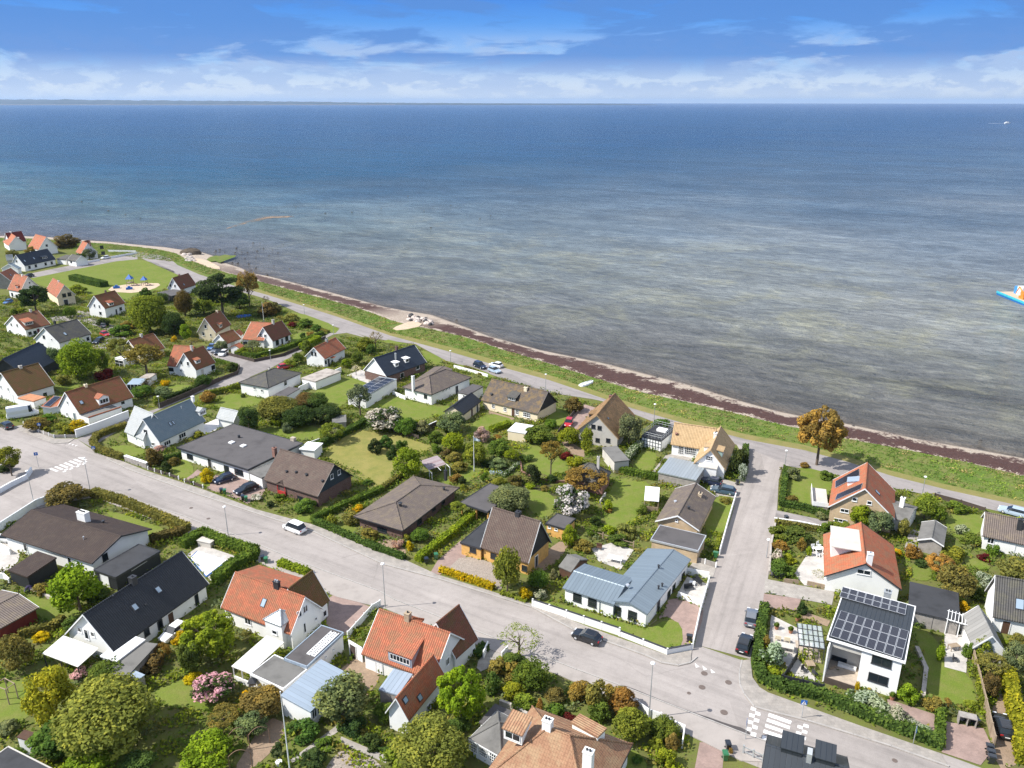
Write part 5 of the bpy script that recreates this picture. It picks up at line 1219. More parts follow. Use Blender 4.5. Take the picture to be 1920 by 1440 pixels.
m = MB(); m.box(q, n, u, -.4, .0, -1.05, 1.05, 0, .9); m.box(q, n, u, -.4, -.3, -1.05, -.9, .9, 2.2); m.box(q, n, u, -.4, -.3, .9, 1.05, .9, 2.2); m.box(q, n, u, 0.01, 2.6, -1.0, 1.0, 0, .3); m.build('porch', plain('red_paint', (.40, .035, .035), .5), h)
h = H('bungalow', 'brick bungalow with wide brown hipped roof behind a street hedge')
V = hip(h, (937, 1128), (1447, 738), None, 2.3, BBRICK, T_GBROWN, .7, W=10.4, zr=3.85)
chimney(V, (1325, 690), .5, .5, DTRIM, -1.0, down=1.6); pipes(V, [(915, 905)], r=.28, h=.6); pipes(V, [(1308, 760)], r=.2, h=.4)
win(V, 'f', [(1215, 930), (1300, 868)], 1.1, .9, 2, frame=DTRIM); win(V, 'f', [(1085, 1040)], 1.4, 1.4, 2, frame=DTRIM); win(V, 'a', [(750, 1120)], 2.0, .9, 2, frame=DTRIM)
rg('N')
h = H('house', 'yellow house with steep brown tiled roof and black gable end')
V = gable(h, (820, 942), (388, 797), (930, 563), 2.4, YELLOW, T_BROWN, .35, .35, gpanel=BLACKW, barge=GALV)
chimney(V, (727, 475), .75, .75, DTRIM, .1); win(V, 'f', [(505, 875)], 1.1, 1.0, 1, frame=DTRIM); win(V, 'f', [(785, 985)], 1.0, 1.0, 1, frame=DTRIM); door(V, 'a', (890, 900), .8, 2.0, DTRIM); win(V, 'a', [(935, 690)], .9, 1.0, 1, frame=DTRIM)
W2 = flat(h, (392, 808), (207, 752), (470, 500), 2.3, FELTB, YELLOW, .25, .12, fascia=DTRIM, names=('annex_roof', 'annex_wall'))
win(W2, 'f', [(320, 820)], 1.2, 1.0, 2, frame=DTRIM)
h = H('carport', 'carport with split flat brown and black roof on yellow posts', 'carport')
V = flat(h, (450, 480), (200, 395), (530, 240), 2.4, FELT, None, .25, .2, walls=False, fascia=DTRIM); posts(V, [(.45, .05), (.97, .05), (.03, .05)], .18, YELLOW)
part_box(V, 'back_wall', .1, V.L - .1, V.W - .3, V.W - .15, 0, 2.1, BLACKW); part_box(V, 'garage_door', V.L * .55, V.L * .95, V.W * .35, V.W * .37, 0, 2.0, GREYR)
h = H('shed', 'yellow garden shed with flat black roof behind the yellow house', 'shed')
V = flat(h, (1145, 632), (975, 582), (1245, 540), 2.3, FELT, YELLOW, .2, .12, fascia=DTRIM); win(V, 'f', [(1010, 615), (1070, 635)], .6, .5, 1)
h = H('shed', 'brown shed with rounded grey felt roof beside the metal roofed house', 'shed')
V = gable(h, (1205, 1018), (1090, 968), None, 2.0, BROWNW, FELTG, .15, .1, barge=None, W=-4.6, zr=3.0)

# ---------------------------------------------------------------- lane houses, left
rg('C')
h = H('house', 'white house with orange wing, rust roof and small orange dormer')
V = gable(h, (322, 1027), (500, 957), (212, 875), 2.6, WHITE, T_MOSSR, .3, .3)
dormer(V, (345, 965), 1.6, 1.1, 'shed', T_ORANGE2, WHITE, 2, st=.3); chimney(V, (280, 805), .5, .5, GREYR)
win(V, 'a', [(192, 962), (252, 970)], .6, .9, 2); win(V, 'a', [(190, 1032)], .5, .4, 1); win(V, 'f', [(478, 1003)], 1.2, 1.1, 3); door(V, 'f', (382, 1050), .9, 2.0, GREYR)
W2 = gable(h, (60, 987), (155, 995), (125, 800), 2.6, WHITE, T_ORANGE, .3, .3, ub=3, barge=None); win(W2, 'f', [(100, 1020)], 1.2, .8, 2, frame=DTRIM)
h = H('house', 'white house with orange wing and chestnut roof behind a clipped hedge')
V = gable(h, (1013, 767), (1182, 702), (925, 642), 2.5, WHITE, T_RUST, .3, .3)
chimney(V, (1015, 572), .7, .5, GREYR); win(V, 'a', [(910, 715), (948, 720)], .7, .8, 2, 2); win(V, 'f', [(1055, 778), (1140, 742)], 1.1, 1.2, 2, frame=DTRIM); door(V, 'f', (1098, 765), .8, 2.0, DTRIM)
W2 = gable(h, (740, 747), (880, 757), (820, 590), 2.5, WHITE, T_ORANGE, .3, .3, ub=2, barge=TRIM); win(W2, 'f', [(790, 790)], 2.6, 1.2, 5, sill=False)
h = H('house', 'cream house with gambrel gable and rust roof among dark trees')
V = gable(h, (502, 692), (640, 615), (400, 560), 2.9, CREAM, T_MOSSR, .3, .3)
dormer(V, (550, 645), 1.6, 1.4, 'shed', T_ORANGE2, CREAM, 2, st=.25); chimney(V, (517, 535), .5, .5, CREAM); win(V, 'a', [(410, 635), (390, 700)], .6, .9, 2); win(V, 'a', [(457, 712)], .4, .7, 1)
h = H('garage', 'small garage with brown gable roof between two orange winged houses', 'garage')
V = gable(h, (602, 788), (732, 742), (527, 705), 2.2, WHITE, T_MOSSR, .3, .25); door(V, 'f', (655, 800), 1.6, 1.9, GREYR)
h = H('shed', 'small red tiled lean to roof beside the chestnut roofed house', 'shed')
V = gable(h, (720, 830), (765, 808), (670, 800), 2.0, WHITE, T_ORANGE2, .2, .2, barge=None)
h = H('shed', 'tiny orange roofed outhouse behind the brown gabled garage', 'shed')
V = gable(h, (725, 715), (755, 695), (685, 680), 2.2, WHITE, T_ORANGE, .2, .2, barge=None)
rg('A')
h = H('house', 'white house with brown roof at the corner of the village green')
V = gable(h, (1625, 687), (1768, 640), (1550, 582), 2.6, WHITE, T_RUST, .3, .3); chimney(V, (1612, 550), .6, .5, RBRICK)
win(V, 'a', [(1535, 650), (1575, 655)], .6, .9, 2); win(V, 'a', [(1545, 620)], .3, .4, 1); skylight(V, (1655, 640), .6, .9)
h = H('garage', 'flat grey roofed garage in front of the house by the green', 'garage')
V = flat(h, (1545, 742), (1412, 712), (1622, 692), 2.5, FELT, BLACKW, .25, .2)
h = H('house', 'white house with rust roof, orange shed dormer and brick chimney')
V = gable(h, (942, 857), (1128, 805), (845, 742), 3.4, WHITE, T_MOSSR, .3, .3); chimney(V, (948, 695), .5, .5, BBRICK)
dormer(V, (1005, 830), 2.0, 1.2, 'shed', T_ORANGE, WHITE, 2, st=.3)
win(V, 'a', [(850, 830), (895, 840)], .5, .9, 2); win(V, 'a', [(905, 900)], .9, 1.0, 2); win(V, 'f', [(1085, 860)], 1.0, 1.1, 2); door(V, 'f', (1045, 875), .7, 2.0, DTRIM)
h = H('house', 'cream house with orange roof beside a dark pine')
V = gable(h, (510, 757), (412, 690), (577, 645), 3.3, CREAM, T_ORANGE, .3, .3); chimney(V, (530, 620), .5, .5, WHITE)
win(V, 'a', [(577, 738), (625, 728)], 1.0, 1.1, 2, frame=DTRIM); door(V, 'a', (597, 810), 1.3, 2.0, DTRIM)
h = H('house', 'white house with bright orange roof and red dormer by the lane')
V = gable(h, (182, 706), (66, 684), (250, 567), 3.0, WHITE, T_ORANGE, .3, .3); dormer(V, (155, 675), 1.6, 1.0, 'gable', T_ORANGE, plain('red_dormer', (.35, .04, .03), .5), 1, st=.5)
chimney(V, (200, 555), .5, .5, WHITE); win(V, 'f', [(110, 730), (150, 745)], .9, 1.0, 2, frame=DTRIM); win(V, 'a', [(265, 625)], .5, .6, 1)
h = H('house', 'orange roofed grey boarded house cut by the left edge')
V = gable(h, (95, 607), (190, 562), (0, 535), 3.2, GREYW, T_ORANGE, .3, .3); skylight(V, (95, 555), .7, 1.0)
h = H('house', 'long white house with navy roof and dark dormer facing the green')
V = gable(h, (220, 472), (503, 412), (140, 375), 2.6, WHITE, T_NAVY, .3, .3); dormer(V, (405, 410), 3.0, 1.2, 'shed', T_NAVY, DTRIM, 3, st=.15)
skylight(V, (222, 428), .7, 1.1); skylight(V, (305, 405), .7, 1.1); win(V, 'f', [(265, 485), (322, 472), (410, 455), (465, 445)], .9, 1.0, 2, frame=DTRIM); win(V, 'a', [(150, 432)], .7, .9, 1)
h = H('house', 'small white house with grey roof next to the navy roofed house')
V = gable(h, (600, 418), (680, 432), None, 2.5, WHITE, T_GREY, .3, .3, barge=TRIM, W=6, zr=4.6); win(V, 'f', [(640, 435)], 1.0, .9, 2, frame=DTRIM)
flat(h, (505, 408), (597, 418), (600, 372), 2.4, T_GREY, WHITE, .2, .2, zC=3.4, names=('annex_roof', 'annex_wall')); door(V, 'f', (600, 450), .8, 2.0, GREYR)
h = H('house', 'white beach house with red roof and round arched gable windows')
V = gable(h, (885, 347), (930, 268), (832, 240), 2.8, WHITE, T_ORANGE2, .3, .3) if False else gable(h, (882, 350), (835, 330), None, 2.8, WHITE, T_ORANGE2, .3, .3, W=7.5, zr=7.5)
win(V, 'a', [(915, 305), (928, 358)], 1.3, 1.3, 3, frame=DTRIM); chimney(V, (805, 240), .5, .5, RBRICK)
W2 = gable(h, (770, 335), (838, 320), (730, 255), 2.8, WHITE, T_RUST, .3, .3); win(W2, 'a', [(735, 312)], 1.0, 1.2, 2)
h = H('house', 'white house with plain orange red roof near the beach')
V = gable(h, (347, 327), (252, 300), (415, 212), 2.8, WHITE, T_ORANGE2, .3, .3); win(V, 'a', [(420, 290)], .9, 1.0)
h = H('house', 'white house with dark red roof and white dormer near the beach')
V = gable(h, (90, 267), (238, 248), (45, 178), 2.8, WHITE, tiles('dark_red_tiles', (.20, .035, .025), (.15, .03, .02)), .3, .3); dormer(V, (150, 240), 2.6, 1.2, 'shed', WHITE, WHITE, 3, st=.1)
chimney(V, (95, 165), .6, .6, WHITE); win(V, 'f', [(165, 275), (205, 270)], .8, .9)
h = H('house', 'white gabled house at the left edge near the beach')
V = gable(h, (75, 292), (25, 255), None, 2.8, WHITE, T_ORANGE2, .3, .3, W=-8, zr=7); win(V, 'f', [(45, 265), (55, 290)], .7, .9)
h = H('shed', 'small pale grey shed left of the navy roofed house', 'shed')
V = gable(h, (60, 425), (120, 420), (50, 375), 2.2, GREYR, T_LGREY, .2, .2)
h = H('shed', 'little blue roofed hut beside the navy roofed house', 'hut')
V = gable(h, (160, 500), (195, 490), (75, 455), 2.2, WHITE, M_BLUEG, .2, .2)
h = H('house', 'white house with maroon roof and wide orange dormer')
V = gable(h, (225, 1049), (457, 997), (108, 920), 2.6, WHITE, T_RUST, .3, .3); dormer(V, (265, 1005), 2.6, 1.2, 'shed', T_ORANGE2, GREYR, 4, st=.2); chimney(V, (272, 865), .6, .6, GREYR)
win(V, 'a', [(102, 1002), (155, 1010)], .7, .8); win(V, 'a', [(95, 1075)], .9, .9); win(V, 'f', [(270, 1080), (315, 1070)], .9, .9); door(V, 'f', (347, 1070), .8, 2.0, plain('maroon_door', (.12, .02, .03), .5))
h = H('house', 'white house with worn grey roof and single skylight')
V = gable(h, (530, 1167), (825, 1082), (392, 1030), 2.6, WHITE, T_GREY, .3, .3); skylight(V, (585, 1085), .8, 1.2); chimney(V, (490, 970), .5, .5, DTRIM, .4)
win(V, 'a', [(395, 1112)], .7, .8, 1, frame=DTRIM); win(V, 'a', [(465, 1137)], .4, .4, 1); win(V, 'a', [(380, 1190)], 1.1, 1.0, 2, frame=DTRIM); win(V, 'f', [(790, 1130)], .8, 1.0)
rg('B')
h = H('house', 'dark slate roofed house with skylights at the left edge')
V = gable(h, (215, 338), (-120, 500), None, 2.6, BLACKW, T_NAVY, .3, .3, barge=DTRIM, W=10.5, zr=7.2); skylight(V, (65, 360), .8, 1.3); skylight(V, (0, 380), .8, 1.3)
h = H('house', 'white house with moss covered brown roof and flat orange annex')
V = gable(h, (155, 680), (492, 582), (5, 475), 2.5, WHITE, T_MOSS, .3, .3); chimney(V, (180, 410), .7, .6, GREYR)
win(V, 'a', [(75, 625), (10, 605), (20, 705)], .7, 1.0, 2); win(V, 'f', [(405, 670)], .9, .9, 1, frame=DTRIM); door(V, 'a', (120, 740), 1.0, 2.1, TRIM)
flat(h, (300, 730), (412, 690), (175, 695), 2.2, plain('terracotta_deck', (.45, .2, .1), .8), WHITE, .25, .05, names=('annex_roof', 'annex_wall'))
h = H('house', 'white house with mottled brown roof and hipped three window dormer')
V = gable(h, (715, 848), (1203, 692), (583, 650), 2.4, WHITE, T_MOSSR, .3, .3); chimney(V, (768, 578), .6, .6, CREAM)
dormer(V, (942, 755), 2.5, 1.7, 'gable', T_ORANGE, WHITE, 3, st=.55); skylight(V, (732, 742), .8, 1.0)
win(V, 'a', [(608, 745)], .7, .9, 2); win(V, 'a', [(605, 850)], .8, 1.0, 2, 3); win(V, 'f', [(1105, 745)], 1.1, .9, 1); door(V, 'a', (672, 860), .9, 2.0, M_BLUEG)
part_box(V, 'annex_wall', .3, V.L * .62, -3.0, .3, 0, 1.9, WHITE)
part_box(V, 'annex_roof', .35, V.L * .60, -2.9, .2, 1.9, 2.0, FELTG); part_box(V, 'parapet', .3, V.L * .62, -3.05, -2.85, 2.003, 2.25, T_ORANGE)
h = H('garage', 'small orange roofed garage topped with one big solar panel', 'garage')
V = gable(h, (366, 778), (478, 682), (454, 790), 2.2, WHITE, T_ORANGE2, .25, .2, barge=TRIM)
panels(V, (388, 774), (490, 688), (440, 788), 1, 1)
h = H('house', 'cream house with brown roof half hidden by a budding olive tree')
V = gable(h, (1262, 318), (1485, 250), (1155, 182), 2.5, CREAM, T_MOSSR, .3, .3); chimney(V, (1268, 125), .6, .6, GREYR); win(V, 'a', [(1180, 270), (1160, 330)], .7, .9)
h = H('conservatory', 'white sunroom with big windows under the budding olive tree', 'sunroom')
V = flat(h, (1110, 355), (1030, 340), (1150, 310), 2.3, TRIM, WHITE, .15, .1); win(V, 'f', [(1075, 390)], 2.6, 1.5, 4, 2, sill=False)
h = H('garage', 'low white garage with flat pale roof beside the glass house', 'garage')
V = flat(h, (1340, 525), (1250, 522), (1440, 482), 2.2, CONC, WHITE, .2, .1)
# ---------------------------------------------------------------- foliage
def foliage(name, blossom=False):
    m = bpy.data.materials.new(name); m.use_nodes = True; t = NT(m.node_tree); out = t.n('ShaderNodeOutputMaterial')
    oc = t.n('ShaderNodeObjectInfo').outputs['Color']; v = t.n('ShaderNodeAttribute', attribute_name='v').outputs['Fac']
    if blossom:
        gate = t.ramp(v, [(.42, 0), (.46, 1)]); leaf = t.mix(v, (.05, .09, .02), (.11, .16, .045))
        c = t.mix(gate, leaf, t.mix(1.0, oc, t.ramp(v, [(.4, .8), (1, 1.15)]), 'MULTIPLY'))
    else:
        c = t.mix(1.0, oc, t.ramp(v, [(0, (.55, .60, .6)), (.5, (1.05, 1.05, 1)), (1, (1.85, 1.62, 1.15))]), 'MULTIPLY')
    d = t.n('ShaderNodeBsdfDiffuse'); tr = t.n('ShaderNodeBsdfTranslucent'); t.l(c, d.inputs[0]); t.l(c, tr.inputs[0])
    mx = t.n('ShaderNodeMixShader', i_0=.38); t.l(d.outputs[0], mx.inputs[1]); t.l(tr.outputs[0], mx.inputs[2]); t.l(mx.outputs[0], out.inputs[0])
    return m
LEAF = foliage('foliage'); BLOOM = foliage('blossom', True)
BARK = plain('bark', (.12, .09, .065), .95, .2, 4)
def leafmesh(name, P0, N0, size, v, mat, rs, asp=.7):
    """one quad per leaf clump at P0 facing about N0"""
    n = len(P0); N = N0 / np.maximum(np.linalg.norm(N0, axis=1, keepdims=True), 1e-6)
    r = rs.normal(size=(n, 3)); a = np.cross(N, r); a /= np.maximum(np.linalg.norm(a, axis=1, keepdims=True), 1e-6); b = np.cross(N, a)
    s = (size * rs.uniform(.65, 1.35, n))[:, None] * .5
    q = np.stack([P0 - a * s - b * s * asp, P0 + a * s - b * s * asp * .6, P0 + a * s * .8 + b * s * asp, P0 - a * s * .7 + b * s * asp], 1).reshape(-1, 3)
    me = bpy.data.meshes.new(name); me.vertices.add(4 * n); me.loops.add(4 * n); me.polygons.add(n)
    me.vertices.foreach_set('co', q.astype(np.float32).ravel()); me.loops.foreach_set('vertex_index', np.arange(4 * n, dtype=np.int32))
    me.polygons.foreach_set('loop_start', np.arange(0, 4 * n, 4, dtype=np.int32)); me.polygons.foreach_set('loop_total', np.full(n, 4, dtype=np.int32))
    at = me.attributes.new('v', 'FLOAT', 'FACE'); at.data.foreach_set('value', np.clip(v, 0, 1).astype(np.float32))
    me.materials.append(mat); me.update(calc_edges=True); return me
def crown(name, n, nb, br, size, mat, seed, shell=.76, flat=1.0, shape=None, low=-.8, jit=.55, dens=None):
    rs = np.random.RandomState(seed); C = []
    while len(C) < nb:
        d = rs.normal(size=3); d /= np.linalg.norm(d)
        if d[2] < low: continue
        k = d * (shell * rs.uniform(.55, 1.0) ** .5)
        if shape == 'cone': f = max(.12, 1 - (k[2] + .9) / 1.9); k[:2] *= f * 1.25
        C.append(k)
    C = np.array(C); R = br * rs.uniform(.65, 1.3, nb)
    w = R ** 2 / np.sum(R ** 2); idx = rs.choice(nb, n, p=w)
    d = rs.normal(size=(n, 3)); d /= np.linalg.norm(d, axis=1, keepdims=True); rad = rs.uniform(.55, 1.0, n) ** .6
    P0 = C[idx] + d * (R[idx] * rad)[:, None] * np.array([1, 1, flat])
    N0 = d + rs.normal(size=(n, 3)) * jit + np.array([0, 0, .35])
    cv = rs.uniform(.22, .78, nb); v = cv[idx] + rs.normal(size=n) * .16
    m = P0[:, 2] > -1.0
    return leafmesh(name, P0[m], N0[m], size, v[m], mat, rs)
PROTO = {
    'L': [crown('tree_crown', 11000, 80, .26, .066, LEAF, s) for s in (1, 2)],
    'M': [crown('tree_crown', 4500, 36, .31, .10, LEAF, s) for s in (3, 4, 5)],
    'S': [crown('shrub_leaves', 1700, 16, .40, .165, LEAF, s) for s in (6, 7, 8, 9)],
    'O': [crown('tree_crown', 3600, 70, .19, .075, LEAF, s, .82, .8, low=-.3) for s in (10, 11)],
    'P': [crown('tree_crown', 8000, 44, .30, .07, LEAF, s, .74, .45, jit=.9) for s in (12, 13)],
    'B': [crown('tree_crown', 8000, 85, .17, .075, LEAF, s, .86, 1.1, jit=.4) for s in (14, 15)],
    'C': [crown('tree_crown', 2200, 26, .30, .12, LEAF, s, .8, 1.2, 'cone', -.95) for s in (16, 17)],
    'T': [crown('twigs', 900, 60, .16, .055, LEAF, s, .85, .8, low=-.2) for s in (18,)],
    'W': [crown('blossom_crown', 3400, 34, .30, .12, BLOOM, s) for s in (19, 20)],
    'V': [crown('variegated_leaves', 1300, 14, .42, .17, BLOOM, s) for s in (21, 22)],
}
def trunkmesh(seed, limbs=7, reach=.55):
    rs = random.Random(seed); m = MB()
    m.tube((0, 0, -.02), (.015, .01, .5), .055, .036, 7); m.tube((.015, .01, .49), (0, -.01, .95), .036, .010, 6)
    for i in range(limbs):
        a = 2 * math.pi * i / limbs + rs.uniform(-.3, .3); z = .30 + .42 * i / limbs; r = reach * rs.uniform(.6, 1.0)
        p = Vector((0, 0, z)); q = Vector((math.cos(a) * r * .55, math.sin(a) * r * .55, z + .18)); e = Vector((math.cos(a) * r, math.sin(a) * r, z + rs.uniform(.2, .42)))
        m.tube(p, q, .022, .014, 5, cap=False); m.tube(q, e, .014, .004, 5, cap=False)
        for k in range(2):
            b = a + rs.uniform(-.9, .9); m.tube(q, q + Vector((math.cos(b) * r * .45, math.sin(b) * r * .45, rs.uniform(.05, .25))), .009, .003, 4, cap=False)
    o = m.build('trunk', BARK, loc=(0, 0, 0)); me = o.data; bpy.data.objects.remove(o); return me
TRUNK = [trunkmesh(s) for s in (1, 2, 3)]
PAL = dict(g=(.115, .175, .03), y=(.205, .24, .034), o=(.21, .195, .052), d=(.055, .083, .028), p=(.17, .205, .095), f=(.50, .36, .015), h=(.30, .29, .025), r=(.12, .022, .022), a=(.36, .21, .055),
           n=(.25, .235, .055), q=(.38, .33, .03), w=(.70, .67, .55), k=(.74, .46, .48), l=(.215, .28, .024), b=(.145, .118, .042), e=(.09, .145, .034), v=(.42, .46, .30), u=(.22, .14, .36))
vi = [0]
def veg(cx, cy, w, h, kind, col, label, trunk=None):
    """a tree or shrub whose crown fills the pixel box centred (cx,cy); its foot is found on the ground"""
    vi[0] += 1; rs = random.Random(vi[0] * 13 + 5); s = REG[cur[0]][2]
    tree = kind in 'LMOPBCTW' and (w / s) * mpp(P((cx, cy), 2)) > 2.6
    zc = 1.0
    for _ in range(5):
        q = P((cx, cy), zc); k = mpp(q); rx = w / s * k / 2
        d = (q - CAMV); th = math.atan2(CAM_H - zc, math.hypot(d.x, d.y)); hv = h / s * k / 2
        rz = math.sqrt(max(hv * hv - (rx * math.sin(th)) ** 2, (rx * .45) ** 2)) / math.cos(th); rz = min(max(rz, rx * .5), rx * 2.6)
        zc = rz * .86 if not tree else rz + (trunk if trunk is not None else min(.8, rz * .2))
    base = Vector((q.x, q.y, 0)); me = PROTO[kind][rs.randrange(len(PROTO[kind]))]; c = PAL[col]
    if kind in 'SO' and col == 'a': c = (.25, .17, .045)
    if kind == 'S' and col == 'k': c = (.40, .29, .25)
    c = tuple(x * rs.uniform(.9, 1.12) for x in c) + (1,)
    grp = None
    if tree:
        root = empty('tree' if kind != 'P' else 'pine_tree', label, 'tree', base)
        o = bpy.data.objects.new('crown', me); COL.objects.link(o); o.parent = root; o.location = (0, 0, zc); o.scale = (rx * 1.08, rx * rs.uniform(1.0, 1.14), rz * 1.06); o.rotation_euler.z = rs.uniform(0, 6.28); o.color = c
        t = bpy.data.objects.new('trunk', TRUNK[rs.randrange(3)]); COL.objects.link(t); t.parent = root; t.scale = (max(rx * 1.25, .8),) * 2 + ((zc + rz * .55),); t.rotation_euler.z = rs.uniform(0, 6.28)
    else:
        o = bpy.data.objects.new('shrub', me); COL.objects.link(o); o.location = (q.x, q.y, zc); o.scale = (rx, rx * rs.uniform(.9, 1.08), rz); o.rotation_euler.z = rs.uniform(0, 6.28); o.color = c
        tag(o, label, 'shrub')
def hedge(line, h, w, col, label, dens=15, mat=None, size=.30, name='hedge'):
    rs = np.random.RandomState(len(label) * 7 + int(h * 10)); PT = []; NR = []
    core = MB(); ws = [P(p, 0) for p in line]; org = ws[0].copy()
    for a, b in zip(ws[:-1], ws[1:]):
        d = b - a; L = d.length; d = d / L; n = Vector((-d.y, d.x, 0)); g = .10
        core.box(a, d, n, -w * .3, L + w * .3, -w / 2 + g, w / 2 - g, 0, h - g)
        for side, area_ in (('t', w * L), ('l', h * L), ('r', h * L), ('e', w * h)):
            k = int(dens * area_ * (1 if side != 't' else 1.4)) + 3; u = rs.uniform(-w * .3, L + w * .3, k)
            if side == 't': vv = rs.uniform(-w / 2, w / 2, k); zz = np.full(k, h) + rs.normal(0, .06, k); nn = np.tile([0, 0, 1.], (k, 1))
            elif side == 'e': u = np.where(rs.rand(k) < .5, -w * .35, L + w * .35); vv = rs.uniform(-w / 2, w / 2, k); zz = rs.uniform(0.05, h, k); nn = np.array([np.array(d) * (1 if x > 0 else -1) for x in u])
            else:
                sg = 1 if side == 'l' else -1; vv = sg * (w / 2) + rs.normal(0, .05, k); zz = rs.uniform(.05, h, k); nn = np.tile(np.array(n) * sg, (k, 1))
            PT.append(np.stack([a.x - org.x + d.x * u + n.x * vv, a.y - org.y + d.y * u + n.y * vv, zz], 1)); NR.append(nn + rs.normal(0, .45, (k, 3)))
    PT = np.concatenate(PT); NR = np.concatenate(NR)
    vb = .5 + .25 * np.sin(PT[:, 0] * 1.3 + PT[:, 1] * .9) * np.sin(PT[:, 0] * .5 - 1) + rs.normal(0, .17, len(PT))
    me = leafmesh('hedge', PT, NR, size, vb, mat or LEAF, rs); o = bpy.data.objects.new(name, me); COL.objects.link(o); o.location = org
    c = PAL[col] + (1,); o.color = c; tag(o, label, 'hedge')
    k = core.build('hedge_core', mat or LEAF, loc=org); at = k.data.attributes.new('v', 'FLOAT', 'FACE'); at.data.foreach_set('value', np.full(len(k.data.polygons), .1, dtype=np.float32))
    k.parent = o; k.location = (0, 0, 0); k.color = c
def VG(r, rows):
    rg(r)
    for x in rows: veg(*x)
VG('A', [(300, 745, 270, 240, 'P', 'd', 'dark spreading pine beside the cream house with orange roof', 2), (700, 685, 170, 80, 'S', 'y', 'yellow green bush behind the dark pine on the village green'), (625, 885, 115, 95, 'M', 'g', 'small round tree by the lane below the cream orange roofed house'),
 (1310, 720, 110, 90, 'S', 'e', 'dark bush at the sandpit side of the flat grey garage'), (1330, 900, 340, 340, 'L', 'y', 'large yellow green birch behind the rust roofed white house', .4), (1650, 800, 170, 240, 'L', 'b', 'tall dark bronze tree right of the large birch', .4), (1830, 830, 180, 140, 'M', 'y', 'yellow green tree between dark bronze tree and big pine'),
 (1560, 990, 210, 220, 'L', 'd', 'dark evergreen behind the brown roofed cream house'), (1670, 1070, 105, 140, 'M', 'l', 'small lime green tree left of the gambrel house'), (1560, 1130, 60, 60, 'S', 'f', 'spiky yellow plant in shade below dark evergreens'), (1725, 1165, 180, 90, 'T', 'o', 'bare twiggy bush in front of the gambrel house'),
 (800, 362, 115, 85, 'M', 'p', 'pale grey green tree in front of the beach house'), (725, 395, 95, 75, 'M', 'e', 'dark green bush beside the small white grey roofed house'), (200, 870, 80, 50, 'S', 'y', 'low bright bush left under the dark pine'), (125, 890, 75, 55, 'S', 'g', 'low green bush near the blue car by the lane'),
 (930, 985, 110, 80, 'S', 'd', 'dark bush next to the car below the rust roofed house'), (1100, 1060, 200, 60, 'S', 'g', 'low spreading shrub along the lane garden'), (1150, 1005, 140, 45, 'S', 'a', 'rusty orange low shrub below the rust roofed house'), (280, 335, 130, 60, 'S', 'o', 'olive bush between the beach houses and navy roof'), (580, 255, 240, 45, 'S', 'b', 'bronze beach scrub near the flagpole by the sea'),
 (1450, 760, 130, 90, 'M', 'e', 'dark tree at the front of the flat grey garage'), (100, 360, 120, 60, 'S', 'o', 'scrubby bush left of the long navy roof')])
VG('B', [(700, 350, 370, 350, 'L', 'l', 'big bright green tree below the worn grey roof', .4), (470, 330, 150, 170, 'M', 'p', 'pale leaved tree at the left of the big bright tree'), (1300, 330, 360, 270, 'O', 'o', 'spreading olive budding tree over the white sunroom', 1.5), (1080, 250, 230, 190, 'O', 'o', 'smaller olive budding tree by the lane and parked cars', 1), (910, 360, 130, 190, 'M', 'y', 'yellow green tree between big bright tree and olive tree'),
 (925, 490, 170, 110, 'S', 'r', 'dark purple shrub right below the big bright tree'), (265, 300, 95, 95, 'S', 'y', 'yellow green bush beside the dark slate roof'), (1270, 640, 170, 100, 'M', 'g', 'green shrub in the garden right of the mottled roof'), (1480, 640, 180, 95, 'S', 'p', 'pale silvery shrub behind the dark clipped hedge'), (1490, 565, 90, 65, 'S', 'f', 'bright yellow forsythia on the lawn by the low white garage'), (1825, 545, 135, 105, 'M', 'e', 'dark round bush in front of the rust roofed lane house'),
 (330, 930, 200, 110, 'M', 'o', 'olive shrub in the corner garden behind the camper'), (288, 950, 65, 75, 'S', 'f', 'small yellow bush at the corner garden edge'), (560, 985, 200, 105, 'S', 'y', 'yellow green shrub in the corner garden by the street'), (700, 960, 160, 120, 'S', 'f', 'large yellow shrub at the white wall corner'), (430, 890, 150, 80, 'S', 'g', 'green shrub before the orange roofed garage'), (420, 990, 75, 55, 'S', 'y', 'low bright yellow green cushion by the corner fence'),
 (70, 1235, 205, 190, 'M', 'y', 'small yellow green tree by the left edge junction', 2), (580, 545, 130, 110, 'S', 'o', 'olive shrub beside the mossy brown roof'), (1420, 730, 110, 90, 'S', 'y', 'bright shrub at the dark fence by the lane lamp'), (1330, 570, 130, 110, 'T', 'b', 'bare shrub beside the greenhouse'), (40, 1330, 140, 90, 'S', 'd', 'dark low bush under the small tree at the left edge'), (1790, 1030, 90, 60, 'S', 'y', 'small bush on the white terrace by the blue grey roof')])
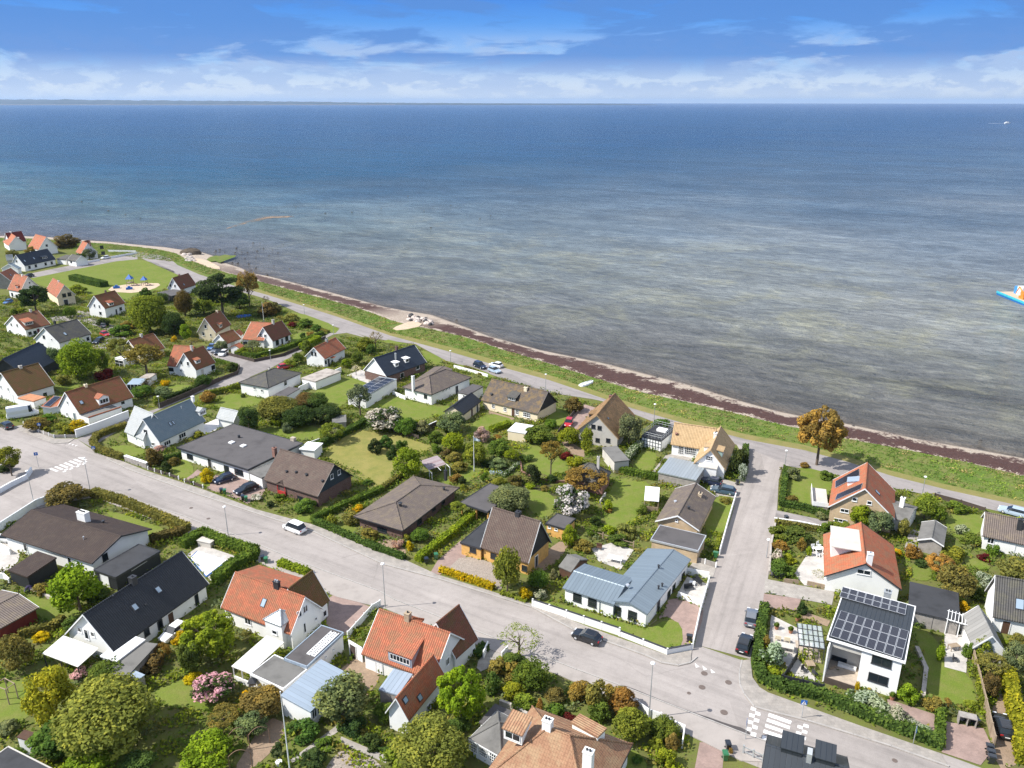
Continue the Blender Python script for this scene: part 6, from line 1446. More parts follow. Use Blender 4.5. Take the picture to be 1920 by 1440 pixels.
VG('D', [(420, 855, 160, 165, 'S', 'b', 'reddish bronze shrub beside the street bin store'), (535, 942, 98, 112, 'S', 'd', 'clipped dark ball shrub near the low white gate posts'), (900, 1020, 125, 135, 'S', 'f', 'round yellow bush beside the parked blue hatchback'), (930, 305, 150, 120, 'S', 'a', 'amber shrub at the hedge end behind the blue grey roof'), (1270, 500, 200, 220, 'M', 'e', 'dark tree at the gable of the pale right wing'), (1540, 405, 390, 240, 'L', 'o', 'wide olive tree in front of the block house', .6), (1800, 335, 240, 150, 'L', 'b', 'bronze green tree right of the wide olive tree', .6),
 (1530, 520, 110, 110, 'M', 'l', 'small lime bush under the wide olive tree'), (1720, 480, 310, 190, 'L', 'd', 'dark bushy tree mass behind the flat roofed bungalow', .4), (1620, 590, 95, 95, 'S', 'p', 'pale shrub with stones on the back lawn'), (1470, 1270, 75, 62, 'S', 'd', 'small dark cushion bush before the red porch'), (1350, 1215, 110, 45, 'V', 'w', 'low white flowering plants beside the driveway bins'), (1225, 297, 40, 40, 'S', 'e', 'tiny bush at the corner of the block house'), (600, 890, 120, 80, 'S', 'b', 'brownish shrub in front of the flat bungalow wall'), (480, 770, 110, 50, 'S', 'k', 'pinkish low shrubs at the pale house gable'), (1560, 1215, 120, 50, 'S', 'g', 'low bed of green plants by the red porch path'), (1780, 1290, 220, 45, 'S', 'g', 'long low plants before the brown brick house')])
VG('E', [(85, 445, 130, 140, 'S', 'g', 'leafy bush left of the small orange roofed house'), (590, 410, 160, 120, 'M', 'y', 'yellow green bush between orange and navy roofs'), (690, 365, 150, 150, 'T', 'o', 'bare twiggy tree by the coast road junction', .8), (525, 530, 105, 115, 'M', 'g', 'round green bush right of the small orange house'), (430, 580, 95, 80, 'M', 'l', 'light bush at the door of the small orange house'), (650, 455, 95, 95, 'M', 'e', 'dark bush behind the navy roof gable'), (515, 640, 95, 90, 'T', 'w', 'small pale blossoming tree on the navy house patio'),
 (545, 885, 240, 270, 'O', 'p', 'pale olive willow beside the solar panelled outbuilding', 1.2), (770, 1070, 310, 225, 'W', 'w', 'wide white blossoming tree below the hipped bungalow lawn', .5), (130, 915, 270, 150, 'L', 'e', 'dark leafy tree on the left of the central lawns', .4), (250, 1030, 270, 160, 'L', 'd', 'dark tree just above the little grey playhouse', .4), (300, 1190, 230, 175, 'O', 'y', 'feathery light green tree at the dry lawn corner', .8), (960, 1150, 190, 150, 'M', 'g', 'green shrub right of the white blossoming tree'), (1110, 1165, 160, 130, 'S', 'p', 'pale shrub beside the dark fence gate'), (1380, 1110, 245, 175, 'M', 'p', 'silvery round tree next to the black tiled shed'),
 (1240, 1250, 145, 110, 'S', 'g', 'dense green bush between two fences'), (1390, 1285, 210, 170, 'M', 'l', 'bright lime bush group left of the flagpole'), (1650, 1230, 145, 140, 'S', 'k', 'dusty pink shrub by the clipped green block'), (1780, 1250, 90, 55, 'S', 'a', 'rust red small shrub by the cream shed'), (1580, 1390, 205, 195, 'M', 'y', 'yellow flowering round bush behind the flagpole'), (690, 1335, 130, 135, 'S', 'd', 'leftmost dark shrub of the dry lawn island'), (785, 1295, 125, 115, 'S', 'e', 'rear shrub of the dry lawn island'), (840, 1390, 115, 130, 'S', 'd', 'front shrub of the dry lawn island'), (935, 1335, 120, 135, 'S', 'e', 'rightmost shrub of the dry lawn island'), (1040, 1130, 90, 70, 'S', 'e', 'dark bush above the dark fence')])
VG('F', [(985, 520, 260, 260, 'M', 'l', 'large round light green tree beside the brown hipped roof', .8), (1240, 390, 105, 90, 'S', 'g', 'small green bush above the pergola'), (1350, 435, 150, 95, 'S', 'b', 'bronze shrubs left of the yellow flowering bush'), (1450, 555, 170, 90, 'S', 'o', 'olive shrub on the lawn near the flagpole foot'), (1415, 655, 125, 85, 'S', 'a', 'amber shrub behind the hipped roof corner'), (1480, 675, 80, 85, 'S', 'd', 'dark clipped ball beside the amber shrub'), (1480, 740, 75, 65, 'S', 'y', 'bright little ball bush by the carport'), (1430, 910, 145, 95, 'M', 'y', 'umbrella shaped little tree at the carport post', 1.6),
 (300, 1040, 105, 105, 'S', 'y', 'upright bright bush inside the street hedge corner'), (470, 1015, 150, 130, 'S', 'o', 'olive shrub at the left of the brown hipped house'), (630, 1170, 200, 130, 'S', 'o', 'wide olive shrub in front of the brick bungalow'), (530, 925, 105, 65, 'S', 'f', 'yellow shrub beside the long side hedge'), (1000, 1270, 75, 95, 'S', 'f', 'vivid yellow bush at the street end of the brick bungalow'), (890, 1240, 115, 90, 'S', 'k', 'pinkish grey shrub next to the vivid yellow bush'), (965, 1205, 90, 90, 'S', 'y', 'yellow green bush behind the vivid yellow bush'), (1090, 1165, 160, 125, 'M', 'g', 'green bush on the side lawn of the brick bungalow'), (1680, 650, 90, 85, 'S', 'g', 'round bush by the cold frames'), (330, 960, 70, 40, 'S', 'e', 'low dark shrub beside the side hedge'), (620, 695, 90, 60, 'S', 'e', 'small dark bush by the timber deck of the brick house')])
VG('M', [(1320, 385, 180, 135, 'S', 'b', 'round bronze bush beside the coast road driveway'), (1000, 640, 270, 160, 'M', 'g', 'green bush mass right of the white roofed cream shed'), (1115, 545, 125, 85, 'M', 'g', 'green bush below the black cottage gable'), (1280, 660, 185, 165, 'M', 'l', 'bright rounded bush beside the red car'), (1445, 680, 155, 225, 'C', 'y', 'golden conical tree against the grey plastered house'), (1825, 590, 225, 270, 'M', 'p', 'grey green round tree beside the tall grey house', .8), (650, 765, 200, 165, 'M', 'g', 'spreading green tree right of the yellow flowering bush'), (765, 830, 160, 125, 'O', 'l', 'feathery low tree on the middle lawn', .4),
 (1120, 800, 220, 220, 'O', 'a', 'amber budding tree with a clear bare trunk', 3.0), (1330, 880, 160, 105, 'S', 'l', 'light green bush left of the pyramid slate roof'), (950, 985, 175, 175, 'C', 'd', 'dark clump of upright yews by the brick edging'), (1430, 1050, 400, 225, 'O', 'a', 'wide golden brown tree in front of the brick outbuilding', .8), (1300, 1230, 335, 290, 'W', 'w', 'tall white blossoming bush in the middle garden', .3), (740, 1220, 380, 265, 'L', 'p', 'large grey green bush behind the yellow house chimney', .3), (800, 1065, 150, 110, 'S', 'b', 'bronze shrub beside the carport roof'), (1130, 1045, 95, 80, 'S', 'd', 'dark small bush on the brick edged bed'), (640, 910, 170, 95, 'S', 'p', 'pale bed of shrubs behind the cold frames'),
 (640, 1070, 150, 80, 'S', 'y', 'yellow green bush at the end of the thin hedge'), (1250, 840, 130, 70, 'S', 'r', 'purple leaved shrub by the garden path'), (1620, 1285, 95, 105, 'S', 'l', 'small green bush on the back lawn edge'), (1640, 1330, 75, 50, 'S', 'a', 'small red brown bush on the back lawn'), (1530, 1420, 110, 75, 'S', 'e', 'dark bush right of the small yellow shed'), (940, 1110, 90, 50, 'S', 'l', 'small green plant in the dark bed'), (1060, 1130, 80, 60, 'S', 'o', 'small olive plant in the dark bed'), (900, 850, 130, 70, 'S', 'e', 'dark shrub on the lawn left of the yews'), (530, 910, 90, 60, 'S', 'd', 'dark shrub left of the bed behind the cold frames'), (240, 850, 150, 80, 'S', 'o', 'mixed low shrubs right of the pergola roof')])
VG('N', [(630, 985, 260, 375, 'M', 'y', 'tall yellow green tree in front of the yellow house', .6), (790, 1215, 115, 115, 'S', 'f', 'golden round bush by the street below the yellow house'), (910, 1085, 175, 165, 'M', 'g', 'dense green bush at the yellow house corner'), (1185, 695, 145, 175, 'M', 'l', 'bright green tree beside the small yellow shed'), (1050, 1045, 85, 95, 'S', 'p', 'pale bush by the rounded brown shed'), (920, 1225, 125, 105, 'V', 'v', 'variegated bush at the end of the white street wall'), (1310, 775, 190, 120, 'S', 'o', 'olive shrub behind the patio'), (1400, 650, 125, 95, 'S', 'g', 'green shrub at the wire fence'), (1700, 655, 210, 120, 'S', 'o', 'long olive shrub along the wire fence'), (1420, 570, 100, 100, 'S', 'd', 'dark shrub behind the wire fence'), (1550, 640, 120, 90, 'S', 'l', 'light green shrub along the wire fence'), (1640, 735, 180, 70, 'S', 'e', 'dark low shrubs behind the patio fence')])
VG('Q', [(1570, 800, 170, 250, 'S', 'd', 'dark tall shrub at the corner of the sandy tiled house'), (1600, 900, 110, 170, 'V', 'v', 'variegated shrub at the street corner below the sandy house'), (1440, 1140, 110, 60, 'S', 'o', 'low olive shrub in front of the blue grey estate car'), (680, 1225, 110, 90, 'S', 'g', 'green shrub left of the white terrace roof'), (1620, 730, 80, 80, 'S', 'p', 'pale shrub at the coast road corner'), (870, 450, 160, 60, 'S', 'e', 'green bush behind the timber framed garden house')])
VG('S', [(520, 235, 310, 330, 'B', 'a', 'large amber leaved tree on the coast road verge', 3.2), (330, 550, 100, 90, 'S', 'p', 'silvery shrubs inside the corner hedge'), (310, 730, 100, 75, 'S', 'b', 'brown shrub at the lower end of the corner hedge'), (400, 488, 65, 42, 'S', 'a', 'rusty shrub at the top corner of the hedged lawn'), (550, 560, 110, 50, 'S', 'g', 'green low shrubs at the foot of the amber tree'), (800, 840, 150, 150, 'M', 'l', 'light green tree before the yellow brick gable', .8), (920, 880, 170, 150, 'M', 'p', 'greyish green tree above the bright orange roof', .8), (655, 900, 110, 65, 'S', 'y', 'yellow green plant below the yellow brick wall'), (550, 930, 115, 85, 'S', 'g', 'clipped green bush at the end of the driveway wall'), (520, 840, 95, 60, 'S', 'p', 'pale shrub beside the raised terrace'),
 (1245, 765, 155, 175, 'M', 'y', 'golden green tree right of the grey outbuilding'), (1330, 820, 105, 115, 'M', 'y', 'smaller golden tree on the lawn edge'), (1530, 995, 140, 75, 'S', 'g', 'green shrub beside the brown tiled right edge house'), (1050, 1090, 65, 50, 'S', 'f', 'bright yellow little bush by the orange roof'), (1090, 925, 100, 140, 'M', 'o', 'olive tree left of the grey cabin'), (1150, 1090, 130, 100, 'S', 'a', 'rust coloured shrub below the grey cabin'), (1205, 1170, 85, 55, 'S', 'd', 'dark low shrub on the small lawn'), (1340, 1160, 185, 135, 'B', 'a', 'small orange leaved tree in the right garden', 1.2), (1430, 1105, 180, 95, 'S', 'y', 'yellow green bush behind the orange leaved tree'), (1460, 1290, 235, 220, 'M', 'o', 'big olive bush right of the black carport'), (1650, 1275, 120, 105, 'V', 'v', 'pale variegated ball bush by the right edge house'), (1850, 1205, 200, 150, 'S', 'o', 'brown olive bush at the right edge'), (1620, 1385, 130, 90, 'S', 'e', 'dark bush left of the right edge house gable'), (1700, 1070, 90, 90, 'S', 'g', 'green shrub below the right edge brown roof'), (1650, 1130, 90, 60, 'S', 'r', 'dark red shrub below the right edge brown roof'),
 (235, 955, 150, 100, 'S', 'g', 'green bed shrub at the top of the walled garden'), (350, 965, 200, 95, 'S', 'e', 'dense green shrub in the walled garden'), (235, 1045, 115, 65, 'S', 'a', 'amber shrub at the walled garden street side'), (215, 1120, 85, 115, 'V', 'w', 'white flowering shrub at the walled garden street side'), (300, 1140, 110, 75, 'S', 'l', 'lime shrub in the walled garden'), (380, 1045, 65, 95, 'S', 'a', 'upright rusty shrub left of the white garden chairs'), (250, 1200, 190, 80, 'S', 'e', 'green shrubs behind the dark street bins'), (1490, 940, 90, 80, 'V', 'v', 'pale shrub at the lawn before the brown tiled house'), (430, 1085, 40, 70, 'S', 'l', 'small green shrub beside the white garden chairs'), (1460, 780, 150, 50, 'S', 'g', 'long green planting below the coast road fence'), (500, 1240, 110, 70, 'T', 'o', 'bare shrubs in the wooden planter')])
VG('T', [(180, 660, 185, 160, 'V', 'v', 'variegated shrub inside the hedge corner'), (385, 340, 78, 85, 'S', 'd', 'dark ball shrub beside the pink entrance path'), (1120, 935, 135, 140, 'S', 'l', 'round topiary tree in front of the modern house', ), (1275, 985, 135, 115, 'S', 'o', 'second round topiary right of the white facade'), (800, 960, 190, 120, 'V', 'v', 'leftmost variegated shrub of the row behind the hedge'), (910, 1020, 190, 130, 'V', 'v', 'middle variegated shrub of the row behind the hedge'), (1030, 1085, 180, 120, 'V', 'v', 'right variegated shrub of the row behind the hedge'), (1150, 1130, 100, 65, 'V', 'v', 'small variegated shrub near the blue street sign'), (1240, 1175, 90, 55, 'V', 'v', 'last small variegated shrub at the hedge end'), (1550, 1000, 95, 75, 'S', 'y', 'lime yellow bush beside the bin shelter'),
 (1190, 420, 130, 65, 'S', 'd', 'dark shrub below the black carport'), (1285, 430, 85, 65, 'S', 'f', 'yellow bush below the black carport'), (1500, 325, 85, 85, 'S', 'f', 'yellow bush beside the old grey shed'), (1640, 600, 145, 165, 'C', 'y', 'golden conifer in front of the old grey shed'), (1700, 720, 210, 165, 'O', 'o', 'olive twiggy tree right of the modern garden', .6), (1870, 670, 160, 190, 'M', 'p', 'grey green tree at the right edge below the shed'), (1690, 870, 130, 190, 'M', 'b', 'bronze shrub above the dirt track'), (1530, 620, 75, 120, 'S', 'g', 'upright green shrub at the modern garden fence'), (1905, 450, 50, 110, 'W', 'k', 'pink blossoming shrub at the right edge'), (1880, 570, 120, 120, 'M', 'o', 'olive bush beside the white door at the right edge'), (765, 885, 40, 80, 'S', 'f', 'yellow pot plant by the balcony front'), (145, 565, 55, 100, 'S', 'a', 'amber shrub inside the tall hedge'), (1350, 645, 60, 150, 'S', 'l', 'narrow green shrub on the modern lawn edge'), (1385, 985, 60, 60, 'S', 'a', 'rusty plant at the lawn corner'), (175, 780, 120, 80, 'S', 'l', 'low lime shrub inside the street hedge')])
VG('V', [(130, 640, 270, 210, 'S', 'a', 'leftmost amber green bush of the lower street thicket'), (300, 700, 230, 300, 'S', 'o', 'tall olive bush in the lower street thicket'), (440, 640, 190, 150, 'S', 'a', 'amber bush at the top of the lower street thicket'), (530, 740, 260, 250, 'S', 'a', 'large amber bush at the right of the lower street thicket'), (310, 830, 190, 190, 'S', 'g', 'green bush nearest the flat white dormer'), (590, 940, 320, 290, 'M', 'y', 'yellow green tree behind the white picket wall', .4), (880, 980, 260, 190, 'M', 'g', 'green bush inside the white wall corner'), (910, 1250, 180, 180, 'S', 'l', 'lime bush at the bottom edge lawn'), (820, 1120, 130, 110, 'S', 'y', 'yellow green bush beside the round flower bed'), (45, 880, 115, 75, 'S', 'r', 'dark red maple bush beside the flat dormer'), (660, 1270, 110, 70, 'S', 'e', 'dark plant on the bottom edge lawn'), (960, 1110, 120, 150, 'S', 'o', 'olive bush at the end of the white wall'), (1490, 1190, 45, 60, 'S', 'a', 'orange flowering plant beside the green bin')])
VG('L', [(790, 650, 430, 470, 'B', 'l', 'bright lime maple beside the brown cross gable house', 1.2), (760, 960, 220, 170, 'S', 'e', 'dark bush under the bright lime maple'), (520, 1140, 640, 440, 'L', 'n', 'large olive brown tree at the bottom edge', .8), (180, 1300, 280, 130, 'S', 'y', 'yellow green shrub at the bottom edge below the ivy gable'), (1170, 470, 280, 220, 'S', 'o', 'olive shrub at the thicket left end by the street'), (1420, 500, 310, 280, 'M', 'g', 'big green shrub in the wild corner thicket', .2), (1260, 640, 230, 150, 'S', 'l', 'lime shrub low in the wild corner thicket'), (1060, 590, 160, 200, 'S', 'e', 'dark shrub at the back of the lime maple'), (1500, 790, 85, 200, 'C', 'a', 'narrow orange conifer beside the white chimney'), (1640, 830, 170, 140, 'S', 'g', 'green shrub above the flat white dormer'), (1350, 750, 200, 110, 'S', 'y', 'yellow green ground shrub below the wild thicket'), (1310, 180, 420, 270, 'T', 'y', 'sparse pale spring tree over the street edge', 1.2), (120, 830, 240, 140, 'S', 'g', 'ivy covering the white gable corner'), (1250, 400, 260, 160, 'S', 'e', 'dark green shrub under the sparse pale tree'), (1640, 690, 200, 160, 'S', 'b', 'bronze shrub in the wild thicket')])
VG('J', [(240, 130, 480, 430, 'B', 'l', 'lime green maple in front of the white canopy', 1.0), (90, 330, 230, 300, 'M', 'e', 'dark leafy tree left under the lime maple', .4), (290, 600, 340, 260, 'W', 'k', 'pink blossoming cherry on the lawn', .6), (380, 880, 300, 230, 'O', 'o', 'olive shrub below the pink cherry', .2), (710, 760, 390, 240, 'M', 'o', 'olive green bush left of the white flagpole', .2), (640, 950, 280, 240, 'M', 'p', 'pale green bush at the garden arch', .2), (1440, 700, 470, 420, 'M', 'p', 'round green tree leaning over the pale blue roof', .8), (230, 1210, 440, 260, 'M', 'l', 'bright leafy bush at bottom left of the arches', .3), (1190, 1260, 230, 190, 'S', 'd', 'dark box hedge block by the garden path'), (1560, 960, 230, 130, 'S', 'd', 'dark box shrub mass at the parterre'), (1100, 1020, 260, 120, 'S', 'e', 'green climbing shrub right of the flagpole'), (1300, 1130, 170, 120, 'S', 'g', 'green bush between the two garden paths'),
 (590, 700, 120, 110, 'S', 'f', 'yellow shrub beside the bird house'), (90, 535, 160, 60, 'S', 'f', 'low yellow flowers under the dark leafy tree'), (720, 620, 110, 50, 'S', 'k', 'pink flowers below the plain felt roof'), (1000, 980, 140, 110, 'S', 'e', 'dark shrub at the foot of the white annex'), (850, 1180, 110, 130, 'S', 'd', 'dark shrub beside the potted olive'), (1700, 1120, 190, 130, 'S', 'd', 'clipped dark shrubs at the right of the parterre'), (1440, 830, 130, 80, 'S', 'e', 'dark shrub under the leaning green tree')])
VG('H', [(950, 960, 900, 720, 'L', 'n', 'huge olive willow filling the lower left garden', .6), (430, 790, 380, 480, 'M', 'q', 'golden yellow tree left of the huge willow', .4), (500, 1170, 430, 280, 'M', 'e', 'dark green tree at the lower left edge', .2), (820, 1370, 440, 220, 'M', 'l', 'lime shrubs below the huge willow', .2), (130, 400, 280, 310, 'M', 'o', 'olive tree beside the terrace roof at the left', .4), (370, 262, 150, 80, 'S', 'f', 'yellow bush beside the red boarded outbuilding'), (1370, 505, 230, 175, 'S', 'b', 'reddish bronze shrub beside the flat carport'), (1460, 390, 170, 170, 'O', 'a', 'amber shrub above the flat carport', .2), (60, 1080, 190, 120, 'S', 'p', 'pale shrub by the narrow white shed'), (960, 560, 290, 180, 'M', 'g', 'green tree in front of the white flat extension', .5), (190, 1280, 130, 100, 'S', 'g', 'green shrub right of the narrow white shed'), (1240, 1400, 330, 150, 'M', 'e', 'dark shrub at the bottom of the shaded lawn', .1), (730, 590, 180, 70, 'V', 'k', 'pale pink shrub beside the terrace roof corner'), (1600, 270, 160, 70, 'S', 'f', 'yellow bush next to the parked white car')])
VG('G', [(600, 230, 400, 180, 'M', 'b', 'bronze rounded bush at the junction corner', .1), (420, 270, 90, 65, 'S', 'y', 'yellow green bush by the blue white wall'), (770, 215, 100, 60, 'S', 'y', 'small bright shrub at the lamp post corner'), (680, 1060, 440, 430, 'M', 'l', 'light feathery green tree between the two front houses', .6), (380, 1078, 180, 95, 'S', 'o', 'olive shrub on the stone edging'), (255, 1075, 65, 65, 'V', 'u', 'small violet flowering bush by the black annex'), (560, 1120, 130, 80, 'S', 'p', 'pale shrub along the stone edging'), (860, 1120, 230, 110, 'S', 'e', 'dark shrubs beside the feathery tree'), (640, 1390, 170, 120, 'S', 'e', 'dark hedge like shrub behind the black roof gable')])
VG('U', [(430, 395, 320, 280, 'P', 'd', 'broad dark pine near the beach promenade', 3), (630, 365, 160, 240, 'O', 'a', 'slender amber budding tree beside the broad pine', 2), (570, 470, 150, 110, 'M', 'e', 'dark tree under the broad pine'), (760, 470, 60, 60, 'T', 'b', 'bare little tree at the promenade edge'), (810, 530, 140, 90, 'S', 'b', 'dark shrub by the promenade and flagpole')])
VG('C', [(1240, 915, 95, 90, 'M', 'g', 'round bush at the lane corner near the small orange house'), (550, 805, 125, 90, 'M', 'p', 'pale round tree before the brown gabled garage'), (830, 805, 150, 100, 'O', 'p', 'pale blossoming tree in front of the orange wing', .5), (960, 490, 160, 130, 'S', 'b', 'dark bronze bush behind the flagpole'), (1180, 560, 150, 80, 'S', 'o', 'olive shrub on the coast side garden'), (1310, 605, 150, 70, 'S', 'g', 'green shrub along the coast side garden'), (1410, 645, 110, 60, 'S', 'e', 'dark green shrub at the coast garden corner'), (1190, 620, 90, 50, 'S', 'r', 'maroon shrub right of the chestnut roof'), (1350, 700, 70, 50, 'S', 'a', 'orange shrub inside the clipped hedge'), (1160, 970, 140, 75, 'S', 'y', 'yellow green bush by the red car on the lane'), (640, 1000, 110, 80, 'S', 'e', 'shrub behind the dark fence of the orange wing house'), (740, 860, 120, 70, 'S', 'l', 'bright shrub in the hedge ring garden'), (280, 780, 180, 90, 'T', 'o', 'bare shrub on the left of the cream gambrel house'), (1290, 720, 60, 60, 'S', 'e', 'dark rounded shrub on the hedge ring lawn'), (100, 610, 230, 160, 'L', 'y', 'yellow green tree below the big pine', .5)])
HED = [('G', [(850, 240), (1100, 310), (1500, 480), (1680, 560)], 1.5, 1.5, 'o', 'long olive clipped hedge along the main street'), ('G', [(1640, 590), (1390, 660)], 1.5, 1.5, 'b', 'short bronze hedge at the corner of the bungalow lawn'), ('I', [(40, 120), (200, 40), (420, 130), (660, 200), (640, 240), (460, 330), (330, 450)], 1.7, 1.7, 'g', 'tall green hedge wrapped around the covered pool'), ('I', [(900, 290), (1130, 370)], 1.0, 1.3, 'l', 'short green hedge in front of the orange tower house'),
 ('F', [(150, 1060), (420, 1180), (700, 1300), (940, 1385)], 1.0, 1.1, 'e', 'long ivy green hedge along the street before the brick bungalow'), ('F', [(140, 1040), (460, 900), (740, 780)], 1.2, 1.2, 'g', 'side hedge between the brown house and the brick bungalow'), ('F', [(760, 760), (920, 650)], 1.0, 1.0, 'o', 'olive hedge along the dry lawn'), ('F', [(1090, 1400), (1350, 1200), (1560, 1020)], 1.3, 1.3, 'l', 'bright green hedge beside the pink driveway'), ('F', [(20, 440), (300, 330), (600, 170)], 1.4, 1.4, 'e', 'dark hedge on the left side of the dry lawn'),
 ('N', [(40, 1020), (250, 1090), (490, 1170)], .9, 1.0, 'f', 'vivid yellow forsythia hedge along the gravel yard'), ('N', [(580, 1225), (680, 1250), (790, 1290)], .5, .8, 'y', 'low yellow green hedge right of the gravel yard'), ('B', [(1130, 970), (1010, 1010), (880, 1060), (840, 1120), (880, 1180), (990, 1220), (1090, 1255)], 1.3, 1.3, 'o', 'curved olive hedge at the lane corner'), ('B', [(1900, 570), (1680, 660), (1440, 745)], 1.2, 1.0, 'd', 'dark clipped hedge behind the lane fence'), ('D', [(900, 300), (1040, 275), (1200, 225)], 1.4, 1.2, 'y', 'mixed yellow hedge at the block house lawn'), ('D', [(500, 905), (680, 850)], 1.3, .9, 'e', 'dark hedge in front of the flat roofed bungalow'),
 ('C', [(690, 890), (860, 915), (1110, 850), (1460, 710)], 1.2, 1.2, 'g', 'clipped green hedge round the chestnut roofed house'), ('C', [(1290, 840), (1420, 770)], 1.8, 2.2, 'l', 'rounded lime hedge by the small orange house'), ('C', [(510, 960), (690, 1010)], 1.2, 1.2, 'g', 'green hedge behind the dark fence ring'), ('C', [(1080, 560), (1200, 600), (1400, 660), (1510, 690)], .8, 1.2, 'o', 'low olive hedge along the promenade garden'), ('A', [(670, 600), (930, 660)], 2.2, 3.5, 'e', 'thick dark hedge on the village green'), ('Q', [(520, 850), (590, 750), (690, 650)], 1.6, 1.5, 'v', 'pale variegated hedge beside the small lawn'), ('Q', [(510, 895), (720, 940), (1060, 1000)], 1.3, 1.3, 'g', 'green hedge behind the zinc roofed garage'),
 ('S', [(268, 530), (258, 640), (240, 770), (400, 800), (560, 850)], 1.2, 1.0, 'e', 'ivy green hedge round the corner lawn'), ('S', [(205, 900), (500, 950)], 1.0, .9, 'o', 'low hedge along the grey driveway wall'), ('T', [(120, 350), (85, 560), (70, 740), (110, 840), (260, 900), (520, 960), (800, 1080), (1080, 1190), (1330, 1290)], 1.3, 1.3, 'e', 'long clipped green hedge around the modern house corner'), ('T', [(1335, 1080), (1330, 1290)], 1.2, 1.0, 'g', 'short green hedge at the pink driveway edge'), ('T', [(1800, 830), (1850, 1100), (1910, 1400)], 1.8, 1.6, 'h', 'tall golden hedge along the dirt track'), ('T', [(1580, 700), (1630, 1010)], 1.3, .7, 'y', 'yellow green hedge beside the tall wooden fence'),
 ('M', [(700, 1030), (820, 930)], .8, .8, 'v', 'thin pale hedge row behind the cold frames'), ('M', [(590, 870), (820, 930)], .7, .7, 'p', 'grey green hedge row in the flagpole garden'), ('M', [(730, 570), (590, 620)], 1.2, 1.6, 'l', 'block of clipped green hedge beside the cream shed'), ('J', [(1420, 1010), (1640, 1120), (1860, 1220)], .6, .5, 'e', 'low box hedge along the parterre'), ('E', [(1640, 690), (1600, 660), (1500, 620)], .6, .8, 'o', 'low hedge on the wall by the parked cars'), ('Q', [(1620, 690), (1590, 960)], 1.4, 1.2, 'e', 'dark hedge along the side street corner'), ('K', [(1230, 820), (1290, 760)], 1.0, 1.2, 'e', 'small dark hedge beside the brown cross gable'), ('O', [(1770, 250), (1740, 370)], 1.0, .6, 'y', 'small hedge inside the white side street wall'), ('H', [(560, 130), (480, 200), (200, 260)], 1.2, 1.0, 'o', 'olive hedge behind the red boarded outbuilding')]
for r, ln, hh, ww, c_, lb in HED:
    rg(r); hedge(ln, hh, ww, c_, lb, mat=BLOOM if c_ == 'v' else None)
# ---------------------------------------------------------------- vehicles
def loft(m, secs, mi=0, cap=True):
    """secs: list of (x, z0, z1, half width low, half width top); six-sided rings along x"""
    R = [[(x, -a, z0), (x, -a * 1.02, z0 + (z1 - z0) * .45), (x, -b, z1), (x, b, z1), (x, a * 1.02, z0 + (z1 - z0) * .45), (x, a, z0)] for x, z0, z1, a, b in secs]
    for r0, r1 in zip(R[:-1], R[1:]):
        for i in range(6): m.poly([r0[i], r1[i], r1[(i + 1) % 6], r0[(i + 1) % 6]], None, mi)
    if cap: m.poly(R[0], None, mi); m.poly(list(reversed(R[-1])), None, mi)
CARDIM = dict(hatch=(4.2, 1.78, 1.48, .62), estate=(4.7, 1.82, 1.48, .58), suv=(4.6, 1.88, 1.70, .60), van=(4.5, 1.85, 1.80, .74), camper=(6.6, 2.2, 2.8, .86))
CARP = {}
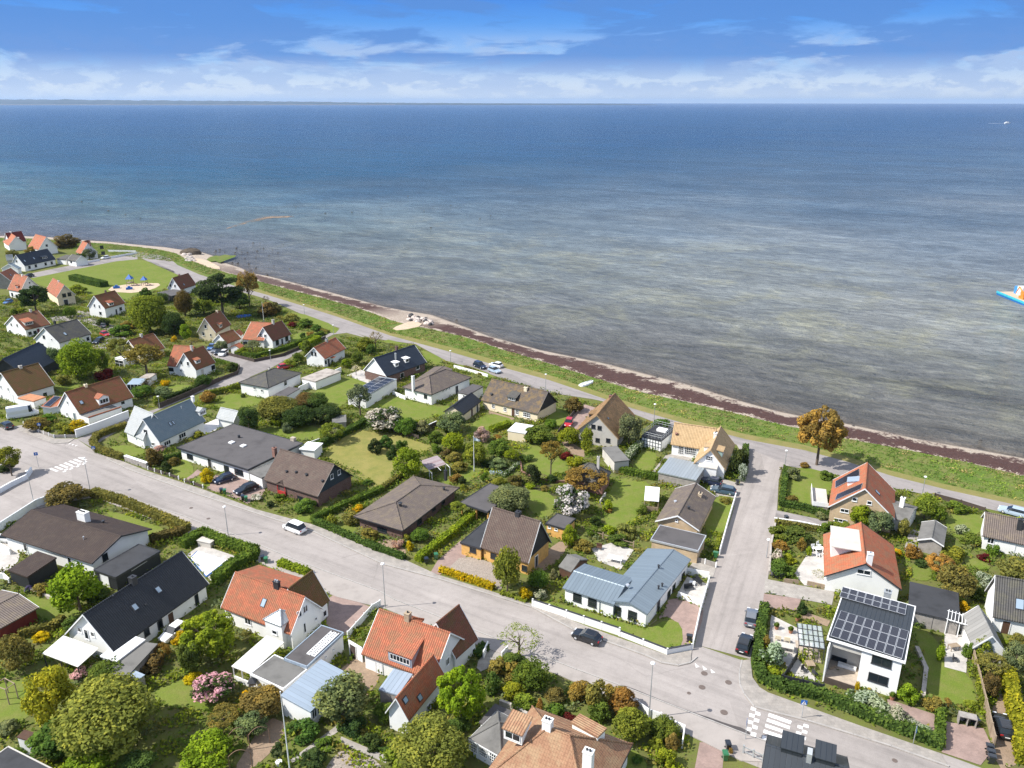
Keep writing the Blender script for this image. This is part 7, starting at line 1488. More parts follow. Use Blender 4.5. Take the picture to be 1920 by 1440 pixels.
def carproto(kind):
    L, W, Hh, cab = CARDIM[kind]; h = L / 2; w = W / 2; root = bpy.data.objects.new('car' if kind != 'camper' else 'camper_van', None); COL.objects.link(root); root['_org'] = (0., 0., 0.)
    bl = .92 if kind != 'camper' else 1.15; m = MB()
    loft(m, [(h, .34, .60, w * .72, w * .62), (h - .18, .24, .72, w * .90, w * .80), (h - .9, .22, bl - .06, w, w * .90), (h * .36, .22, bl, w, w * .92), (-h + .7, .22, bl + .03, w, w * .92), (-h + .15, .26, bl, w * .94, w * .86), (-h, .36, bl - .18, w * .84, w * .74)])
    m.build('body', PAINT, root, smooth=False)
    f0 = h * .42 if kind in ('hatch', 'estate', 'suv') else h * .66; r0 = -h + (.18 if kind != 'hatch' else .25); ws = .75 if kind != 'camper' else .35
    m = MB(); loft(m, [(f0, bl - .03, bl, w * .88, w * .86), (f0 - ws, bl - .03, Hh - .06, w * .90, w * .70), (r0 + .45, bl - .03, Hh - .05, w * .90, w * .70), (r0, bl - .03, bl + .02, w * .86, w * .80)])
    m.build('windows', GLASS, root)
    m = MB(); z = Hh - .07; loft(m, [(f0 - ws - .02, z, z + .05, w * .71, w * .64), (f0 - ws - .3, z, z + .09, w * .73, w * .66), (r0 + .6, z, z + .08, w * .73, w * .66), (r0 + .36, z - .02, z + .05, w * .72, w * .64)])
    if kind == 'camper': loft(m, [(f0 - ws - .5, bl, z + .03, w * .96, w * .76), (r0 + .02, bl, z, w * .95, w * .76)])
    m.build('roof', PAINT, root)
    for sx in (h * .62, -h * .58):
        for sy in (-1, 1):
            m = MB(); m.tube((sx, sy * (w - .20), .32), (sx, sy * (w + .012), .32), .32, .32, 14); wo = m.build('wheel', RUBBER, root)
            m = MB(); m.tube((sx, sy * (w + .005), .32), (sx, sy * (w + .03), .32), .20, .16, 8); m.build('rim', ALU, wo)
    for sy in (-1, 1):
        m = MB(); m.box((h - .13, sy * w * .62, .60), Vector((1, 0, 0)), Vector((0, 1, 0)), -.07, .10, -.20, .20, 0, .13); m.build('headlight', LAMPW, root)
        m = MB(); m.box((-h + .07, sy * w * .68, .66), Vector((1, 0, 0)), Vector((0, 1, 0)), -.06, .08, -.16, .16, 0, .2); m.build('tail_light', LAMPR, root)
        m = MB(); m.box((f0 - .25, sy * (w + .05), bl), Vector((1, 0, 0)), Vector((0, 1, 0)), -.07, .07, -.09, .09, 0, .13); m.build('mirror', PAINT, root)
    m = MB(); m.box((-h - .012, 0, .55), Vector((1, 0, 0)), Vector((0, 1, 0)), -.012, .014, -.26, .26, 0, .11); m.build('number_plate', SIGNW, root)
    return root
CC = dict(black=(.012, .013, .016), navy=(.015, .022, .05), grey=(.14, .15, .17), white=(.78, .78, .77), red=(.45, .02, .025), blue=(.05, .14, .34), pale=(.35, .43, .52), bluegrey=(.05, .085, .12))
def car(kind, col, c, f, label):
    q = P(c, 0); d = P(f, 0) - q; z = .05; a = math.atan2(d.y, d.x)
    if kind not in CARP: CARP[kind] = carproto(kind); r = CARP[kind]; r.location = (q.x, q.y, z); r.rotation_euler.z = a
    else:
        r = CARP[kind]; n = r.copy(); COL.objects.link(n); n.location = (q.x, q.y, z); n.rotation_euler.z = a
        for ch in kids(r):
            cc = ch.copy(); COL.objects.link(cc); cc.parent = n
            for g in kids(ch): gg = g.copy(); COL.objects.link(gg); gg.parent = cc
        r = n
    tag(r, label, 'camper van' if kind == 'camper' else 'van' if kind == 'van' else 'car', 'vehicles parked in the streets and driveways')
    for ch in kids(r):
        if ch.data.materials[0] == PAINT: ch.color = CC[col] + (1,)
for r, k, col, c, f, l in [('B', 'estate', 'black', (60, 968), (0, 935), 'black car cut off by the left edge at the junction'), ('B', 'camper', 'white', (210, 868), (350, 845), 'white camper van by the corner garden'), ('D', 'hatch', 'navy', (1060, 1068), (980, 1092), 'dark blue hatchback beside the round yellow bush'), ('D', 'estate', 'black', (1258, 1160), (1165, 1195), 'dark estate car in the driveway near the red porch'),
 ('X', 'van', 'white', (553, 995), (535, 988), 'small white van parked in the main street'), ('X', 'hatch', 'black', (1100, 1200), (1075, 1191), 'black car driving along the white street wall'), ('X', 'hatch', 'black', (1395, 1213), (1403, 1190), 'black car parked near the junction in the side street'), ('X', 'hatch', 'grey', (1408, 1164), (1411, 1145), 'grey car parked behind the black car in the side street'), ('Q', 'estate', 'bluegrey', (1420, 1075), (1310, 1055), 'blue grey estate car beside the yellow brick bungalow'), ('Q', 'hatch', 'navy', (1310, 995), (1225, 975), 'dark blue car in shade under the white gable porch'),
 ('M', 'hatch', 'red', (1278, 562), (1262, 600), 'bright red car on the drive by the grey house'), ('M', 'suv', 'navy', (480, 45), (540, 68), 'dark blue off road car parked on the coast road verge'), ('M', 'hatch', 'white', (625, 38), (570, 25), 'white car parked at the seaward side of the coast road'), ('M', 'hatch', 'pale', (610, 85), (665, 106), 'pale blue car parked nearest the cottage on the coast road'), ('T', 'hatch', 'black', (1770, 1175), (1740, 1085), 'black car on the dirt track by the golden hedge'), ('S', 'estate', 'pale', (1840, 828), (1780, 812), 'silver blue car on the coast road at the right edge'),
 ('A', 'hatch', 'white', (950, 410), (905, 418), 'white car outside the beach house fence'), ('A', 'hatch', 'black', (260, 575), (220, 582), 'dark car on the road below the navy roof'), ('A', 'hatch', 'blue', (75, 812), (30, 830), 'blue car near the dark pine at the left'), ('A', 'estate', 'black', (890, 1165), (840, 1190), 'black estate car beside the worn grey roofed house'), ('A', 'hatch', 'red', (948, 1103), (985, 1118), 'red car behind the black estate on the lane court'), ('A', 'hatch', 'grey', (935, 1022), (935, 1000), 'dark grey car beside the dark bush on the lane'),
 ('C', 'hatch', 'blue', (465, 838), (442, 858), 'blue car next to the round pale tree'), ('C', 'hatch', 'grey', (503, 862), (478, 880), 'grey car between the blue car and the small garage'), ('C', 'hatch', 'black', (536, 880), (512, 896), 'black car on the yard of the small garage'), ('C', 'hatch', 'white', (572, 893), (548, 910), 'white car nearest the lane fence on the yard'), ('C', 'hatch', 'red', (1128, 1012), (1165, 1005), 'red car beside the yellow green bush by the lane'), ('G', 'hatch', 'white', (55, 645), (0, 640), 'white car under the eave of the brown bungalow'), ('H', 'hatch', 'white', (1568, 245), (1515, 285), 'white car parked beside the black tiled house')]:
    rg(r); car(k, col, c, f, l)

# ---------------------------------------------------------------- lamps, signs, bins, poles
def zat(p, b):
    d = ray(p); k = b.y / d.y; return CAM_H + d.z * k
def lamp(b, t, label):
    q = P(b, 0); h = max(3.5, zat(t, q)); root = empty('street_lamp', label, 'street lamp', q, 'street lamps'); r = .085
    m = MB(); m.tube(q, q + UP * 1.2, r, r, 8); m.tube(q + UP * 1.2, q + UP * (h - .25), r * .8, r * .5, 8); m.build('pole', GALV, root)
    m = MB(); e = q + UP * h; m.tube(e - UP * .27, e - UP * .12, .10, .26, 10); m.tube(e - UP * .12, e, .30, .22, 10); m.build('lamp_head', TRIM, root)
rg('X')
for b, t, l in [((1216.7, 1347), (1224.6, 1242), 'behind the white picket wall at the junction'), ((722.5, 1140), (717, 1056), 'at the drive between the two orange houses'), ((428, 1004), (422, 949), 'on the hedge side opposite the brick house'), ((65, 949), (44, 882), 'on the left side road by the blue white wall'), ((170, 924), (156, 858), 'at the bronze bush on the junction corner'), ((571, 589), (569, 571), 'on the beach verge above the clipped hedge'), ((626, 629), (624, 617), 'at the corner where the lane meets the coast road'), ((508, 678), (506, 668), 'at the dark fence corner of the lane'), ((845, 679), (846, 657), 'on the coast road near the navy roof'),
                 ((1023, 731), (1023.5, 701), 'behind the long cream cottage'), ((1226, 792), (1228, 757), 'by the timber framed garden house'), ((1471, 876), (1473, 844), 'where the side street meets the coast road'), ((1729, 927), (1737, 893), 'right of the grey outbuilding on the coast road'), ((300, 768), (298, 754), 'in the lane behind the blue grey roof'), ((1437, 1046), (1440.6, 1022), 'along the walled garden in the side street')]:
    lamp(b, t, 'slim grey street lamp ' + l)
def sign(b, t, label, kind, face=(0, -1)):
    q = P(b, 0); h = zat(t, q); root = empty('road_sign', label, 'road sign', q); f = Vector((face[0], face[1], 0)).normalized(); u = Vector((-f.y, f.x, 0))
    m = MB(); m.tube(q, q + UP * (h - .02), .04, .04, 6); m.build('post', GALV, root)
    c = q + f * .06 + UP * (h - .68); s = .36 if kind != 'street' else .5; hh = .68 if kind != 'street' else .32
    m = MB(); m.box(c, u, f, -s, s, 0, .02, 0, hh); p = m.build('sign_plate', SIGNB if kind != 'street' else SIGNB, root)
    m = MB(); o = c + f * .024
    if kind == 'walk':
        m.poly([o + u * -.29 + UP * .06, o + u * .29 + UP * .06, o + UP * .60], None, 0); e = o + f * .004
        m.poly([e + u * x + UP * z for x, z in ((-.03, .28), (.05, .28), (.06, .42), (-.02, .42))], None, 1); m.poly([e + u * x + UP * z for x, z in ((-.03, .28), (-.12, .10), (-.06, .10), (.03, .27))], None, 1); m.poly([e + u * x + UP * z for x, z in ((.02, .28), (.11, .10), (.05, .10), (-.02, .27))], None, 1); m.poly([e + u * (math.cos(a) * .035 + .02) + UP * (.455 + math.sin(a) * .035) for a in np.linspace(0, 6.28, 9)[:-1]], None, 1)
    elif kind == 'street': m.poly([o + u * -.42 + UP * .06, o + u * .42 + UP * .06, o + u * .42 + UP * .26, o + u * -.42 + UP * .26], None, 0)
    else: m.poly([o + u * x + UP * z for x, z in ((-.05, .12), (.05, .12), (.05, .38), (.15, .38), (0, .58), (-.15, .38), (-.05, .38))], None, 0)
    m.build('symbol', [SIGNW, PLASTB], p)
rg('T'); sign((380, 1098), (392, 968), 'blue pedestrian crossing sign beside the long clipped hedge', 'walk', (-.2, -1)); sign((1152, 1272), (1180, 1148), 'blue street name sign at the hedge right of the crossing', 'street', (.9, -.5)); sign((-10, 1245), (2, 1108), 'blue pedestrian crossing sign on the bottom building side', 'walk', (-1, .4))
rg('B'); sign((350, 1330), (348, 1190), 'blue sign standing on the left junction traffic island', 'arrow', (.3, -1)); sign((850, 1200), (850, 1135), 'blue sign in front of the curved corner hedge', 'walk', (.2, -1)); sign((365, 1010), (365, 925), 'blue sign in front of the corner garden', 'walk', (.2, -1))
def binproto():
    r = bpy.data.objects.new('wheelie_bin', None); COL.objects.link(r); X = Vector((1, 0, 0)); Y = Vector((0, 1, 0)); m = MB()
    a = [(-.22, -.28, .06), (.22, -.28, .06), (.22, .25, .06), (-.22, .25, .06)]; b = [(-.29, -.36, .95), (.29, -.36, .95), (.29, .36, .95), (-.29, .36, .95)]
    m.poly(list(reversed(a)))
    for i in range(4): m.poly([a[i], a[(i + 1) % 4], b[(i + 1) % 4], b[i]])
    m.box((0, 0, .95), X, Y, -.31, .31, -.38, .38, -.05, 0); r['_org'] = (0., 0., 0.); m.build('body', PAINT, r)
    m = MB(); m.box((0, 0, .955), X, Y, -.32, .32, -.42, .38, 0, .05); m.box((0, 0, 1.006), X, Y, -.24, .24, -.3, .3, 0, .04); m.box((0, .40, .95), X, Y, -.25, .25, -.01, .06, 0, .05); m.build('lid', PAINT, r)
    for s in (-1, 1): m = MB(); m.tube((s * .24, .30, .10), (s * .30, .30, .10), .10, .10, 8); m.build('wheel', RUBBER, r)
    return r
BIN = binproto(); nb_ = [0]
for r, p, col, l, ang in [('D', (1065, 1185), 1, 'green bin behind the dark one opposite the hatchback', .35), ('D', (1035, 1178), 0, 'dark bin left of the green bin opposite the hatchback', .35), ('D', (1258, 1250), 1, 'green bin beside the dark estate car', .35), ('D', (1228, 1240), 0, 'dark bin beside the dark estate car', .35), ('I', (735, 255), 0, 'dark bin at the pool hedge end', .3), ('I', (765, 270), 1, 'green bin at the pool hedge end', .3), ('N', (1108, 1412) if 0 else (-10, 905), 1, 'green bin at the street end of the pink driveway', .3), ('F', (1150, 1425), 0, 'dark bin at the foot of the bright driveway hedge', .3),
 ('V', (1460, 1180), 0, 'dark bin by the orange flowering plant', 0), ('V', (1435, 1270), 1, 'green bin on the pink drive at the bottom edge', 0), ('O', (1735, 410), 1, 'green bin at the side street white wall end', 1.2), ('S', (180, 1262), 0, 'leftmost dark bin of three by the walled garden', .1), ('S', (208, 1268), 0, 'middle dark bin of three by the walled garden', .1), ('S', (237, 1275), 0, 'rightmost dark bin of three by the walled garden', .1), ('T', (1675, 1330), 0, 'topmost dark bin by the fence at the bottom right', 1.2), ('T', (1683, 1368), 0, 'second dark bin by the fence at the bottom right', 1.2), ('T', (1690, 1405), 0, 'lowest dark bin by the fence at the bottom right', 1.2), ('T', (1528, 1128), 0, 'left dark bin inside the bin shelter', .2), ('T', (1580, 1145), 0, 'right dark bin inside the bin shelter', .2), ('S', (272, 876), 0, 'dark bin on the grey asphalt driveway', .1), ('Q', (1545, 1005), 0, 'dark bin beside the variegated street corner shrub', 0), ('V', (1115, 205), 0, 'dark bin inside the white wall corner of the metal roofed house', 1.3)]:
    rg(r); q = P(p, 0)
    if nb_[0] == 0: b = BIN
    else:
        b = BIN.copy(); COL.objects.link(b)
        for ch in kids(BIN): c = ch.copy(); COL.objects.link(c); c.parent = b
    nb_[0] += 1; b.location = (q.x, q.y, .06); b.rotation_euler.z = ang
    tag(b, l, 'wheelie bin', 'wheelie bins')
    for ch in kids(b):
        if ch.data.materials[0] == PAINT: ch.color = ((.03, .15, .06, 1) if col else (.018, .022, .03, 1))
def flagpole(b, t, label, flag=None):
    q = P(b, 0); h = zat(t, q); root = empty('flagpole', label, 'flagpole', q); m = MB(); m.tube(q, q + UP * h, .085, .04, 8); m.build('pole', TRIM, root)
    m = MB(); m.ball(q + UP * (h + .06), .09, .09, .09, 8, 5); m.build('finial', TRIM, root)
    m = MB(); m.tube(q, q + UP * .5, .16, .15, 8); m.build('pole_foot', GALV, root)
    if flag:
        m = MB(); e = q + UP * (h - .1); w, hh = flag[1]; n = 6
        P_ = [(e + Vector((w * i / n, math.sin(i * 1.1) * .07 * i / n * 2, -.10 * i)), hh * (1 - i / n * flag[2])) for i in range(n + 1)]
        for (a, ha), (c, hc) in zip(P_[:-1], P_[1:]): m.poly([a, c, c - UP * hc, a - UP * ha])
        m.build('flag', flag[0], root)
rg('X')
flagpole((545, 1458), (527.5, 1298), 'tall white flagpole at the bottom edge beside the pale annex'); flagpole((889, 884), (888, 818.5), 'white flagpole with pale pennant in the middle garden', (plain('pale_flag', (.6, .68, .7), .8), (1.3, .8), .6)); flagpole((495, 604), (491, 567), 'white flagpole with orange streamer by the dark pine', (plain('orange_flag', (.6, .28, .08), .8), (.6, 1.8), .9)); flagpole((139, 457), (134, 434), 'distant white flagpole on the beach')

# ---------------------------------------------------------------- walls and fences
def wall(r, line, h, label, mat=WHITE, t=.2, cap=None, posts=0, name='garden_wall', cat='wall', pmat=None, rails=None):
    rg(r); ws = [P(p, 0) for p in line]; root = empty(name, label, cat, ws[0]); m = MB(); mc = MB(); k = 0
    for a, b in zip(ws[:-1], ws[1:]):
        d = b - a; L = d.length; d = d / L; n = Vector((-d.y, d.x, 0))
        if rails: 
            for z in rails: m.box(a, d, n, 0, L, -t / 2, t / 2, z, z + .13)
        else: m.box(a, d, n, -t / 2 + .001 * k, L + t / 2 - .003, -t / 2 - .001 * k, t / 2 + .001 * k, 0, h + .002 * k)
        if cap: mc.box(a, d, n, -t / 2 - .05, L + t / 2 + .02, -t / 2 - .06, t / 2 + .06, h + .004 + .002 * k, h + .07 + .002 * k)
        k += 1
        if posts:
            np_ = max(1, round(L / posts))
            for i in range(np_ + (1 if b is ws[-1] else 0)):
                q = a + d * (L * i / np_); mp = MB(); w = max(t, .10) / 2 + .04; mp.box(q, d, n, -w, w, -w, w, 0, h + .10); mp.build('post', pmat or mat, root)
    m.build('panel' if rails or 'fence' in name else 'wall', mat, root)
    if cap: mc.build('coping', cap, root)
LB = plain('bluish_white_render', (.70, .73, .76), .8, .05, .5)
for a in [('O', [(90, 852), (870, 1112)], 1.25, 'white panelled street wall before the metal roofed house', WHITE, .14, DTRIM, 2.6), ('O', [(872, 1116), (1300, 1282), (1520, 1240)], .9, 'lower white wall rounding the street corner lawn', WHITE, .14, DTRIM, 3.2), ('O', [(1530, 1225), (1600, 900), (1676, 640)], 1.3, 'white wall along the side street courtyard', WHITE, .16), ('O', [(1470, 560), (1672, 600)], 1.2, 'white railed wall closing the side street patio', WHITE, .12), ('O', [(1400, 770), (1610, 850)], 1.0, 'white wall between brick courtyard and dark sofa patio', WHITE, .16),
 ('X', [(1349, 1040), (1364, 985), (1379, 934)], 1.1, 'long thin white wall along the side street lawn', WHITE, .16), ('O', [(1545, 445), (1640, 470), (1738, 500)], .9, 'short slatted fence with white posts at the side street', GREYW, .08, None, 2.0, 'fence', 'fence', TRIM), ('B', [(692, 1058), (885, 990), (1160, 882)], 1.8, 'tall white wall along the lane below the mottled roof', WHITE, .22, TRIM), ('B', [(215, 945), (350, 1012), (490, 1062), (690, 1060)], .75, 'low grey picket fence round the corner garden', GREYW, .08, None, 2.0, 'fence', 'fence', TRIM), ('G', [(-40, 240), (100, 160), (245, 90), (288, 25)], 1.0, 'low bluish white wall at the left junction', LB, .22, TRIM),
 ('G', [(-40, 580), (330, 340), (460, 292)], 1.5, 'bluish white wall behind the brown bungalow', LB, .2), ('G', [(-30, 690), (95, 768)], 1.1, 'short white wall by the bungalow courtyard', WHITE, .2), ('G', [(-20, 980), (40, 985), (90, 1030)], 1.0, 'white wall piece beside the black annex', WHITE, .2), ('A', [(690, 460), (800, 445), (898, 428)], 1.0, 'white fence left of the white beach car', TRIM, .1, None, 3.0, 'fence', 'fence'), ('A', [(1002, 405), (1235, 365)], 1.0, 'white fence right of the white beach car', TRIM, .1, None, 3.0, 'fence', 'fence'), ('A', [(975, 345), (1220, 350)], .9, 'white beach fence behind the beach house lawn', TRIM, .1, None, 3.0, 'fence', 'fence'),
 ('V', [(640, 805), (750, 885), (858, 922)], 1.2, 'white picket fence at the lamp by the junction', TRIM, .08, None, 2.0, 'fence', 'fence'), ('V', [(880, 950), (1068, 1030), (1050, 1165)], 1.2, 'white wall rounding the bush garden corner', WHITE, .14), ('I', [(1500, 945), (1720, 700), (1790, 660)], 1.1, 'white panel fence between the two orange houses', TRIM, .1, None, 2.0, 'fence', 'fence'), ('K', [(1280, 838), (1318, 750)], 1.2, 'short white wall beside the brown cross gable', WHITE, .15), ('K', [(1445, 825), (1495, 770)], .8, 'short white kerb wall at the sparse pale tree', WHITE, .15),
 ('C', [(600, 890), (850, 955), (1100, 905), (1490, 745)], .9, 'dark wooden fence round the clipped hedge', DARKW, .08, None, 2.5, 'fence', 'fence'), ('C', [(530, 1130), (700, 1065), (718, 1010)], 1.0, 'dark curved fence by the orange winged house', DARKW, .1, None, 2.5, 'fence', 'fence'), ('X', [(298, 766), (350, 745), (411, 716)], 1.3, 'long dark fence beside the lane', DARKW, .1, None, 2.5, 'fence', 'fence'), ('D', [(375, 965), (495, 1002), (570, 1025), (650, 1052)], .7, 'low dark fence with white posts, left section', DARKW, .06, None, 2.0, 'fence', 'fence', TRIM), ('D', [(705, 1078), (785, 1102), (868, 1130)], .7, 'low dark fence with white posts, right section', DARKW, .06, None, 2.0, 'fence', 'fence', TRIM),
 ('F', [(710, 180), (880, 250), (1080, 318)], 1.2, 'dark fence along the top of the dry lawn', DARKW, .08, None, 2.5, 'fence', 'fence'), ('F', [(1080, 265), (1240, 190)], 1.3, 'dark fence with pale top by the silvery tree', DARKW, .1, TRIM), ('E', [(1400, 622), (1560, 665), (1700, 705)], .8, 'white garden wall by the parked coast road cars', WHITE, .2), ('E', [(850, 865), (960, 910)], 1.0, 'white terrace wall by the hipped bungalow', WHITE, .2), ('C', [(1255, 1232), (1400, 1160), (1630, 1055)], 1.7, 'long white garden wall beside the stained garage', WHITE, .2), ('D', [(1690, 655) if 0 else (1820, 770), (1915, 735)], 1.4, 'short white wall behind the flat bungalow', WHITE, .15),
 ('S', [(1300, 712), (1480, 760), (1645, 812)], .9, 'dark slatted fence along the coast road', DARKW, .1, None, 3.0, 'fence', 'fence'), ('S', [(195, 882), (360, 905), (505, 935)], .8, 'low rendered wall along the asphalt driveway', CREAM, .2, TRIM), ('S', [(200, 885), (165, 1060), (155, 1240)], .6, 'low stone wall of the side street garden', STONE, .3), ('S', [(420, 1320), (552, 1350)], .8, 'wooden planter wall beside the orange roofed house', WOOD, .15), ('S', [(258, 1300), (355, 1310)], .7, 'short wooden fence beside the three dark bins', WOOD, .1), ('T', [(1545, 640), (1600, 850), (1645, 1040), (1705, 1300)], 1.7, 'tall wooden fence between garden and dirt track', WOOD, .1, None, 2.4, 'fence', 'fence'),
 ('T', [(240, 858), (380, 890), (525, 925)], 1.4, 'black board fence behind the long hedge', BLACKW, .1, None, 2.0, 'fence', 'fence'), ('T', [(345, 690), (245, 850)], 1.2, 'black board fence at the edge of the pale patio', BLACKW, .1, None, 2.0, 'fence', 'fence'), ('M', [(1345, 440), (1180, 645)], 1.0, 'dark wall along the red car driveway', DARKW, .15), ('N', [(1400, 695), (1580, 750), (1765, 800)], 1.1, 'see through fence with pale posts behind the patio', WOOD, .04, None, 2.0, 'fence', 'fence', WOOD, (.2, .8)), ('M', [(845, 905), (855, 990), (960, 1040), (1130, 1080), (1240, 1080)], .45, 'curved brick edging round the dark bed', RBRICK, .25), ('L', [(1150, 775), (1260, 815), (1395, 895)], .7, 'old stone wall above the flat dark garage', STONE, .35), ('T', [(-25, 1340), (112, 1402)], 1.1, 'metal railing beside the dark metal roof', GALV, .05, None, 1.5, 'fence', 'railing', GALV, (.3, .9)),
 ('G', [(270, 1095), (430, 1155), (560, 1210)], .5, 'low dry stone edging on the lawn', STONE, .35), ('T', [(1180, 620), (1240, 760), (1220, 940)], .4, 'curved rough stone edging at the modern house lawn', STONE, .5), ('X', [(1120, 938) if 0 else (1125, 945), (1135, 930)], .8, 'tiny grey gate wall by the middle garden hedge', GREYR, .2)]:
    wall(*a[:4], *(a[4:5] or (WHITE,)), *(a[5:6] or (.2,)), cap=a[6] if len(a) > 6 else None, posts=a[7] if len(a) > 7 else 0, name=a[8] if len(a) > 8 else 'garden_wall', cat=a[9] if len(a) > 9 else 'wall', pmat=a[10] if len(a) > 10 else None, rails=a[11] if len(a) > 11 else None)

# ---------------------------------------------------------------- shore things
def boulder(name, q, r, mat, label, cat, grp, seed, sq=.6):
    random.seed(seed); m = MB(); m.ball((0, 0, r * .05), r, r * random.uniform(.7, 1.1), r * sq, 8, 5, jit=.14); o = m.build(name, mat, loc=(0, 0, 0)); o.location = q; o.rotation_euler.z = random.uniform(0, 6); tag(o, label, cat, grp)
DSTONE = plain('wet_dark_stone', (.05, .045, .042), .6, .2, 1.5); PSTONE = plain('pale_stone', (.50, .43, .38), .9, .15, 1.2)
rg('U')
for i, p in enumerate([(670, 60), (885, 72), (550, 98), (465, 125), (590, 125), (630, 128), (700, 118), (785, 150), (820, 222), (935, 245), (655, 255), (810, 110), (745, 100), (690, 160), (610, 170), (770, 290), (975, 345), (1060, 378), (1240, 340), (520, 200), (560, 205), (720, 60), (400, 118), (640, 210), (690, 240), (850, 130), (430, 108), (540, 130)]):
    boulder('boulder', P(p, SEAZ), random.Random(i).uniform(.3, .65), DSTONE, 'dark wet boulder poking out of the shallows off the headland', 'boulder', 'boulders in the shallows', i)
rg('X')
for i, p in enumerate([(153, 378), (235, 402), (203, 395), (263, 409), (715, 391), (610, 400), (660, 398), (795, 395), (555, 388), (808, 427), (900, 410), (845, 385), (765, 368), (920, 404), (843, 602), (856, 600), (1838, 826), (1296, 726), (893, 627), (1232, 708), (1600, 800)]):
    boulder('boulder', P(p, SEAZ), random.Random(i).uniform(.5, .9) * (.9 if p[1] < 430 else .6), DSTONE, 'lone dark boulder far out in the open bay' if p[1] < 430 else 'single stone at the edge of the sea', 'boulder', 'stones in the bay' if p[1] < 430 else 'stones along the waterline', 50 + i)
rr = random.Random(4); rg('Y')
for i in range(46):
    t = rr.random(); p = (205 + 140 * t + rr.uniform(-8, 8), 122 + 32 * t + rr.uniform(-24, 14) * (1 - .3 * t)); boulder('rock', P(p, -.5) + UP * rr.uniform(-.1, .5), rr.uniform(.5, 1.1), PSTONE if rr.random() < .7 else DSTONE, 'pale rock in the heap of stones on the beach', 'rock', 'rock heap on the beach', 100 + i, .75)
rg('U')
for i in range(26): p = (215 + rr.uniform(-45, 35), 165 + rr.uniform(-30, 30)); boulder('rock', P(p, -.2), rr.uniform(.6, 1.4), PSTONE if rr.random() < .5 else STONE, 'grey rock of the rough stone bank by the sea bunker', 'rock', 'rocks of the headland bank', 200 + i, .7)
q = P((222, 132), -.2); m = MB(); m.ball(q, 5.5, 3.5, 2.4, 12, 6, jit=.06); tag(m.build('bunker', plain('dark_turf_mound', (.08, .06, .04), .9, .2, .5), loc=q), 'dark rounded mound at the tip of the headland', 'mound')
sheet('grass_spit', [(335, 178), (360, 160), (400, 150), (430, 153), (470, 143), (510, 150), (546, 148), (540, 160), (500, 175), (470, 186), (430, 202), (400, 190), (360, 195)], -.35, G_STRIP)
def boat(q, a, L, W, mats, label, upside=False, cat='boat'):
    root = empty('rowing_boat', label, cat, q); m = MB(); secs = [(-.5, .55), (-.45, .8), (-.2, 1), (.1, .96), (.32, .68), (.5, .06)]; rings = []; ca, sa = math.cos(a), math.sin(a)
    def T(x, y, z): return Vector((q[0] + ca * x - sa * y, q[1] + sa * x + ca * y, q[2] + (z if not upside else .62 - z)))
    for t, w in secs: x = t * L; w = w * W / 2; k = .10 * (t * 2) ** 2; rings.append([T(x, -w, .6 + k * .6), T(x, -w * .8, .22 + k), T(x, 0, .02 + k), T(x, w * .8, .22 + k), T(x, w, .6 + k * .6)])
    for r0, r1 in zip(rings[:-1], rings[1:]):
        for i in range(4): m.poly([r0[i], r1[i], r1[i + 1], r0[i + 1]])
    m.poly(rings[0]); m.build('hull', mats, root)
    m = MB(); m.box(T(0, 0, .02), Vector((ca, sa, 0)), Vector((-sa, ca, 0)), -L * .42, L * .36, -.04, .04, -.08 if not upside else .0, .02 if not upside else .1); m.build('keel', mats, root)
    if not upside:
        for x in (-.25, .08): m = MB(); m.box(T(x * L, 0, .45), Vector((ca, sa, 0)), Vector((-sa, ca, 0)), -.12, .12, -W * .44, W * .44, 0, .05); m.build('thwart', WOOD, root)
rg('M'); boat(P((1440, 192), .1), .75, 5.2, 1.9, WHITE, 'white boat lying upside down on the beach grass', True)
rg('C'); boat(P((757, 545), .1), .4, 5.0, 2.0, plain('blue_hull', (.01, .12, .55), .4), 'bright blue boat on land under the pine', True)
BLUE = plain('barge_blue', (.01, .13, .38), .5); ORG = plain('machine_orange', (.6, .22, .03), .5)
rg('X'); a = P((1868, 552), SEAZ); b = P((1960, 590), SEAZ); u = (b - a).normalized(); n = Vector((-u.y, u.x, 0)); L = (b - a).length
root = empty('barge', 'blue work barge with cabins and an orange digger at the right edge', 'barge', a); m = MB(); m.box(a, u, n, 0, L, 0, 9, -.5, 1.1); m.build('hull', BLUE, root)
m = MB(); m.box(a, u, n, .3, L, .3, 8.7, 1.103, 1.2); m.build('deck', SAND, root); m = MB(); m.box(a, u, n, 0, L, -.15, -.003, .7, 1.5); m.build('fender_rail', plain('barge_teal', (.05, .42, .50), .5), root)
m = MB(); m.box(a, u, n, 2.5, 4.6, 5, 7.5, 1.203, 4.0); m.build('cabin', plain('cabin_blue', (.05, .25, .6), .5), root); m = MB(); m.box(a, u, n, 5.2, 8.6, 4.5, 7.8, 1.203, 4.6); m.build('cabin', WHITE, root)
m = MB(); m.tube(a + u * 9 + n * 6.5 + UP * 1.9, a + u * 12 + n * 6.5 + UP * 1.9, .8, .8, 8); m.build('tank', TRIM, root)
m = MB(); m.box(a, u, n, 11, 14, 2, 4.5, 1.203, 2.2); m.box(a, u, n, 11.5, 13.5, 2.2, 4.3, 2.203, 4); m.tube(a + u * 11.5 + n * 3.2 + UP * 3, a + u * 8.5 + n * 3.2 + UP * 5, .3, .25); m.tube(a + u * 8.5 + n * 3.2 + UP * 5, a + u * 7 + n * 3.2 + UP * 2.2, .25, .2); m.build('digger', ORG, root)
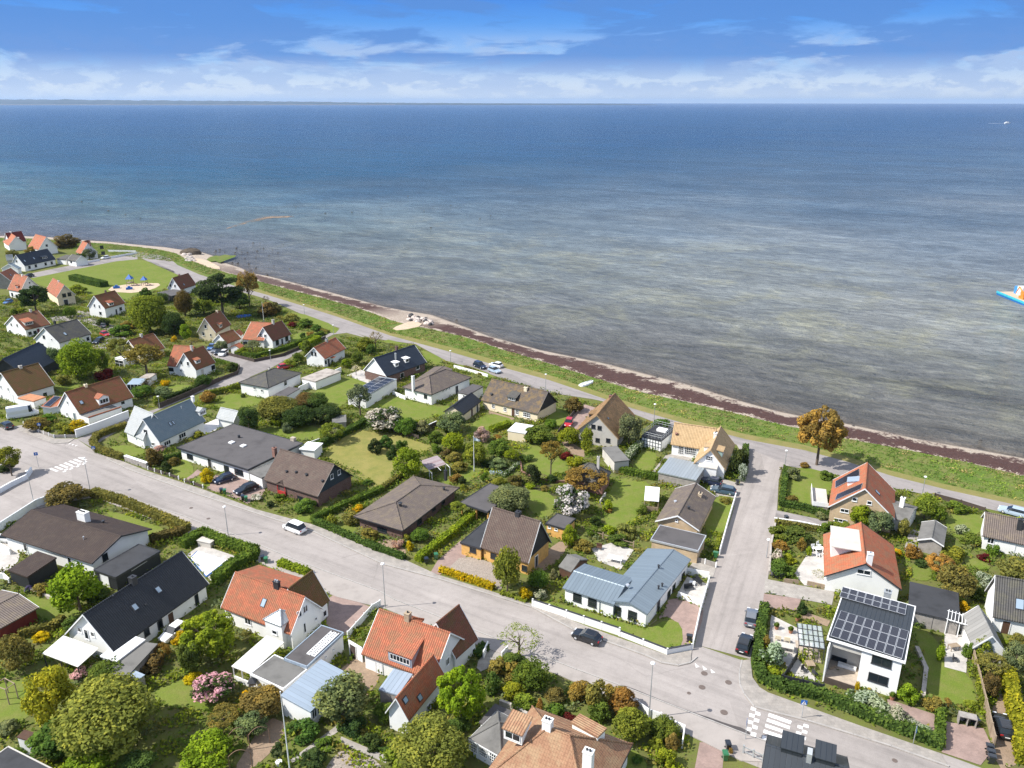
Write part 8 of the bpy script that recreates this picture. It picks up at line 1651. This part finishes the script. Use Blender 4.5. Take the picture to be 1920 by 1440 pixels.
q = P((1889, 231.5), SEAZ); m = MB(); loft(m, [(q.x + 11, SEAZ + 1, SEAZ + 3, .5, 1), (q.x + 4, SEAZ, SEAZ + 3, 2.5, 3), (q.x - 10, SEAZ, SEAZ + 3, 3, 3)]); m.v = [(x, y + q.y, z) for x, y, z in m.v]
root = empty('motor_boat', 'tiny white motor boat with wake far out on the sea', 'boat', q); m.build('hull', WHITE, root); m = MB(); m.box(q, Vector((1, 0, 0)), Vector((0, 1, 0)), -6, 3, -2, 2, 3, 6); m.build('cabin', WHITE, root)
m = MB(); m.poly([q + Vector((-9, -3, .4)), q + Vector((-9, 3, .4)), q + Vector((-65, 9, .3)), q + Vector((-65, -6, .3))]); m.build('wake', plain('foam', (.62, .66, .7), .6, .2, .1), root)

# ---------------------------------------------------------------- garden things
X1 = Vector((1, 0, 0)); Y1 = Vector((0, 1, 0))
def bx(m, q, a, x0, x1, y0, y1, z0, z1, mi=0):
    u = Vector((math.cos(a), math.sin(a), 0)); m.box(q, u, Vector((-u.y, u.x, 0)), x0, x1, y0, y1, z0, z1, mi)
rg('I'); w = [P(p, .1) for p in ((85, 225), (150, 165), (410, 245), (225, 385))]; root = empty('swimming_pool', 'rectangular pool under a white cover with blue edge', 'pool', w[0])
m = MB(); m.prism([p + UP * .0 for p in w], .10); m.build('pool_cover', MATS['white_roofing'], root)
m = MB(); c = (w[0] + w[2]) / 2; m.prism([c + (p - c) * 1.08 - UP * .02 for p in w], .07); m.build('pool_rim', plain('pool_blue', (.03, .10, .30), .3), root)
q = P((230, 110), 0); m = MB(); bx(m, q, -.35, -1.3, 1.3, -.6, .6, 0, 1.0); bx(m, q, -.35, -1.4, 1.4, -.7, .7, 1.003, 1.1); tag(m.build('pump_house', GREYR, loc=q), 'pale pool pump box inside the pool hedge', 'pump house')
rg('F'); V = flat(H('pergola', 'garden pergola with maroon grey sheet roof and white posts', 'pergola'), (1170, 580), (1090, 500), (1290, 490), 2.1, seams('maroon_sheet', (.22, .13, .13), .5, .6, 0, .15, (.36, .33, .33)), None, .08, zC=2.5, walls=False); posts(V, [(.03, .05), (.97, .05), (.03, .95), (.97, .95)], .06, TRIM)
m = MB()
for i in range(3): m.tube(V.fr.w(-1.6, V.W * i / 2, 2.0 + .2 * i), V.fr.w(0, V.W * i / 2, 2.05 + .2 * i), .05)
for b in (0, 1): m.tube(V.fr.w(-1.6, V.W * b, 0), V.fr.w(-1.6, V.W * b, 2.1 + .3 * b), .06)
m.build('beams', TRIM, V.root)
rg('M')
for i, p in enumerate(((590, 995), (655, 995))):
    q = P(p, 0); m = MB(); bx(m, q, .0, -.62, .62, -.5, .5, 0, .35, 0); bx(m, q, 0, -.58, .58, -.46, .46, .354, .38, 1); tag(m.build('cold_frame', [TRIM, GLASSL], loc=q), ('left' if i == 0 else 'right') + ' glass topped cold frame in the dark bed', 'cold frame')
rg('E'); V = gable(H('playhouse', 'little grey playhouse with felt roof under dark trees', 'playhouse'), (400, 1115), (440, 1080), (290, 1090), 1.2, GREYW, FELTG, .15, .1, barge=None, W=-2.2, zr=1.9) if 0 else flat(H('playhouse', 'little grey garden hut with dark roof under dark trees', 'garden hut'), (300, 1120), (430, 1110), (400, 1045), 1.6, FELTG, GREYW, .12, .1, zC=1.9)
rg('B'); V = flat(H('greenhouse', 'small glass greenhouse with white frame by the low garage', 'greenhouse'), (1140, 580), (1270, 580), (1260, 525), 1.8, GLASSL, GLASS, .08, .05, zC=2.2)
for x in (0, .25, .5, .75, 1): m = MB(); m.box(V.fr.O, V.fr.u, V.fr.n, V.L * x - .04, V.L * x + .04, -.05, .03, 0, 1.8); m.build('frame', TRIM, V.root)
V = flat(H('bin_store', 'grey street bin store with flat white lid', 'bin store'), ('D', 350, 905), ('D', 150, 838), ('D', 290, 865), 1.3, TRIM, GREYW, .08, .06)
rg('H'); m = MB(); w = [P(p, 0) for p in ((85, 870), (165, 815), (-20, 830), (75, 765))]; h = 2.3
for p in w: m.tube(p, p + UP * h, .07)
for a_, b_ in ((0, 1), (0, 2), (2, 3), (1, 3)): m.tube(w[a_] + UP * h, w[b_] + UP * h, .06)
tag(m.build('swing_frame', WOOD, loc=w[0]), 'open timber swing frame on the left lawn', 'swing frame')
rg('J'); q = P((655, 680), 0); root = empty('bird_house', 'dark roofed bird house on a post near the pink cherry', 'bird house', q); m = MB(); m.tube(q, q + UP * 1.6, .06); m.build('post', DARKW, root); m = MB(); bx(m, q, .3, -.4, .4, -.4, .4, 1.6, 2.0); m.build('box', WOOD, root)
m = MB(); m.tube(q + UP * 2.0, q + UP * 2.6, .75, .05, 4); m.build('roof', FELTB, root)
for i, (p0, p1) in enumerate((((640, 1340), (440, 1380)), ((620, 1180), (800, 1120)), ((630, 1000) if 0 else (430, 1200), (600, 1120)))):
    a_ = P(p0, 0); b_ = P(p1, 0); m = MB(); n_ = 10; pts_ = [a_.lerp(b_, k / n_) + UP * (2.1 + .7 * math.sin(math.pi * k / n_)) for k in range(n_ + 1)]
    m.tube(a_, pts_[0], .05); m.tube(b_, pts_[-1], .05)
    for x, y in zip(pts_[:-1], pts_[1:]): m.tube(x, y, .04)
    tag(m.build('garden_arch', plain('rusty_iron', (.22, .13, .08), .8) if i == 0 else MATS['rusty_iron'], loc=a_), ['lowest rusty garden arch at the bottom edge', 'rusty garden arch nearest the white flagpole', 'rusty garden arch farthest left in the green'][i], 'garden arch')
q = P((880, 1320), 0); root = empty('potted_tree', 'potted olive in a white pot beside the flagpole', 'potted plant', q); m = MB(); m.tube(q, q + UP * .55, .28, .38, 12); m.build('pot', TRIM, root); o = bpy.data.objects.new('leaves', PROTO['T'][0]); COL.objects.link(o); o.parent = root; o.location = (0, 0, 1.3); o.scale = (.7, .7, .8); o.color = PAL['p'] + (1,)
rg('A'); PB = plain('play_blue', (.02, .12, .42), .5); PR = plain('play_red', (.4, .05, .05), .5)
for p, l, s in (((1175, 650), 'blue roofed play tower in the sandpit', 1.0), ((1303, 650), 'second blue play tower with slide right in the sandpit', .85)):
    q = P(p, 0); root = empty('play_tower', l, 'play tower', q); m = MB()
    for x in (-1, 1):
        for y in (-1, 1): m.tube(q + Vector((x * s, y * s, 0)), q + Vector((x * s, y * s, 2.8 * s)), .09)
    bx(m, q, 0, -s, s, -s, s, 1.2 * s, 1.35 * s); m.build('frame', WOOD, root); m = MB(); m.tube(q + UP * 2.8 * s, q + UP * 4.6 * s, 1.8 * s, .05, 4); m.build('roof', PB, root)
    m = MB(); m.poly([q + Vector((s, -.3, 1.3 * s)), q + Vector((s, .3, 1.3 * s)), q + Vector((s * 3.4, .3, .2)), q + Vector((s * 3.4, -.3, .2))]); m.build('slide', PR, root)
for p, l in (((1050, 675), 'low blue climbing block at the left of the sandpit'), ((1165, 685), 'low blue rocking toy in front of the play tower')):
    q = P(p, 0); m = MB(); bx(m, q, .4, -1.2, 1.2, -.6, .6, 0, .8); bx(m, q, .4, -.5, .5, -.4, .4, .8, 1.3); tag(m.build('play_block', PB, loc=q), l, 'play equipment')
def seat(r, p, a, mat, label, s=1.0, cat='garden chair', grp=None):
    rg(r); q = P(p, .05); root = empty('garden_chair', label, cat, q, grp)
    m = MB(); bx(m, q, a, -.3 * s, .3 * s, -.28, .28, .38, .46); m.build('seat', mat, root); m = MB(); bx(m, q, a, -.3 * s, .3 * s, .23, .30, .463, .98); m.build('backrest', mat, root)
    for x in (-1, 1):
        for y in (-1, 1): m = MB(); bx(m, q, a, x * .27 * s - .03, x * .27 * s + .03, y * .24 - .03, y * .24 + .03, 0, .377); m.build('leg', mat, root)
def table(r, p, a, w, d, mat, label, h=.74):
    rg(r); q = P(p, .05); root = empty('garden_table', label, 'table', q); m = MB(); bx(m, q, a, -w / 2, w / 2, -d / 2, d / 2, h - .05, h); m.build('table_top', mat, root)
    for x in (-1, 1):
        for y in (-1, 1): m = MB(); bx(m, q, a, x * (w / 2 - .08) - .04, x * (w / 2 - .08) + .04, y * (d / 2 - .08) - .04, y * (d / 2 - .08) + .04, 0, h - .053); m.build('leg', mat, root)
for i, p in enumerate(((460, 1075), (497, 1055), (535, 1110), (490, 1120))): seat('S', p, .2 + i * .4, TRIM, ['left white garden chair by the orange roofed house', 'rear white garden chair by the orange roofed house', 'right white garden chair by the orange roofed house', 'front white garden chair by the orange roofed house'][i], 1.1)
table('S', (497, 1088), .2, 1.6, .9, TRIM, 'white garden table among white chairs'); table('T', (265, 620), -.35, 2.2, 1.2, GREYR, 'grey table on the pale patio by the glass conservatory')
seat('T', (215, 558), 2.8, CREAM, 'left pale lounge chair on the hedged patio', 1.3); seat('T', (278, 568), 2.8, CREAM, 'right pale lounge chair on the hedged patio', 1.3); seat('T', (395, 775), .6, DTRIM, 'dark chair in front of the glass conservatory'); seat('T', (470, 800), 2.0, DTRIM, 'dark chair at the end of the conservatory terrace'); table('T', (435, 745), 0, 1.1, 1.1, WOOD, 'wooden table in front of the glass conservatory')
seat('O', (1570, 640), -1.2, PLASTB, 'black sofa on the side street patio', 2.8, 'sofa'); seat('O', (1495, 700), .3, PLASTB, 'black sofa facing the side street patio table', 2.4, 'sofa'); table('O', (1525, 655), -.3, .9, .9, TRIM, 'low white table on the side street patio', .45); seat('T', (600, 790), .4, WOOD, 'orange wooden chair on the modern house balcony', 1.6); table('O', (830, 445), -.4, 2.4, 1.3, TRIM, 'large white table on the metal roofed house patio'); seat('O', (685, 335), -.4, BROWNW, 'brown wicker armchair on the metal roofed house patio', 1.6); table('T', (1430, 620), .2, 1.4, .8, WOOD, 'wooden table under the white pergola'); seat('T', (1440, 700), 1.2, DTRIM, 'dark chair on the right hand patio'); table('E', (620, 690), .3, 1.5, .9, WOOD, 'wooden table on the navy roofed house patio'); seat('E', (640, 720), .3, DTRIM, 'dark chair on the navy roofed house patio', 1.2)
rg('T'); m = MB(); a_ = P((1370, 510), 0); b_ = P((1540, 560), 0); u = (b_ - a_).normalized(); n = Vector((-u.y, u.x, 0)); L = (b_ - a_).length
for x in (0, L / 2, L):
    for y in (0, 2.2): m.box(a_ + u * x + n * y, u, n, -.06, .06, -.06, .06, 0, 2.3)
for y in (0, 2.2): m.box(a_ + n * y, u, n, -.2, L + .2, -.05, .05, 2.303, 2.42)
for i in range(8): m.box(a_ + u * (L * i / 7), u, n, -.04, .04, -.3, 2.5, 2.423, 2.5)
tag(m.build('pergola', TRIM, loc=a_), 'white open pergola over the right hand garden patio', 'pergola')
for r, p, l in (('T', (205, 478), 'terracotta pot at the left on the pale patio'), ('T', (303, 505), 'terracotta pot at the right on the pale patio'), ('T', (1005, 965), 'terracotta pot at the modern house white corner'), ('T', (350, 420), 'pot of flowers at the top edge of the pale patio')):
    rg(r); q = P(p, .05); root = empty('flower_pot', l, 'flower pot', q); m = MB(); m.tube(q, q + UP * .5, .22, .34, 10); m.build('pot', plain('terracotta', (.36, .16, .09), .8) if 'terracotta' not in MATS else MATS['terracotta'], root); o = bpy.data.objects.new('plant', PROTO['S'][1]); COL.objects.link(o); o.parent = root; o.location = (0, 0, .75); o.scale = (.4, .4, .35); o.color = PAL['g'] + (1,)
# ---------------------------------------------------------------- grass and ground cover (uncountable)
def inpoly(x, y, poly):
    r = np.zeros(len(x), bool); n = len(poly)
    for i in range(n):
        x0, y0 = poly[i]; x1, y1 = poly[(i + 1) % n]
        c = ((y0 > y) != (y1 > y)); r ^= c & (x < (x1 - x0) * (y - y0) / (y1 - y0 + 1e-12) + x0)
    return r
def flatp(r, poly):
    rg(r); return [(P(p, 0).x, P(p, 0).y) for p in poly]
def scatter(name, polys, dens, size, col, label, h, nrm, seed, holes=(), clump=.25, gate=None):
    rs = np.random.RandomState(seed); PT = []
    for poly in polys:
        a = np.array(poly); lo = a.min(0); hi = a.max(0); n = int((hi - lo).prod() * dens); x = rs.uniform(lo[0], hi[0], n); y = rs.uniform(lo[1], hi[1], n); k = inpoly(x, y, poly)
        for hpoly in holes: k &= ~inpoly(x, y, hpoly)
        x, y = x[k], y[k]; g = np.sin(x * 1.7 + 2 * np.sin(y * .9)) * np.sin(y * 1.3 + 1.5 * np.sin(x * .7)); k = rs.rand(len(x)) < .45 + g * clump * 2
        if gate: g = np.sin(x * .55 + 2 * np.sin(y * .43) + seed) * np.sin(y * .61 + 1.5 * np.sin(x * .37)); k = g > gate; g = (g - gate) / (1 - gate)
        x, y, g = x[k], y[k], g[k]; PT.append(np.stack([x, y, rs.uniform(.03, 1, len(x)) * h * (.55 + .45 * g)], 1))
    p = np.concatenate(PT); nn = rs.normal(size=(len(p), 3)) * .8 + np.array(nrm); big = np.sin(p[:, 0] * .11 + 1) * np.sin(p[:, 1] * .13) * .5 + np.sin(p[:, 0] * .37 + p[:, 1] * .21) * .5
    me = leafmesh(name, p, nn, size, .5 + .28 * big + rs.normal(0, .16, len(p)), LEAF, rs); o = bpy.data.objects.new(name, me); COL.objects.link(o); o.color = PAL[col] + (1,); o['kind'] = 'stuff'; o['label'] = label; o['category'] = 'plants'
    return o
PAL['t'] = (.17, .255, .055)
rg('X'); strip = [(x, y) for x, y in gE[::4]]
roadw = [(P(p, 0).x, P(p, 0).y) for p in [(x - 1, y - 5 - (5 if x > 800 else 0)) for x, y in reversed(ROAD_SEA[3:])]]
PAL['s'] = (.34, .30, .13); rg('X'); paths = [flatp('Y', [(90, 170), (240, 120), (310, 165), (150, 195)])]
scatter('dune_grass', [strip + roadw], 16, .30, 't', 'tall green grass on the verge between coast road and beach', .25, (0, 0, .8), 1, paths)
scatter('dune_grass', [strip + roadw], 8, .30, 's', 'straw coloured dry grass patches on the beach verge', .28, (0, 0, .8), 9, paths, gate=.35)
holes = [flatp(r, p) for r, p, d in LAWNS] + [flatp(r, p) for r, p, mt_, nm in PAVED if nm not in ('garden_bed', 'parterre')]
blocks = [flatp('X', [(178, 850), (275, 880), (480, 952), (586, 980), (753, 1045), (822, 1074), (998, 1130), (1240, 1222), (1300, 1210), (1345, 1035), (1392, 880), (1380, 838), (1256, 806), (1120, 756), (950, 714), (836, 680), (779, 648), (700, 640), (640, 630), (560, 668), (480, 712), (400, 738), (240, 803)]),
          flatp('X', [(178, 935), (362, 1004), (490, 1058), (632, 1121), (760, 1158), (915, 1218), (1193, 1331), (1290, 1380), (1300, 1470), (0, 1470), (-40, 1300), (-40, 1000)]), flatp('X', [(1462, 880), (1560, 890), (1750, 932), (1960, 985), (1990, 1470), (1770, 1405), (1606, 1352), (1430, 1290), (1412, 1270), (1420, 1180), (1440, 1090), (1458, 960)]),
          flatp('X', [(-20, 780), (70, 800), (140, 818), (235, 780), (300, 760), (445, 694), (400, 670), (330, 640), (300, 610), (480, 560), (400, 545), (330, 520), (200, 560), (100, 540), (-20, 560)]), flatp('X', [(410, 655), (480, 676), (600, 632), (632, 618), (550, 586), (480, 562), (380, 560), (330, 620)])]
scatter('ground_cover', blocks, 3.6, .36, 'g', 'mixed low plants and weeds covering the garden ground', .45, (0, 0, 1), 2, holes, clump=.3)
scatter('ground_cover', blocks, 1.1, .36, 'o', 'brownish low plants and dry stalks among the garden beds', .6, (0, 0, .9), 3, holes, clump=.35)
scatter('ground_cover', blocks, .5, .34, 'l', 'fresh lime green sprouts among the garden beds', .5, (0, 0, .9), 4, holes, clump=.4)
for i, (c, gt, hh) in enumerate((('g', .5, .9), ('y', .6, .9), ('l', .62, .9), ('o', .62, 1.0), ('p', .72, .9))):
    scatter('undergrowth', blocks, 9, .34, c, 'dense mixed undergrowth filling the beds between houses and lawns', hh, (0, 0, .8), 20 + i, holes, gate=gt)
# ---------------------------------------------------------------- the air over the sound
m = MB(); m.box((0, 0, 0), X1, Y1, -70000, 70000, -70, 62000, -8, 240); hz = m.build('haze', [], loc=(0, 0, 0)); struct(hz, 'stuff')
hm = bpy.data.materials.new('haze'); hm.use_nodes = True; t = NT(hm.node_tree); o_ = t.n('ShaderNodeOutputMaterial'); v_ = t.n('ShaderNodeVolumePrincipled'); v_.inputs['Color'].default_value = (.52, .72, 1, 1); v_.inputs['Density'].default_value = .000028; v_.inputs['Anisotropy'].default_value = .2; t.l(v_.outputs[0], o_.inputs['Volume']); hz.data.materials.append(hm)
for o in bpy.data.objects:
    if '_org' in o: del o['_org']
